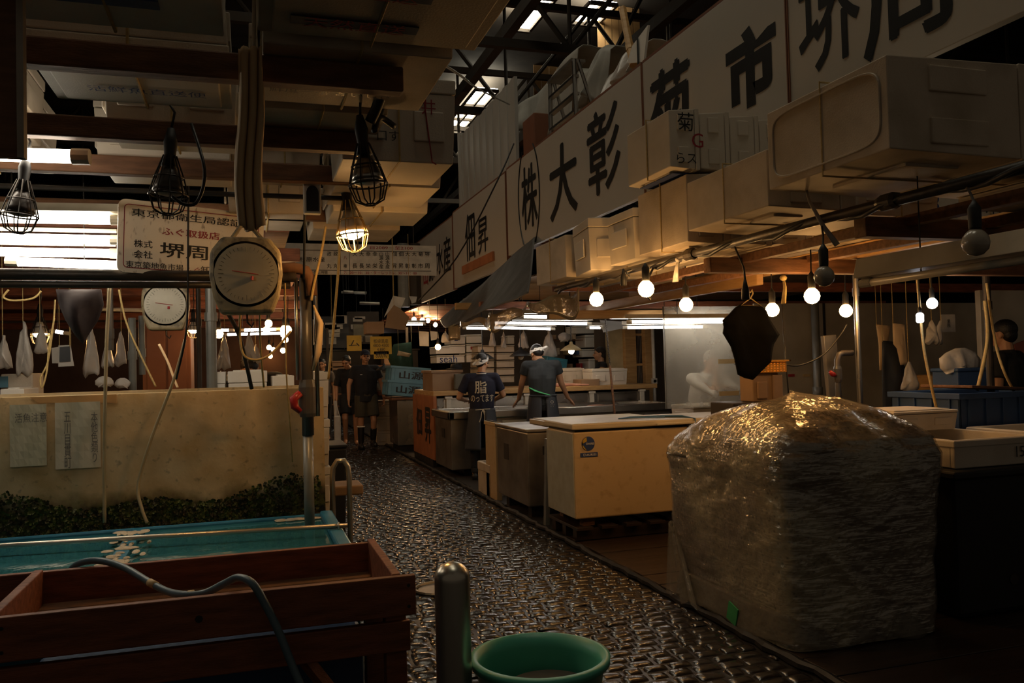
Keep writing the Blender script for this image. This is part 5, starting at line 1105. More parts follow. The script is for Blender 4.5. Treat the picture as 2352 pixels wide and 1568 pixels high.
# low blue tank with two cells
r = thing('blue_fish_tank', 'low blue tank with two water cells behind the wooden tray', 'fish tank', (-.9, 4.2, 0))
b = MB(); x0, x1, y0, y1 = -2.9, .43, 3.52, 4.95
for (p, q, s_, t_) in ((x0, x1, y0, y0 + .04), (x0, x1, y1 - .03, y1), (x0, x0 + .04, y0, y1), (x1 - .04, x1, y0, y1), (-.62, -.55, y0, y1)): b.box(p, q, s_, t_, .02, .62)
b.box(x0, x1, y0, y1, .02, .06); b.build('shell', BLUET, r, bevel=.01)
b = MB()
for (p, q, s_, t_) in ((x0, x1 + .02, y0 - .02, y0 + .05), (x0, x0 + .05, y0, y1), (x1 - .05, x1 + .02, y0, y1 - .01)): b.box(p, q, s_, t_, .6, .635)
b.build('rim', BLUET, r, bevel=.01)
WAT = mat('teal_water', (.03, .15, .18), .06, c2=(.02, .1, .13), scale=3, bump=.25, bscale=9, spec=.5)
MB().box(x0 + .04, -.62, y0 + .04, y1 - .03, .5, .6).build('water', WAT, r); MB().box(-.55, x1 - .04, y0 + .04, y1 - .03, .5, .6).build('water', WAT, r)
FM = mat('white_scum', (.55, .48, .36), .7, c2=(.25, .2, .12), scale=18)
m_ = MB(); rs = random.Random(5)
for i in range(70):
    t_ = rs.random(); x = -.585 + rs.gauss(0, .04); y = 3.6 + t_ * 1.25; m_.ell((x, y, .622), rs.uniform(.01, .04), rs.uniform(.01, .05), .006, 8)
for i in range(24): m_.ell((.25 + rs.uniform(-.1, .12), 4.88 + rs.uniform(-.02, .03), .605), .03, .015, .008, 8)
o = m_.build('scum', FM, r); o['kind'] = 'stuff'
tag(MB().tube([(-3.0, 4.52, .672), (-1.1, 4.545, .672), (.47, 4.33, .672)], .0125, 12).tube([(.42, 4.33, .672), (.43, 4.33, .672)], .02, 10).build('steel_rod', CHROME, smooth=True), 'long thin steel rod lying across the blue tank', 'rod').location = (0, 0, -.022)
cordp([ony(252, 655, 4.85), ony(246, 760, 4.85), ony(242, 900, 4.85), ony(240, 1040, 4.85), ony(240, 1200, 4.85)], .009, 'left olive hose hanging straight into the blue tank', HOSET)
cordp([ony(425, 780, 4.8), ony(400, 870, 4.85), ony(350, 1000, 4.85), ony(318, 1110, 4.85), ony(325, 1165, 4.82), ony(338, 1200, 4.8)], .0085, 'curved olive hose bending into the blue tank', HOSET)
# black boxes right of the tank
a = onz(795, 1222, 0)
r = thing('black_bin', 'tall black bin standing at the aisle side behind the tank', 'bin', (.7, 7.2, 0))
MB().frus((.63, 7.55), .3, .44, .34, .5, 0, .77).build('body', BLACKPL, r, bevel=.02); MB().box(.45, .81, 7.29, 7.81, .77, .8).build('rim', BLACKPL, r, bevel=.01)
r = thing('steel_hand_truck', 'bent steel tube handle beside the tank at the aisle', 'trolley', (.5, 5.2, 0))
MB().tube([(.47, 5.1, .02), (.47, 5.1, .8), (.475, 5.1, .86), (.5, 5.1, .9), (.54, 5.1, .9), (.565, 5.1, .86), (.57, 5.1, .8), (.57, 5.1, .02)], .016, 12).build('frame', CHROME, r, smooth=True)
MB().box(.46, .59, 5.08, 5.4, .02, .05).build('foot_plate', STEELD, r); MB().box(.48, .66, 5.14, 5.4, .68, .74).build('load_board', CARD, r, bevel=.01)
# wooden tray table
r = thing('wooden_tray_table', 'dark red-brown wooden tray on a frame in the lower left corner', 'table', (-.4, 3.1, 0))
zx = .62; X0, X1, Y0, Y1 = -.98, .525, 2.78, 3.43
for nm, q in (('front_board', (X0, X1, Y0, Y0 + .028, zx, .752)), ('back_board', (X0 + .03, X1 - .05, Y1 - .028, Y1, zx, .745))): MB().box(*q).build(nm, WOODR, r, bevel=.004)
MB().box(X1 - .075, X1 - .045, Y0 + .03, Y1, zx, .755).build('end_board', WOODR, r, bevel=.004)
MB().box(-.75, -.72, Y0 + .03, Y1 - .03, zx, .755).build('end_board', WOODR, r, bevel=.004)
b = MB()
for i in range(6): b.box(-.75, X1 - .05, Y0 + .03 + i * .1, Y0 + .125 + i * .1, zx - .005, zx + .01)
b.build('tray_floor', WOODB, r)
MB().box(X0, X1 - .02, Y0 + .01, Y0 + .04, .5, .6).build('apron_board', WOODR, r, bevel=.004)
MB().box(X1 - .1, X1 - .03, Y0 + .03, Y0 + .1, .0, .62).build('leg', WOODR, r, bevel=.004); MB().box(X1 - .1, X1 - .03, Y1 - .1, Y1 - .03, .0, .62).build('leg', WOODR, r, bevel=.004)
MB().box(-.95, -.88, Y0 + .03, Y0 + .1, .0, .62).build('leg', WOODR, r, bevel=.004); MB().box(-.95, -.88, Y1 - .1, Y1 - .03, .0, .62).build('leg', WOODR, r, bevel=.004)
MB().tube([(X1 - .09, Y0 + .07, .1), (X1 - .4, Y0 + .07, .55)], .025, 4).build('brace', WOODR, r)
nl = MB()
for x_ in (-.7, .5): 
    for z_ in (.65, .72): MB().lathe([(0, -.002), (.005, -.002), (.006, .001)], (x_, Y0, z_), 8, 'Y').build('nail', RUBBER, r)
MB().lathe([(0, -.0015), (.011, -.0015), (.012, .001)], (-.16, Y0, .685), 8, 'Y').build('knot', RUBBER, r)
tag(MB().box(-.7, .38, Y0 + .25, Y1 - .1, .02, .44).box(-.72, .4, Y0 + .23, Y1 - .08, .42, .46).build('blue_tub', BLUED, bevel=.02), 'dark blue tub stored under the wooden tray table', 'tub')
hp = [ony(150, 1330, 3.52), ony(175, 1297, 3.46), ony(225, 1287, 3.4), ony(285, 1303, 3.3), ony(340, 1335, 3.15), ony(385, 1358, 3.02), ony(428, 1366, 2.9), ony(470, 1362, 2.88), ony(515, 1340, 2.86), ony(548, 1326, 2.82), ony(580, 1340, 2.76), ony(608, 1385, 2.74), ony(640, 1450, 2.72), ony(672, 1530, 2.7), ony(700, 1600, 2.68), ony(730, 1700, 2.66)]
hz = cordp(hp, .0125, 'blue-grey hose draped over the wooden tray', HOSE, 'water_hose')
for k in ((4, 5), (6, 7)):
    p, q = hp[k[0]], hp[k[1]]; MB().tube([p.lerp(q, .1), p.lerp(q, .4)], .0138, 10).build('tape_band', TAPE, hz, smooth=True)
# bollard and bucket
a = onz(1040, 1292, .82)
r = thing('steel_bollard', 'round-topped stainless bollard in front of the green bucket', 'bollard', (.62, 2.62, 0))
R0 = .057; MB().lathe([(R0, 0)] + [(R0, .2), (R0, .76)] + [(R0 * math.cos(t), .77 + .05 * math.sin(t)) for t in np.linspace(0, math.pi / 2, 9)], (.615, 2.63, 0), 40).build('tube', CHROME, r, smooth=True)
MB().lathe([(R0 + .04, 0), (R0 + .04, .006), (R0 + .001, .008)], (.615, 2.63, 0), 32).build('base_flange', STEELD, r)
p = onz(1240, 1505, .48)
r = thing('green_bucket', 'round green plastic bucket with a grey disc inside, behind the bollard', 'bucket', (p.x, p.y, 0))
MB().lathe([(.165, .0), (.19, .3), (.213, .455), (.232, .46), (.234, .482), (.214, .486), (.2, .44), (.185, .3), (.158, .02), (0, .02)], (p.x, p.y, 0), 56).build('body', GREENB, r, smooth=True)
MB().lathe([(0, .39), (.14, .39), (.15, .38), (.15, .03)], (p.x + .02, p.y - .03, 0), 40).build('disc', CONC, r)['label'] = 'grey disc floating inside'
b = MB()
for k in (-.4, .1): b.tube([(p.x + .235 * math.sin(k - .35), p.y - .235 * math.cos(k - .35), .46), (p.x + .236 * math.sin(k - .35), p.y - .236 * math.cos(k - .35), .36)], .009, 6)
b.build('handle_lug', GREENB, r)

# ------------------------------------------------------------------ far centre and the market aisle
def ybox(u0, u1, v0, v1, y, dep):
    a, b_ = ony(u0, v1, y), ony(u1, v0, y); return a.x, b_.x, y, y + dep, a.z, b_.z
# aisle banner
y_ = 12.1; a = ony(640, 560, y_); b_ = ony(1003, 632, y_)
r = thing('market_banner', 'long white direction board hanging across the aisle with black shop names', 'sign', ((a.x + b_.x) / 2, y_, b_.z))
zt, zb_ = ony(820, 561, y_).z, ony(820, 631, y_).z
BANM = mat('banner_white', (.6, .55, .47), .5)
MB().box(a.x, b_.x, y_, y_ + .02, zb_, zt).build('board', BANM, r); bl = MB()
for v in (576, 621): z_ = ony(820, v, y_).z; bl.box(a.x, ony(990, 600, y_).x, y_ - .003, y_, z_ - .004, z_ + .004)
for u in (782, 803): x_ = ony(u, 600, y_).x; bl.box(x_ - .003, x_ + .003, y_ - .003, y_, zb_, zt)
bl.build('ruled_line', INK, r)
def btx(s, u0, u1, v0, v1, M=INK, name='lettering'):
    uc, vc = (u0 + u1) / 2, (v0 + v1) / 2; p, q = ony(u0, vc, y_), ony(u1, vc, y_); txt(r, s, ((p.x + q.x) / 2, y_ - .003, (ony(uc, v0, y_).z + ony(uc, v1, y_).z) / 2), X, Z, width=q.x - p.x, height=ony(uc, v0, y_).z - ony(uc, v1, y_).z, M=M, off=.004, name=name)
btx('自2089－至2100', 850, 948, 565, 573, REDINK); btx('7：00～10：30・ターレット6：30～11：00', 790, 957, 623, 630, REDINK)
for s_, u in zip(('大長', '大長', '幸栄', '幸栄', '山源水産', '山源水産', '佃昇', '佃昇', '大彰', '大彰', '菊市', '堺周'), (815, 830.5, 845.5, 861, 875.5, 890, 906, 921, 936, 951, 966, 981)):
    if len(s_) == 2: btx(s_[0], u - 5.5, u + 5.5, 578, 588.5); btx(s_[1], u - 5.5, u + 5.5, 605, 616)
    else: btx('\n'.join(s_), u - 5, u + 5, 578, 617)
btx('第', 789, 797, 567, 576); btx('八', 789, 797, 588, 596, REDINK); btx('棟', 789, 797, 606, 616); btx('杉原水産', 688, 746, 590, 601)
btx('政', 751, 761, 577, 588); btx('政', 766, 776, 577, 588); btx('丸', 751, 761, 605, 616); btx('丸', 766, 776, 605, 616); btx('歩行禁止時間', 705, 752, 622, 629)
for u in (700, 950): p = ony(u, 560, y_); MB().tube([(p.x, y_ + .01, zt), (p.x, y_ + .01, zt + 2.9)], .008, 5).build('hanging_wire', PIPE, r)
# hanging cardboard and paper by the far sign
def quad(pts, y, label, M, name='hanging_card', cat='card', th=.006):
    P = [ony(u, v, y) for u, v in pts]; V = P + [p + Vector((0, th, 0)) for p in P]; n = len(P)
    return tag(MB().add(V, [tuple(range(n)), tuple(range(2 * n - 1, n - 1, -1))] + [(i, n + i, n + (i + 1) % n, (i + 1) % n) for i in range(n)]).build(name, M), label, cat, string=max(P, key=lambda p: p.z))
quad([(903, 679), (931, 684), (921, 709), (905, 701), (882, 729)], 11.8, 'white paper sheet hanging over brown cardboard above the aisle', PAPER)
quad([(905, 700), (921, 710), (940, 728), (930, 758), (884, 752), (890, 720)], 11.7, 'brown cardboard flap hanging in front of the far signs', CARD)
quad([(940, 680), (958, 681), (955, 694), (946, 697)], 11.9, 'small white paper beside the big hanging paper', PAPER)
tag(MB().box(*ybox(842, 882, 738, 766, 12.5, .35)).build('cardboard_box', CARD, bevel=.01), 'tilted box on the ledge left of the hanging cardboard', 'box')
post(952, 560, 700, 12.6, .09, 'grey column end behind the hanging papers', CONC, 'column')
post(925, 560, 705, 14, .1, 'paler column farther back beside the hanging papers', GREYP, 'column')
# yellow price papers
for (u0, u1, v0, v1, s_, lab) in ((851, 899, 772, 814, '板締黒産\n4800 4500\n4,880', 'big yellow price paper with black handwriting above the blue crates'), (859, 893, 806, 824, '800090', 'small yellow price paper under the big one'), (797, 830, 770, 806, 'ム', 'yellow sheet hanging left of the price papers')):
    y_ = 14.2; q = ybox(u0, u1, v0, v1, y_, .01); rr_ = thing('price_paper', lab, 'price sign', (q[0], y_, q[4])); MB().box(*q).build('paper', YELP, rr_)
    txt(rr_, s_, ((q[0] + q[1]) / 2, y_ - .003, (q[4] + q[5]) / 2), X, Z, width=(q[1] - q[0]) * .75, height=(q[5] - q[4]) * (.7 if len(s_) > 3 else .4), name='handwriting')
# crates, foam stack
crate(0, .68, 0, .45, 0, .26, 'light blue crate with two black characters, upper of the pair', BLUEC, (2.64, 14.4, 1.2), (0, .1, .05), mk='山源')
crate(0, .68, 0, .45, 0, .26, 'light blue crate with two black characters, lower of the pair', BLUEC, (2.58, 14.4, .955), (0, .1, .05), mk='山源')
crate(0, .5, 0, .4, 0, .12, 'plain blue crate lying behind the upper light blue crate', BLUET, (2.85, 15.2, 1.25))
r = thing('steel_cabinet', 'stainless cabinet under the light blue crates', 'cabinet', (3.0, 14.6, 0))
MB().box(2.42, 3.0, 14.15, 15.0, .12, .9).build('body', STEEL, r, bevel=.01); MB().box(2.32, 3.05, 14.1, 15.05, .9, .94).build('top', WOODB, r, bevel=.006); MB().box(2.46, 2.96, 14.2, 14.9, 0, .12).build('base', RUBBER, r)
for i in range(3): foam_box(.5, .38, .27, (2.52 + .02 * (i % 2), 15.9, i * .272), ['bottom foam box of the low stack beside the walking man', 'middle foam box of the low stack beside the walking man', 'top foam box of the low stack beside the walking man'][i], M=FOAM, cord=False)
tag(MB().box(2.3, 2.72, 15.7, 16.1, .818, .84).build('foam_slab', FOAMW, bevel=.006), 'loose foam lid on top of the low stack beside the walking man', 'lid')
for i, (x_, z_) in enumerate(((2.25, 1.04), (2.27, 1.235))): foam_box(.44, .4, .19, (x_ + .1, 15.6, z_), ['lower foam box behind the light blue crates', 'upper foam box behind the light blue crates'][i], M=FOAM2, cord=False)
tag(MB().box(2.1, 2.9, 15.3, 16.0, .945, 1.035).build('crate_lid', WOODB, bevel=.01), 'flat dark board under the foam boxes behind the crates', 'board')
def pendant(u, v, d, label, lit=False, s=1.):
    p = atd(u, v, d); t = thing('pendant_lamp', label, 'lamp', p)
    MB().lathe([(.02 * s, .09 * s), (.03 * s, .05 * s), (.09 * s, .02 * s), (.17 * s, -.04 * s), (.165 * s, -.045 * s), (.08 * s, .01 * s)], p, 24).build('shade', BLACKPL if not lit else TAPE, t, smooth=True)
    MB().ell(p + Vector((0, 0, -.05 * s)), .045 * s, .045 * s, .05 * s, 12).build('bulb', BULBW if lit else BULBOFF, t, smooth=True)
    MB().tube([p + Vector((0, 0, .08 * s)), Vector((p.x, p.y, max(2.54, p.z + .5)))], .008, 6).build('cord', RUBBER, t)
pendant(1108, 817, 11.8, 'black enamel pendant lamp, unlit, right of the worker with the printed shirt')
pendant(1196, 811, 12.2, 'second black pendant lamp half hidden behind the leaning worker')
pendant(1312, 798, 12.4, 'lit pendant lamp with a papered shade near the man in the vest', True)
pendant(882, 845, 14.9, 'black pendant shade hanging over the foam boxes by the price papers', s=.9)
bulb(1006, 797, 12.6, 'small glowing bulb on the shelf left of the box wall', cord=.06, r_=.045)
tube_lamp(atd(925, 745, 15.5), atd(975, 745, 15.5), 'fluorescent lamp half hidden behind the hanging cardboard', M=TUBEON)
for i, (u, v) in enumerate(((951, 734), (970, 735), (983, 736), (1000, 746), (983, 704))): bulb(u, v, 17 + i, ['first of the three tiny bulbs under the far ceiling', 'second of the three tiny bulbs under the far ceiling', 'third of the three tiny bulbs under the far ceiling', 'tiny bulb beside the end of the grey tarpaulin', 'tiny bulb higher up under the far ceiling boards'][i], cord=.1, r_=.05, M=BULBH)
MBc = MB()
for i in range(10): MBc.box(3.1, 9, 15.2 + i * 1.2, 16.3 + i * 1.2, 2.6, 2.63)
tag(MBc.build('board_ceiling', WOODR), 'reddish board ceiling over the farther right stalls', 'ceiling boards')
# back wall of the counter stall: stacked white boxes
def carton(u0, u1, v0, v1, y, dep, label, M=FOAMW, s_=None, sM=BLUEINK, tape=True, name='white_box'):
    q = ybox(u0, u1, v0, v1, y, dep); rr_ = thing(name, label, 'box', ((q[0] + q[1]) / 2, y, q[4])); g = .008
    h = q[5] - q[4]; MB().box(q[0] + g, q[1] - g, q[2], q[3], q[4] + .002, q[5] - h * .2).build('body', M, rr_, bevel=.008)
    MB().box(q[0] + .003, q[1] - .003, q[2] - .006, q[3], q[5] - h * .2 + .004, q[5] - .004).build('lid', M, rr_, bevel=.008)
    if s_: txt(rr_, s_, (q[0] + (q[1] - q[0]) * .42, y - .008, (q[4] + q[5]) / 2), X, Z, width=(q[1] - q[0]) * .6, M=sM, name='print')
    return rr_
C_ = [(1000, 1035, 795, 813), (1002, 1068, 814, 834), (1035, 1069, 769, 790), (1031, 1069, 791, 812), (1071, 1107, 767, 788), (1071, 1107, 789, 809), (1071, 1106, 810, 832)]
CN = ['box at the left end of the second row of the white box wall', 'white box printed with big blue letters', 'white box with a small purple mark, top left of the wall', 'plain white box under the top left one', 'white box at the top, above the black pendant lamp', 'white box with a small red square, above the black pendant', 'white box lowest in the pendant lamp column']
for i, q in enumerate(C_):
    rr_ = carton(*q, 13.6, .5, CN[i], s_='seah' if i == 1 else None)
    if i in (5, 2): p = ony((q[0] + q[1]) / 2 - 4, (q[2] + q[3]) / 2, 13.585); MB().box(p.x - .03, p.x + .03, 13.585, 13.59, p.z - .025, p.z + .025).build('stamp', REDINK if i == 5 else BLUEINK, rr_)
cols = [(1097, 1136, 'beside the black pendant lamp'), (1140, 1182, 'between the two workers')]
for ci, (u0, u1, wh) in enumerate(cols):
    for k in range(5):
        v1 = 879 - k * 17.5; carton(u0, u1, v1 - 17, v1, 13.2, .5, '%s brownish foam box of the column %s' % (['lowest', 'second', 'third', 'fourth', 'topmost'][k], wh), M=FOAM2)
for i, q in enumerate([(1322, 1395, 747, 766), (1344, 1392, 768, 798), (1337, 1390, 800, 820), (1352, 1400, 822, 850)]):
    carton(*q, 14.2, .5, ['wide white box at the top behind the man in the vest', 'large white box behind the head of the man in the vest', 'white box level with the face of the man in the vest', 'white box behind the shoulders of the man in the vest'][i])
carton(1165, 1182, 770, 790, 13.9, .4, 'small white box behind the leaning worker', M=FOAM)
quad([(1378, 735), (1462, 740), (1440, 752), (1386, 763)], 11.5, 'slanting white board under the lamps above the man in the vest', FOAMW, 'white_board', 'board')
for i, (u0, u1, v0, v1) in enumerate(((1243, 1280, 758, 822), (1282, 1310, 762, 785), (1122, 1140, 760, 795), (1150, 1164, 762, 800), (1190, 1215, 758, 800))):
    bag(u0, u1, v0, v1, 12.9, ['big white carrier bag hanging right of the leaning worker', 'small clear bag hanging above the lit pendant lamp', 'white bag hanging above the brownish box column', 'narrow white bag hanging between the box columns', 'pale bag hanging above the leaning worker'][i], seed=10 + i)
bag(1012, 1034, 760, 786, 12.9, 'white bag with a red mark hanging left of the box wall', seed=30)
quad([(962, 760), (985, 762), (985, 795), (964, 794)], 13.0, 'framed paper hanging left of the white box wall', PAPER)
quad([(988, 760), (1006, 762), (1008, 778), (990, 782)], 13.1, 'second pale paper beside the framed paper', PAPER)
# posts and slatted door
for i, (u0, u1, v0, M_, lab) in enumerate(((1402, 1431, 760, TAPE, 'wide ochre post right of the man in the vest'), (1440, 1460, 750, WOODY, 'left wooden post of the slatted opening'), (1486, 1503, 750, WOODY, 'right wooden post of the slatted opening'))):
    q = ybox(u0, u1, v0, 928, 13.2 - i * .1, .14); r_ = thing('wooden_post', lab, 'post', (q[0], q[2], 0)); MB().box(q[0], q[1], q[2], q[3], .0, 2.12).build('timber', M_, r_, bevel=.006); MB().box(q[0] - .01, q[1] + .01, q[2] - .01, q[3], 0, .1).build('foot', CONC, r_)
q = ybox(1460, 1486, 755, 922, 13.15, .03); r = thing('slatted_screen', 'narrow screen of dark vertical slats between the wooden posts', 'screen', (q[0], q[2], q[4])); b = MB()
for k in range(9): xx = q[0] + (q[1] - q[0]) * k / 9; b.box(xx, xx + (q[1] - q[0]) / 16, q[2], q[3], q[4], q[5])
b.build('slat', STEELD, r); b = MB()
for v in (768, 837, 904): z_ = ony(1473, v, 13.1).z; b.box(q[0], q[1], 13.12, 13.15, z_ - .02, z_ + .02)
b.build('rail', WOODY, r)
q = ybox(1499, 1510, 868, 882, 12.9, .05); r = thing('wall_switch', 'small cream switch box on a conduit beside the wooden post', 'switch', (q[0], 12.9, q[4])); MB().box(*q).build('box', ENAMEL, r, bevel=.005); MB().lathe([(0, -.01), (.025, -.01), (.03, 0)], ((q[0] + q[1]) / 2, 12.9, (q[4] + q[5]) / 2), 12, 'Y').build('dial', STEELD, r); MB().tube([((q[0] + q[1]) / 2, 12.93, .1), ((q[0] + q[1]) / 2, 12.93, 2.1)], .03, 8).build('conduit', ENAMEL, r)
P0, P1 = ony(1391, 740, 9.0), ony(1412, 950, 9.0); P0 = P0 + (P0 - P1) * .55
r = thing('chain_hook', 'long chain with a wooden handle hanging in front of the fish counter', 'chain', P0); ch = MB(); n = 46; PM = P0.lerp(P1, .66)
for k in range(n): c = P0.lerp(PM, k / n); ch.tube([c + Vector((.009 * math.cos(q_) * (k % 2), .009 * math.cos(q_) * (1 - k % 2), .022 * math.sin(q_))) for q_ in np.linspace(0, 6.28, 8, endpoint=False)], .003, 4, closed=True)
ch.build('chain', PIPE, r); MB().tube([PM, P1], .014, 8).build('handle', WOODB, r)
# dark walls behind the stalls
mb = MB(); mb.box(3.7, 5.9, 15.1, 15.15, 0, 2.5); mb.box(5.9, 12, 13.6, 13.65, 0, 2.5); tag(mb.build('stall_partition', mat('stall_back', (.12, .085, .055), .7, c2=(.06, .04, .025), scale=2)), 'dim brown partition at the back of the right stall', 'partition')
r = thing('tiled_shelf', 'shelf unit with small goods behind the man in the vest', 'shelf', (5, 13.9, 1)); b = MB()
for v in (780, 815, 850): q = ybox(1270, 1340, v, v + 2, 14.3, .4); b.box(*q)
b.build('shelf_board', WOODB, r)
for i in range(9):
    u = 1272 + i * 7.5; v = (779, 814, 849)[i % 3]; q = ybox(u, u + 6, v - 10 - (i * 5) % 7, v, 14.35, .2)
    tag(MB().box(*q).box(q[0] + .005, q[1] - .005, q[2] - .004, q[3], q[4] + .02, q[5] - .02).build('packet', [CARD, FOAM2, BLUED, REDP, TAPE][i % 5], bevel=.004), ['brown packet on the top shelf', 'pale packet on the middle shelf', 'blue packet on the bottom shelf', 'red packet on the top shelf', 'tan packet on the middle shelf', 'brown packet on the bottom shelf', 'pale packet at the right of the top shelf', 'blue packet at the right of the middle shelf', 'red packet at the right of the bottom shelf'][i], 'packet')

# far aisle background
for i, (u0, u1, v0, v1, y, M_, lab) in enumerate(((726, 800, 726, 800, 24, SLATE, 'bluish grey board wall far down the aisle'), (798, 870, 715, 790, 26, CONC, 'dark notice-covered wall far down the aisle'), (720, 741, 733, 792, 16, PAPER, 'white poster hanging behind the tan rope'), (812, 838, 745, 772, 22, mat('grey_panel', (.12, .12, .1), .7), 'grey framed panel far down the aisle'))):
    q = ybox(u0, u1, v0, v1, y, .05); r_ = thing('notice_wall' if i != 2 else 'poster', lab, 'panel', (q[0], y, q[4])); MB().box(*q).build('board', M_, r_)
    if i in (0, 1):
        b = MB(); rs = random.Random(i)
        for k in range(9): x_ = rs.uniform(q[0] + .1, q[1] - .3); z_ = rs.uniform(q[4] + .05, q[5] - .2); b.box(x_, x_ + rs.uniform(.12, .35), y - .02, y - .005, z_, z_ + rs.uniform(.08, .25))
        b.build('posted_sheet', BANM, r_)
for i, (u0, u1, v, d) in enumerate(((757, 772, 813, 30), (785, 806, 813, 30), (843, 876, 822, 30), (820, 824, 821, 30), (788, 813, 670, 28), (825, 873, 696, 28), (813, 842, 672, 30), (866, 877, 541, 26), (783, 843, 671, 33))):
    tube_lamp(atd(u0, v, d), atd(u1, v + 1, d), ['far lamp behind the heads of the walking men, left', 'far lamp above the walking men, middle', 'far lamp right of the capped man', 'tiny far lamp beside the capped man', 'faint lamp strip under the banner, upper left', 'faint lamp strip below the banner, right', 'faint lamp strip below the banner, middle', 'bright daylight slit lamp above the banner', 'faint long lamp strip under the banner'][i], housing=False, rr=.05, pins=False, M=TUBEON if i in (0, 1, 2, 3, 7) else BANM)
for i, (u0, u1, v0, v1, y) in enumerate(((735, 900, 800, 850, 27), (900, 960, 800, 880, 24), (700, 760, 830, 900, 22))):
    q = ybox(u0, u1, v0, v1, y, .6); tag(MB().box(q[0], q[1], y, y + .6, 0, q[5]).box(q[0] - .05, q[1] + .05, y - .05, y + .65, q[5] - .06, q[5]).build('stall_counter', CONC, bevel=.01), ['far dim stall front at the end of the aisle', 'far dim stall behind the light blue crates', 'far dim counter behind the first walking man'][i], 'counter')
for i, (u0, u1, v0, v1) in enumerate(((838, 868, 838, 870), (842, 870, 872, 900), (905, 935, 815, 838), (880, 905, 818, 838), (762, 792, 828, 850), (815, 838, 838, 852))):
    carton(u0, u1, v0, v1, 19, .4, ['foam box glimpsed right of the capped man, upper', 'foam box glimpsed right of the capped man, lower', 'brown carton behind the price papers', 'carton under the yellow price papers', 'foam box behind the first walking man', 'box behind the capped man\'s shoulder'][i], M=(FOAM2 if i < 2 else CARD), name='far_box')
rk = thing('storage_rack', 'dim storage rack holding far boxes behind the price papers', 'rack', (2.4, 19.2, 0)); xa_, xb_ = ony(755, 840, 19).x, ony(940, 840, 19).x
for zz in (ony(850, 871, 19).z - .03, ony(850, 839, 19).z - .03, ony(850, 901, 19).z - .03): MB().box(xa_, xb_, 19, 19.5, zz, zz + .03).build('shelf_board', WOODB, rk)
for xx in (xa_, xb_): MB().box(xx - .03, xx + .03, 19.2, 19.26, 0, 2.4).build('upright', PIPE, rk)
hang_cloth(dens([(905, 790), (945, 785), (950, 850), (918, 872), (902, 850), (890, 820)], 3), 15.5, 'dark green apron hanging above the light blue crates', mat('dark_green_cloth', (.02, .05, .02), .8), 'hanging_apron', th=.06)
hang_cloth(dens([(915, 805), (945, 812), (940, 820), (912, 816)], 3), 15.2, 'pale glove bundle hanging over the green apron', CLOTH, 'glove_bundle', th=.04)

# ------------------------------------------------------------------ left stall interior behind the tank
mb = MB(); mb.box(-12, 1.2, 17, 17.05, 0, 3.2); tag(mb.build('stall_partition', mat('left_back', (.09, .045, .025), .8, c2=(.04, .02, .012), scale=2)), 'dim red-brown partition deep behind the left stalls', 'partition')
MBc = MB()
for i in range(9): MBc.box(-9, .3 + i * .07, 6.2 + i * 1.1, 7.2 + i * 1.1, 2.46, 2.49)
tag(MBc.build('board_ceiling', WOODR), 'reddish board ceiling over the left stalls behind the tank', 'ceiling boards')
for i, y in enumerate((6.6, 7.8, 9.2, 10.8, 12.6, 14.5)):
    beam(-9, .06 * y, y, y + .08, 2.3 - .02 * i, 2.4 - .02 * i, '%s red-brown rafter of the left stalls behind the tank' % ['nearest', 'second', 'third', 'fourth', 'fifth', 'farthest'][i], WOODR, 'rafter')
for i, (u, v, d) in enumerate(((617, 743, 9.5), (612, 758, 10), (653, 757, 8.5), (661, 757, 9.2), (652, 768, 10.5), (655, 780, 11), (503, 767, 8.0), (618, 798, 14), (628, 803, 15), (650, 805, 13), (444, 748, 11), (621, 818, 16))):
    bulb(u, v, d, ['glowing bulb highest behind the large scale', 'glowing bulb below the highest one behind the scale', 'left bulb of the close pair beside the dark post', 'right bulb of the close pair beside the dark post', 'bulb under the close pair beside the post', 'lowest warm bulb beside the dark post', 'glowing bulb above the white hanging bags near the grey post', 'tiny far bulb in the left stalls, left', 'tiny far bulb in the left stalls, centre', 'tiny orange far bulb beside the dark post', 'far bulb behind the small caged lamp', 'lowest tiny far bulb in the left stalls'][i], r_=.042, cord=.1, M=BULBFAR if i > 6 else BULBON)
post(483, 640, 893, 6.2, .036, 'pale grey pipe post standing behind the tank', GREYP, z0=.02)
post(455, 660, 893, 6.8, .018, 'thin dark pipe left of the pale grey post', PIPE, z0=.02)
post(303, 730, 893, 6.5, .026, 'grey pipe with a wide collar behind the tank', GREYP, z0=.02)
post(325, 725, 830, 6.6, .022, 'short grey pipe beside the collared pipe', GREYP, z0=1.45)
post(253, 662, 800, 5.4, .016, 'dark valve pipe hanging from the double pipe', PIPE, z0=1.6)
q = ybox(328, 437, 735, 893, 8.6, .5)
r = thing('red_brown_cabinet', 'tall red-brown cabinet behind the smaller scale', 'cabinet', (q[0], 8.6, 0)); MB().box(q[0], q[1], 8.6, 9.1, .0, q[5]).build('body', BROWN, r, bevel=.008); MB().box(q[0] + .04, (q[0] + q[1]) / 2 - .01, 8.585, 8.6, .1, q[5] - .05).build('door', BROWN, r, bevel=.004); MB().box((q[0] + q[1]) / 2 + .01, q[1] - .04, 8.585, 8.6, .1, q[5] - .05).build('door', BROWN, r, bevel=.004)
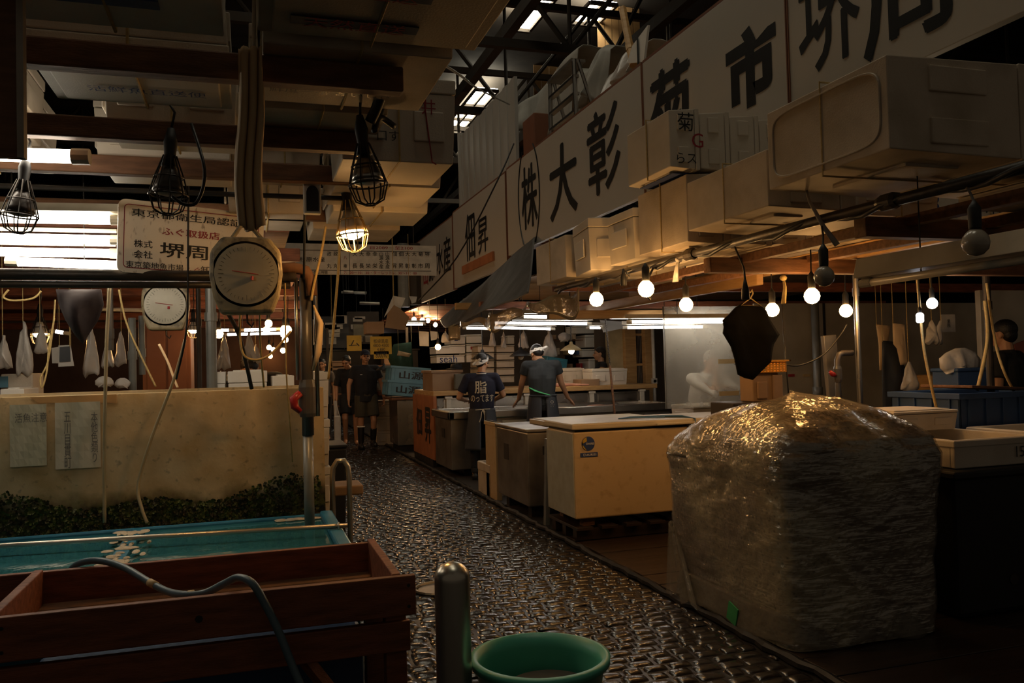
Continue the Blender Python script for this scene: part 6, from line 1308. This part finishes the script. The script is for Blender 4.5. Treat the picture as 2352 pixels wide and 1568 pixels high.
# worktop behind the tank with white boxes
tag(MB().box(-4.2, .35, 6.1, 7.1, .95, 1.0).box(-4.15, .3, 6.2, 7.0, 0, .95).build('work_counter', CONC, bevel=.01), 'dark counter hidden behind the stained tank', 'counter')
def wb(u0, u1, v0, y, dep, label, M=FOAMW, H=.3, z0=1.002):
    a, b_ = ony(u0, 880, y), ony(u1, 880, y); zt = ony((u0 + u1) / 2, v0, y).z
    return foam_box(round(b_.x - a.x, 3), dep, round(zt - z0, 3), ((a.x + b_.x) / 2, y + dep / 2, z0), label, M=M, cord=False)
wb(523, 614, 849, 6.15, .35, 'widest white foam box standing behind the tank near the scale')
wb(625, 676, 860, 6.15, .35, 'white foam box behind the tank left of the dark pipe')
wb(493, 518, 851, 6.2, .3, 'white foam box half hidden by the pale grey post')
a = ony(716, 860, 6.4); b_ = ony(757, 860, 6.4)
for k in range(4): foam_box(round(b_.x - a.x, 3), .5, .36, ((a.x + b_.x) / 2, 6.7, .361 * k), '%s white foam box of the stack beside the tank at the aisle' % ['lowest', 'second', 'third', 'topmost'][k], M=FOAM, cord=False)
wb(0, 55, 890, 5.2 + .9, .4, 'white foam tray at the far left behind the tank')
q = ybox(-30, 48, 857, 893, 6.3, .3); r = thing('papered_box', 'box with a blue label at the far left behind the tank', 'box', (q[0], 6.3, 1)); MB().box(q[0], q[1], 6.62, 6.95, 1.002, q[5]).build('body', FOAM, r, bevel=.01); p = ybox(0, 18, 864, 890, 6.6, .01); MB().box(*p).build('blue_label', BLUEC, r)
q = ybox(545, 640, 0, 0, 6.3, .3)
# bags, cards, cloths
for i, (u0, u1, v0, v1, y) in enumerate(((35, 77, 740, 862, 6.6), (78, 110, 745, 812, 6.7), (-10, 28, 770, 850, 6.4), (232, 262, 780, 845, 6.7), (262, 292, 760, 840, 7.0), (498, 532, 765, 850, 7.2), (556, 588, 763, 830, 7.4), (190, 230, 750, 865, 6.9), (575, 600, 790, 835, 8.5), (218, 262, 862, 890, 6.3), (262, 300, 866, 892, 6.4))):
    bag(u0, u1, v0, v1, y, ['large pinkish white bag hanging at the far left', 'pale bag hanging behind the glowing caged lamp', 'dark clear bag at the left edge', 'white bag hanging beside the collared pipe', 'grey bag behind the collared pipe', 'tall white bag lit warm right of the pale grey post', 'tilted white bag hanging under the large scale', 'brownish bag of straps hanging in the left stall', 'small white bag behind the tilted one', 'crumpled pinkish bag lying behind the tank', 'second crumpled bag lying behind the tank'][i], seed=40 + i, M=BAGM)
quad([(118, 799), (136, 796), (140, 834), (120, 834)], 6.7, 'grey card hanging left of the dark card', PAPER)
quad([(134, 793), (162, 792), (170, 840), (134, 842)], 6.6, 'white card with a dark square hanging far left', PAPER)
quad([(137, 797), (160, 795), (162, 830), (136, 831)], 6.59, 'dark square panel on the hanging white card', SLATE)
q = ybox(38, 162, 700, 713, 7.4, .05)
hang_cloth(dens([(128, 664), (232, 664), (238, 700), (225, 735), (205, 765), (190, 790), (172, 770), (150, 735), (135, 700)], 3), 4.75, 'dark bundled cloth slung under the double pipe', mat('dark_bundle', (.035, .02, .02), .8, c2=(.015, .012, .02), scale=8), 'cloth_bundle', th=.09, hang=False)
cordp([ony(20, 665, 5.5), ony(8, 682, 5.5), ony(30, 690, 5.5), ony(75, 685, 5.5), ony(95, 668, 5.5)], .006, 'cream cable drooping under the double pipe at the far left', ROPE)
cordp([ony(127, 688, 5.6), ony(122, 750, 5.6), ony(110, 830, 5.6), ony(93, 868, 5.6), ony(97, 890, 5.6), ony(108, 850, 5.6), ony(112, 800, 5.6), ony(125, 730, 5.6)], .005, 'yellow rope loop hanging in the left stall', ROPE)
cordp([ony(273, 665, 5.6), ony(290, 740, 5.6), ony(325, 820, 5.6), ony(358, 888, 5.6)], .006, 'yellow rope slanting behind the collared pipe', ROPE)
cordp([ony(365, 790, 5.2), ony(385, 830, 5.2), ony(400, 870, 5.2), ony(408, 890, 5.2)], .007, 'dark strap slanting below the smaller scale', CLOTH)
cordp([ony(520, 712, 4.3), ony(545, 760, 4.5), ony(560, 810, 4.6), ony(578, 892, 4.7)], .011, 'black strap slanting down from the large scale', RUBBER)
cordp([ony(597, 712, 4.3), ony(598, 790, 4.5), ony(606, 888, 4.7)], .0055, 'tan cord hanging straight from the large scale', ROPE)
cordp([ony(552, 712, 4.4), ony(551, 770, 4.5), ony(560, 815, 4.5), ony(590, 826, 4.5), ony(625, 810, 4.5), ony(668, 760, 4.5)], .006, 'yellow cord sagging from the scale to the dark post', ROPE)
cordp([ony(748, 520, 4.5), ony(738, 580, 4.5), ony(722, 650, 4.5), ony(715, 690, 4.5)], .007, 'upper yellow cord beside the tank post', ROPE)
cordp([ony(780, 540, 5.0), ony(777, 620, 5.0), ony(765, 760, 5.1), ony(754, 870, 5.2)], .008, 'long yellow cord hanging at the aisle side of the tank', ROPE)
cordp([ony(700, 430, 4.1), ony(699, 560, 4.3), ony(698, 640, 4.45)], .006, 'black cord running down beside the dial box', RUBBER)
cordp([ony(655, 650, 4.5), ony(656, 760, 4.55), ony(658, 860, 4.6), ony(665, 960, 4.7), ony(672, 1060, 4.9)], .004, 'thin tan wire falling in front of the stained tank', ROPE)
cordp([ony(1010, 143, 4), ony(1060, 175, 5), ony(1100, 205, 7), ony(1170, 240, 9.2)], .008, 'thin wire crossing from the left foam stack to the tall panel', GREYP)
cordp([ony(1180, 330, 8.2), ony(1140, 420, 8), ony(1050, 590, 8.5), ony(962, 690, 9)], .008, 'thin dark wire slanting down in front of the far signs', RUBBER)

# ------------------------------------------------------------------ people
def fuse(mb, name, M, parent, vox=.009, smooth_it=4):
    me = mb.mesh(name); bm = bmesh.new(); bm.from_mesh(me); bmesh.ops.recalc_face_normals(bm, faces=bm.faces); bm.to_mesh(me); bm.free()
    o = bpy.data.objects.new(name, me); col.objects.link(o)
    m_ = o.modifiers.new('r', 'REMESH'); m_.mode = 'VOXEL'; m_.voxel_size = vox; m_.use_smooth_shade = True
    s_ = o.modifiers.new('s', 'SMOOTH'); s_.iterations = smooth_it; s_.factor = .5
    dg = bpy.context.evaluated_depsgraph_get(); me2 = bpy.data.meshes.new_from_object(o.evaluated_get(dg)); me2.name = name
    o.modifiers.clear(); o.data = me2; me2.materials.clear(); me2.materials.append(M); me2.polygons.foreach_set('use_smooth', [True] * len(me2.polygons))
    if parent is not None: attach(o, parent)
    return o
def ring_loft(mb, rings, n=20):
    """rings: (x,y,z,rx,ry[,tilt about x])"""
    V = []
    for R_ in rings:
        x, y, z, rx, ry = R_[:5]; tl = R_[5] if len(R_) > 5 else 0
        for j in range(n):
            q = 2 * math.pi * j / n; px, py = rx * math.copysign(abs(math.cos(q)) ** .8, math.cos(q)), ry * math.copysign(abs(math.sin(q)) ** .8, math.sin(q))
            V.append((x + px, y + py * math.cos(tl), z + py * math.sin(tl)))
    k = len(rings); mb.add(V, [tuple(range(n - 1, -1, -1))] + [(i * n + j, i * n + (j + 1) % n, (i + 1) * n + (j + 1) % n, (i + 1) * n + j) for i in range(k - 1) for j in range(n)] + [tuple((k - 1) * n + j for j in range(n))])
def hand(mb, wrist, fwd, palm_n, side, curl=.4, s=1.):
    """fwd: direction of the fingers, palm_n: palm normal, side: +1 if the thumb lies on fwd x palm_n side"""
    w_ = Vector(wrist); f = Vector(fwd).normalized(); n = Vector(palm_n); n = (n - f * n.dot(f)).normalized(); t = f.cross(n) * side
    for k in (-1, 0, 1): mb.cap(w_ + f * .01 + t * k * .014 * s, .017 * s, w_ + f * .085 * s + t * k * .024 * s, .0135 * s)
    for i, (off, ln) in enumerate(((.033, .072), (.011, .082), (-.011, .076), (-.031, .058))):
        p = w_ + f * .088 * s + t * off * s; d = f; lens = (ln * .48, ln * .3, ln * .22); r_ = .0088 * s
        for k, l_ in enumerate(lens):
            ang = curl * (1 + .5 * k) * (1 + .12 * i); d2 = (f * math.cos(ang * (k + .6)) + n * math.sin(ang * (k + .6))).normalized() + t * (off * 1.5)
            q = p + d2.normalized() * l_ * s; mb.cap(p, r_, q, r_ * .93, 8); p = q; r_ *= .93
    p = w_ + f * .03 * s + t * .025 * s; q = p + (t * .8 + f * .55 + n * .25).normalized() * .045 * s; mb.cap(p, .0125 * s, q, .0105 * s, 8); mb.cap(q, .0105 * s, q + (f * .9 + t * .35 + n * .2).normalized() * .034 * s, .009 * s, 8)
def head(mb, c, yaw=0., pitch=0., roll=0., s=1.):
    R = Euler((pitch, roll, yaw), 'YXZ').to_matrix(); c = Vector(c); F = lambda x, y, z: c + R @ (Vector((x, y, z)) * s)
    mb.ell(F(0, -.012, .03), .076 * s, .094 * s, .088 * s, 20, R); mb.ell(F(0, .018, -.03), .06 * s, .07 * s, .078 * s, 18, R); mb.ell(F(0, .05, -.085), .032 * s, .03 * s, .024 * s, 12, R)
    mb.cap(F(0, .083, .012), .009 * s, F(0, .107, -.022), .0145 * s, 8); mb.ell(F(0, .082, -.052), .025 * s, .014 * s, .012 * s, 10, R); mb.ell(F(0, .072, .03), .055 * s, .022 * s, .012 * s, 12, R)
    for sx_ in (-1, 1): mb.ell(F(sx_ * .077, -.008, -.005), .01 * s, .02 * s, .033 * s, 10, R); mb.ell(F(sx_ * .045, .055, -.03), .022 * s, .022 * s, .022 * s, 10, R)
    return F, R
def face_parts(F, R, parent, s=1.):
    for sx_ in (-1, 1): MB().ell(F(sx_ * .029, .086, .008), .014 * s, .008 * s, .007 * s, 10, R).build('eye', EYE, parent, smooth=True)
    for sx_ in (-1, 1): MB().tube([F(sx_ * .014, .094, .03), F(sx_ * .03, .092, .034), F(sx_ * .046, .082, .03)], .0035 * s, 6).build('eyebrow', HAIR, parent)
    MB().ell(F(0, .097, -.054), .02 * s, .006 * s, .006 * s, 10, R).build('mouth', LIP, parent, smooth=True)
def hair(F, R, parent, s=1., short=False, M=None):
    h = MB(); h.ell(F(0, -.022, .045), .083 * s, .098 * s, .088 * s, 22, R); h.ell(F(0, -.055, -.005), .072 * s, .06 * s, .07 * s, 16, R)
    rs = random.Random(4)
    for i in range(0 if short else 26):
        q = rs.uniform(0, 6.28); e_ = rs.uniform(.2, 1.2); d = Vector((math.cos(q) * math.sin(e_), math.sin(q) * math.sin(e_) - .1, math.cos(e_)))
        a = Vector((0, -.02, .045)) + Vector((d.x * .078, d.y * .09, d.z * .082)); b_ = a + Vector((d.x * .01, .012, .004)); h.cap(F(*a), .012 * s, F(*b_), .008 * s, 6)
    o = fuse(h, 'hair', M or HAIR, parent, .007, 1); return o
def person(name_label, loc, rotz, J, skinM=SKIN, s=1., wear=None, face=True, headrot=(0, 0, 0), hd=None, hands=((0, 0, -1), (0, 0, -1)), palms=((1, 0, 0), (-1, 0, 0)), curl=(.35, .35), hairkw=None, boots=False):
    """built facing +y at the origin and then set in place; J: joints. returns root and helpers"""
    D = dict(pel=(0, 0, .93), chest=(0, -.01, 1.22), neck=(0, -.01, 1.44), head=(0, .02, 1.6), shL=(-.185, -.01, 1.4), shR=(.185, -.01, 1.4), elL=(-.24, -.02, 1.12), elR=(.24, -.02, 1.12), wrL=(-.25, .06, .88), wrR=(.25, .06, .88),
             hiL=(-.09, 0, .9), hiR=(.09, 0, .9), knL=(-.1, .02, .49), knR=(.1, .02, .49), anL=(-.1, -.01, .085), anR=(.1, -.01, .085), toL=(-.11, .13, .03), toR=(.11, .13, .03))
    D.update(J); D = {k: Vector(v) for k, v in D.items()}
    t = thing('person', name_label, 'person', (0, 0, 0)); b = MB(); P = D['pel']; C_ = D['chest']; Nk = D['neck']
    b.cap(P + Vector((-.055, 0, 0)), .1, P + Vector((.055, 0, 0)), .1); b.cap(P, .125, C_, .13); b.cap(C_ + Vector((-.06, 0, 0)), .11, C_ + Vector((.06, 0, 0)), .11)
    b.cap(C_.lerp(Nk, .3), .12, Nk, .062); b.cap(D['shL'], .056, D['shR'], .056); b.cap(Nk, .056, D['head'] + Vector((0, -.02, -.05)), .052)
    for q in 'LR':
        b.cap(D['sh' + q], .054, D['el' + q], .04); b.cap(D['el' + q], .041, D['wr' + q], .027); b.cap(D['hi' + q], .085, D['kn' + q], .056); b.cap(D['kn' + q], .056, D['an' + q], .037)
        b.cap(D['kn' + q].lerp(D['an' + q], .25) + Vector((0, -.018, 0)), .048, D['kn' + q].lerp(D['an' + q], .5), .04); b.cap(D['an' + q] + Vector((0, -.03, -.035)), .038, D['to' + q], .03)
    hand(b, D['wrL'], hands[0], palms[0], 1, curl[0], s); hand(b, D['wrR'], hands[1], palms[1], -1, curl[1], s)
    F, R = head(b, D['head'], *headrot)
    fuse(b, 'body', skinM, t, .0072, 2)
    if face: face_parts(F, R, t)
    if hairkw is not None: hair(F, R, t, **hairkw)
    return t, D, F, R
def shirt(t, D, M, sl=.55, lo=.86, wide=1., name='shirt', neck=True):
    b = MB(); P, C_, Nk = D['pel'], D['chest'], D['neck']; d = C_ - P
    low = P + d * ((lo - .93) / .29)
    ring_loft(b, [(low.x, low.y, low.z, .168 * wide, .128), (P.x, P.y, P.z + .04, .16 * wide, .125), (P.x + d.x * .5, P.y + d.y * .5, P.z + d.z * .5, .165 * wide, .128), (C_.x, C_.y, C_.z, .185 * wide, .135),
                  ((C_.x + Nk.x) / 2, (C_.y + Nk.y) / 2, (C_.z + Nk.z) / 2 + .02, .178 * wide, .115), (Nk.x, Nk.y, Nk.z - .01, .09, .075)])
    b.cap(D['shL'], .066, D['shR'], .066); b.cap(C_, .142, C_.lerp(Nk, .45), .13); b.cap(C_.lerp(Nk, .4), .13, C_.lerp(Nk, .9), .078); b.cap(P + Vector((0, 0, .03)), .135, C_, .142)
    for q in 'LR':
        e_ = D['sh' + q].lerp(D['el' + q], sl) if sl <= 1 else D['el' + q].lerp(D['wr' + q], sl - 1); a = D['sh' + q]
        if sl > 1: b.tube([a, D['el' + q], e_], [.068, .056, .048], 14)
        else: b.tube([a - (e_ - a) * .05, a.lerp(e_, .5), e_], [.069, .066, .067], 14)
        b.ell(a, .069, .069, .066, 12)
    return fuse(b, name, M, t, .009, 3)
def trousers(t, D, M, to=1., name='trousers', r0=.1, r1=.06):
    b = MB(); P = D['pel']; ring_loft(b, [(P.x, P.y, P.z - .1, .15, .125), (P.x, P.y, P.z, .162, .128), (P.x, P.y, P.z + .1, .155, .12)])
    for q in 'LR':
        h_, k_, a_ = D['hi' + q], D['kn' + q], D['an' + q]
        if to <= .5: e_ = h_.lerp(k_, to * 2); b.tube([h_ + Vector((0, 0, .03)), h_.lerp(e_, .5), e_], [r0, r0 * .98, r0 * .97], 16)
        else: b.tube([h_ + Vector((0, 0, .03)), h_.lerp(k_, .5), k_, k_.lerp(a_, (to - .5) * 2)], [r0, r0 * .88, r0 * .74, r1], 16)
    return fuse(b, name, M, t, .009, 3)
def boot(t, D, q, M=RUBBER, hi=.75):
    b = MB(); k_, a_, o_ = D['kn' + q], D['an' + q], D['to' + q]; top = a_.lerp(k_, hi)
    b.tube([top, a_.lerp(top, .5), a_ + Vector((0, 0, .02))], [.062, .056, .05], 14); b.cap(a_ + Vector((0, -.02, -.03)), .05, o_ + Vector((0, .01, .01)), .042); d = (o_ - a_); d.z = 0; d.normalize()
    c = a_ + d * .05; b.box(c.x - .045, c.x + .045, c.y - .1, c.y + .12, 0 if False else min(a_.z - .085, o_.z - .03), min(a_.z - .085, o_.z - .03) + .03)
    return fuse(b, 'boot', M, t, .009, 2)
def headband(t, F, R, s=1., tilt=.25, knot=(-.03, -.1, .0)):
    def fn(a, b_):
        q = 2 * math.pi * a; e_ = .003 * math.sin(q * 7 + b_ * 5); return F((.087 - .006 * b_ + e_) * math.cos(q), -.016 + (.106 - .007 * b_ + e_) * math.sin(q), .005 + .052 * b_ + tilt * .1 * math.sin(q))
    o = MB().sheet(fn, 48, 6, .006).build('headband', WHITEC, t, smooth=True); m_ = MB()
    k_ = Vector(knot); m_.ell(F(*k_), .028, .026, .024, 12); m_.cap(F(*(k_ + Vector((.02, -.005, 0)))), .014, F(*(k_ + Vector((.065, -.02, .012)))), .02); m_.cap(F(*k_), .014, F(*(k_ + Vector((-.035, -.03, -.05)))), .02)
    fuse(m_, 'knot', WHITEC, o, .006, 2)
def place(t, loc, rotz, s=1.):
    t.location = loc; t.rotation_euler = (0, 0, rotz); t.scale = (s, s, s)
def apron(t, D, M, z0, z1, w0=.19, w1=.23, y0=-.02, back=True, name='apron'):
    P = D['pel']
    def fn(a, b_):
        q = math.pi * (1.02 - 2.04 * a) * .93 + math.pi / 2 ; z = z1 + (z0 - z1) * b_; w_ = w0 + (w1 - w0) * b_
        k = D['chest'].lerp(P, min((D['chest'].z - z) / max(D['chest'].z - P.z, .01), 1)) if z > P.z else P
        return (k.x + w_ * math.cos(q) * (1 + .03 * math.sin(a * 40) * b_), k.y + (w_ * .82) * math.sin(q) * (1 + .03 * math.sin(a * 33 + 1) * b_), z)
    return MB().sheet(fn, 60, 20, .004).build(name, M, t, smooth=True)
def on_back(t, shirt_o, s_, cx, cz, w_, h_, M, off=.0):
    """lettering laid on the back of a shirt"""
    vs, fs, sz = txtmesh(s_, off); kx, kz = w_ / sz[0], h_ / sz[1]; bv = BVHTree.FromPolygons([v.co.copy() for v in shirt_o.data.vertices], [tuple(p.vertices) for p in shirt_o.data.polygons]); V = []
    for v in vs:
        x, z = cx + v[0] * kx, cz + v[1] * kz; hit = bv.ray_cast(Vector((x, -1, z)), Vector((0, 1, 0))); V.append((x, (hit[0].y if hit[0] else -.13) - .005, z))
    mb = MB(); mb.add(V, fs); o = mb.build('shirt_print', M, None, fixn=False); attach(o, shirt_o); return o
INKW = mat('cream_print', (.75, .68, .5), .7)

# worker with the printed shirt, back to us
t, D, F, R = person('person in navy shirt with cream brush writing and white headband, back to us', 0, 0,
    dict(head=(.02, .05, 1.6), elL=(-.31, .02, 1.13), elR=(.3, .04, 1.15), wrL=(-.2, .22, 1.08), wrR=(.2, .25, 1.08), knL=(-.1, .04, .49), anL=(-.12, -.02, .085)), headrot=(-.75, -.18, 0), hands=((.5, .8, -.1), (-.5, .8, -.1)), palms=((0, 0, -1), (0, 0, -1)), hairkw={'short': True})
so = shirt(t, D, NAVY, .72, .8, 1.04); trousers(t, D, BLACKC, .9); [boot(t, D, q) for q in 'LR']; headband(t, F, R, knot=(-.01, -.105, .01), tilt=.6)
on_back(t, so, '脂', -.02, 1.27, .165, .17, INKW, .012); on_back(t, so, 'のってます', .0, 1.12, .31, .1, INKW, .01)
apron(t, D, SLATE, .42, .98, .178, .25)
sk = MB(); sk.tube([(-.1, -.155, .965), (0, -.17, .972), (.1, -.158, .975)], .005, 6); sk.tube([(.0, -.172, .972), (-.02, -.185, .93), (-.03, -.185, .86), (-.055, -.19, .8)], .005, 6); sk.tube([(.0, -.172, .972), (.02, -.185, .92), (.02, -.19, .85), (.01, -.19, .77)], .005, 6); sk.tube([(0, -.172, .972), (.025, -.19, .94), (.015, -.19, .9), (0, -.18, .96)], .005, 6)
sk.build('apron_string', INKW, t); MB().tube([F(.083, .02, .012), F(.06, .085, .01), F(.015, .1, .01), F(-.06, .085, .01)], .003, 5).build('glasses', BLACKPL, t)
MB().tube([D['neck'] + Vector((.07 * math.cos(q), -.005 + .068 * math.sin(q), .012)) for q in np.linspace(0, 6.28, 16, endpoint=False)], .006, 6, closed=True).build('neck_strap', WHITEC, t)
place(t, (2.83, 10.2, 0), -.2, .93)
# leaning worker
t, D, F, R = person('person with white headband and slate apron leaning both hands on the counter', 0, 0,
    dict(chest=(0, .03, 1.24), neck=(0, .1, 1.45), head=(-.04, .19, 1.55), shL=(-.19, .07, 1.41), shR=(.19, .07, 1.41), elL=(-.25, .17, 1.17), elR=(.26, .16, 1.17), wrL=(-.28, .33, .98), wrR=(.36, .33, .98)), headrot=(.35, -.75, 0),
    hands=((-.35, .55, -.5), (.5, .55, -.5)), palms=((.1, .3, -.9), (-.1, .3, -.9)), curl=(.12, .12), hairkw={'short': True})
shirt(t, D, mat('charcoal_cotton', (.022, .026, .028), .85), .45, .9, 1.0); trousers(t, D, BLACKC, .9); [boot(t, D, q) for q in 'LR']; headband(t, F, R, knot=(.03, -.105, .0), tilt=.4)
apron(t, D, SLATE, .42, 1.03, .175, .25); MB().tube([(-.17, -.05, 1.13), (-.1, -.118, 1.09), (.02, -.145, 1.05), (.08, -.15, 1.035)], [.012, .022, .016, .008], 8, flat=.5).build('green_waistband', mat('bright_green', (.08, .5, .18), .6), t)
MB().tube([(-.17, -.07, 1.03), (0, -.16, 1.025), (.17, -.07, 1.03)], .012, 8).build('waist_tie', SLATE, t); MB().ell((.05, -.17, 1.02), .05, .015, .015, 10).build('waist_knot', SLATE, t)
txt(t, '○\n∵∵', (.1, -.168, .93), X, Z, width=.05, M=INKW, name='apron_print')
p = ony(1245, 900, 10.1); place(t, (p.x, 10.08, 0), -.25, 1.02)
# man in the vest
t, D, F, R = person('older person with cropped hair in a dark sleeveless vest, in profile behind the worktop', 0, 0, dict(wrL=(-.2, .3, 1.12), elL=(-.24, .08, 1.12), wrR=(.15, .32, 1.1)), hands=((0, 1, .3), (0, 1, 0)), hairkw={'short': True, 'M': mat('cropped_hair', (.025, .018, .014), .8)})
shirt(t, D, BLACKC, .12, .85, .98, 'vest'); trousers(t, D, BLACKC, .95); p = ony(1372, 820, 13.3); place(t, (p.x + .06, 13.3, 0), 1.35, 1.0)
# man behind the clear partition
t, D, F, R = person('person in a white shirt sitting behind the dirty clear partition, hand raised to the face', 0, 0,
    dict(pel=(0, -.1, .62), chest=(0, 0, .93), neck=(0, .05, 1.14), head=(-.02, .11, 1.28), shL=(-.19, .02, 1.1), shR=(.19, .02, 1.1), elL=(-.2, .3, .96), elR=(.12, .33, .93), wrL=(.02, .38, 1.0), wrR=(.05, .27, 1.14),
         hiL=(-.1, -.08, .6), hiR=(.1, -.08, .6), knL=(-.13, .32, .55), knR=(.13, .32, .55), anL=(-.13, .3, .09), anR=(.13, .3, .09), toL=(-.13, .44, .03), toR=(.13, .44, .03)), headrot=(-.2, -.2, 0),
    hands=((1, .2, .1), (-.25, -.2, 1)), palms=((0, 0, -1), (-.3, -1, 0)), curl=(.4, .7), hairkw={'short': True, 'M': mat('grey_hair', (.25, .22, .2), .8)})
shirt(t, D, WHITEC, 1.15, .58, 1.05); trousers(t, D, BLACKC, .95); p = ony(1618, 850, 8.95); MB().tube([Vector((.05, .27, 1.115)) + Vector((.034 * math.cos(q), .03 * math.sin(q), .0)) for q in np.linspace(0, 6.28, 14, endpoint=False)], .006, 6, closed=True).build('watch', STEEL, t)
place(t, (p.x, 8.95, .04), math.pi + .1, 1.08)
r = thing('stool', 'plain stool under the man behind the clear partition', 'stool', (p.x, 9.05, 0)); MB().box(p.x - .2, p.x + .2, 8.92, 9.25, .46, .5).build('seat', WOODB, r)
for sx_ in (-.17, .17):
    for yy in (8.95, 9.22): MB().tube([(p.x + sx_, yy, 0), (p.x + sx_, yy, .46)], .015, 8).build('leg', PIPE, r)
# man at the far right, back to us
t, D, F, R = person('person with black hair and shirt at the right edge, back to us', 0, 0, {}, hairkw={'short': True}); shirt(t, D, BLACKC, .6, .85, 1.12); trousers(t, D, BLACKC, .9); [boot(t, D, q) for q in 'LR']
p = ony(2306, 800, 5.45); place(t, (p.x + .02, 5.45, 0), .35, 1.0)
# the capped man walking up the aisle
DARKC = mat('dark_polo', (.01, .01, .013), .9)
t, D, F, R = person('person in cap, black shirt, olive shorts and rubber boots walking up the aisle', 0, 0,
    dict(knL=(-.11, .1, .5), anL=(-.11, .0, .13), toL=(-.12, .14, .06), elL=(-.29, -.02, 1.12), elR=(.29, -.02, 1.12), wrL=(-.31, .05, .87), wrR=(.31, .05, .87)), hairkw={'short': True})
shirt(t, D, DARKC, .62, .82, 1.15); trousers(t, D, OLIVEC, .42, 'shorts', .112); boot(t, D, 'L', hi=.62); boot(t, D, 'R', hi=.8)
MB().tube([D['knR'].lerp(D['anR'], .25) + Vector((.058 * math.cos(q), .056 * math.sin(q), 0)) for q in np.linspace(0, 6.28, 16, endpoint=False)], .014, 6, closed=True).build('sock_top', WHITEC, t, smooth=True)
h = MB(); h.ell(F(0, -.02, .06), .087, .1, .075, 20, R); h.ell(F(0, .1, .045), .06, .06, .01, 16, R); fuse(h, 'cap', NAVY, t, .007, 1)
MB().box(.08, .12, .135, .139, 1.29, 1.3).build('chest_emblem', WHITEC, t)
place(t, (2.03, 15.2, 0), math.pi + .05, 1.04)
# companion leaning and carrying a white bag
t, D, F, R = person('person in dark shorts carrying a white bag, just behind the capped person', 0, 0,
    dict(chest=(0, .03, 1.22), neck=(.0, .06, 1.42), head=(.06, .13, 1.55), shL=(-.18, .04, 1.38), shR=(.18, .04, 1.38), elR=(.25, .05, 1.1), wrR=(.25, .14, .86), knR=(.1, .14, .5), anR=(.1, .05, .12), toR=(.1, .19, .05)), headrot=(-.35, -.35, 0), hairkw={})
shirt(t, D, BLACKC, .95, .8, 1.0); trousers(t, D, BLACKC, .4, 'shorts', .108); place(t, (1.86, 16.2, 0), math.pi - .1, 1.02)
for q in 'LR': fuse(MB().cap(D['an' + q] + Vector((0, -.03, -.035)), .045, D['to' + q] + Vector((0, .02, .0)), .038), 'shoe', CONC, t, .01, 1)
p = ony(765, 900, 15.9); r = thing('carrier_bag', 'long white bag hanging from the hand of the person behind the capped man', 'bag', p)
pp = MB(); a, b_ = ony(767, 955, 15.8), ony(783, 1012, 15.8); pp.box(a.x, b_.x, 15.75, 15.85, b_.z, a.z).build('bag_body', PAPER, r, bevel=.02); MB().tube([(a.x + .02, 15.8, a.z), (a.x + .05, 15.8, a.z + .25), (b_.x - .02, 15.8, a.z)], .008, 6).build('handle', WHITEC, r)
quad([(766, 920), (774, 920), (776, 955), (768, 957)], 15.95, 'pale bottle-shaped bag in the same hand', PAPER, 'small_bag', 'bag', .05)
# third man in a grey shirt further back
t, D, F, R = person('person with black hair in a grey shirt, dim, left of the two walking men', 0, 0, {}, hairkw={}); shirt(t, D, mat('grey_shirt', (.1, .09, .08), .9), .6, .85, 1.0); trousers(t, D, BLACKC, .95); p = ony(740, 850, 17.5); place(t, (p.x, 17.5, 0), math.pi * .9, .97)
# people in the left stalls
t, D, F, R = person('person bending down behind the white boxes under the large scale', 0, 0, dict(chest=(0, .18, 1.12), neck=(0, .32, 1.26), head=(0, .45, 1.3), shL=(-.18, .28, 1.24), shR=(.18, .28, 1.24), elL=(-.24, .42, 1.05), elR=(.24, .42, 1.05), wrL=(-.15, .6, 1.02), wrR=(.15, .6, 1.02)), headrot=(-.3, -.8, 0), hands=((.3, 1, 0), (-.3, 1, 0)), palms=((0, 0, -1), (0, 0, -1)), hairkw={})
shirt(t, D, mat('mauve_shirt', (.06, .045, .06), .9), .6, .88, 1.0); trousers(t, D, BLACKC, .95); p = ony(545, 830, 7.9); place(t, (p.x - .25, 7.75, 0), math.pi + .5, 1.0)
t, D, F, R = person('person in black leaning on one arm behind the white boxes, beside the dark tank pipe', 0, 0, dict(chest=(0, .12, 1.15), neck=(0, .26, 1.32), head=(0, .38, 1.38), shL=(-.18, .2, 1.3), shR=(.18, .2, 1.3), elL=(-.3, .35, 1.1), elR=(.28, .3, 1.1), wrL=(-.34, .3, .92), wrR=(.1, .5, 1.05)), headrot=(.2, -.5, 0), hands=((0, .4, -1), (-.4, 1, 0)), hairkw={})
shirt(t, D, BLACKC, 1.2, .88, 1.0); trousers(t, D, BLACKC, .95); p = ony(640, 840, 7.6); place(t, (p.x - .05, 8.9, 0), math.pi - .5, 1.06)
# dark gloved hand and hat-like thing by the printed-shirt worker
r = thing('peaked_hat', 'black cap lying on the brown box by the worker with the printed shirt', 'cap', (3.25, 12.1, 1.4)); c = Vector((2.95, 12.0, 1.405))
MB().lathe([(.085, 0), (.09, .03), (.08, .08), (0, .095)], c, 20).build('crown', BLACKC, r, smooth=True); MB().lathe([(.08, 0), (.13, .004), (.13, .012), (.08, .02)], c + Vector((-.03, 0, 0)), 20).build('brim', BLACKC, r, smooth=True)
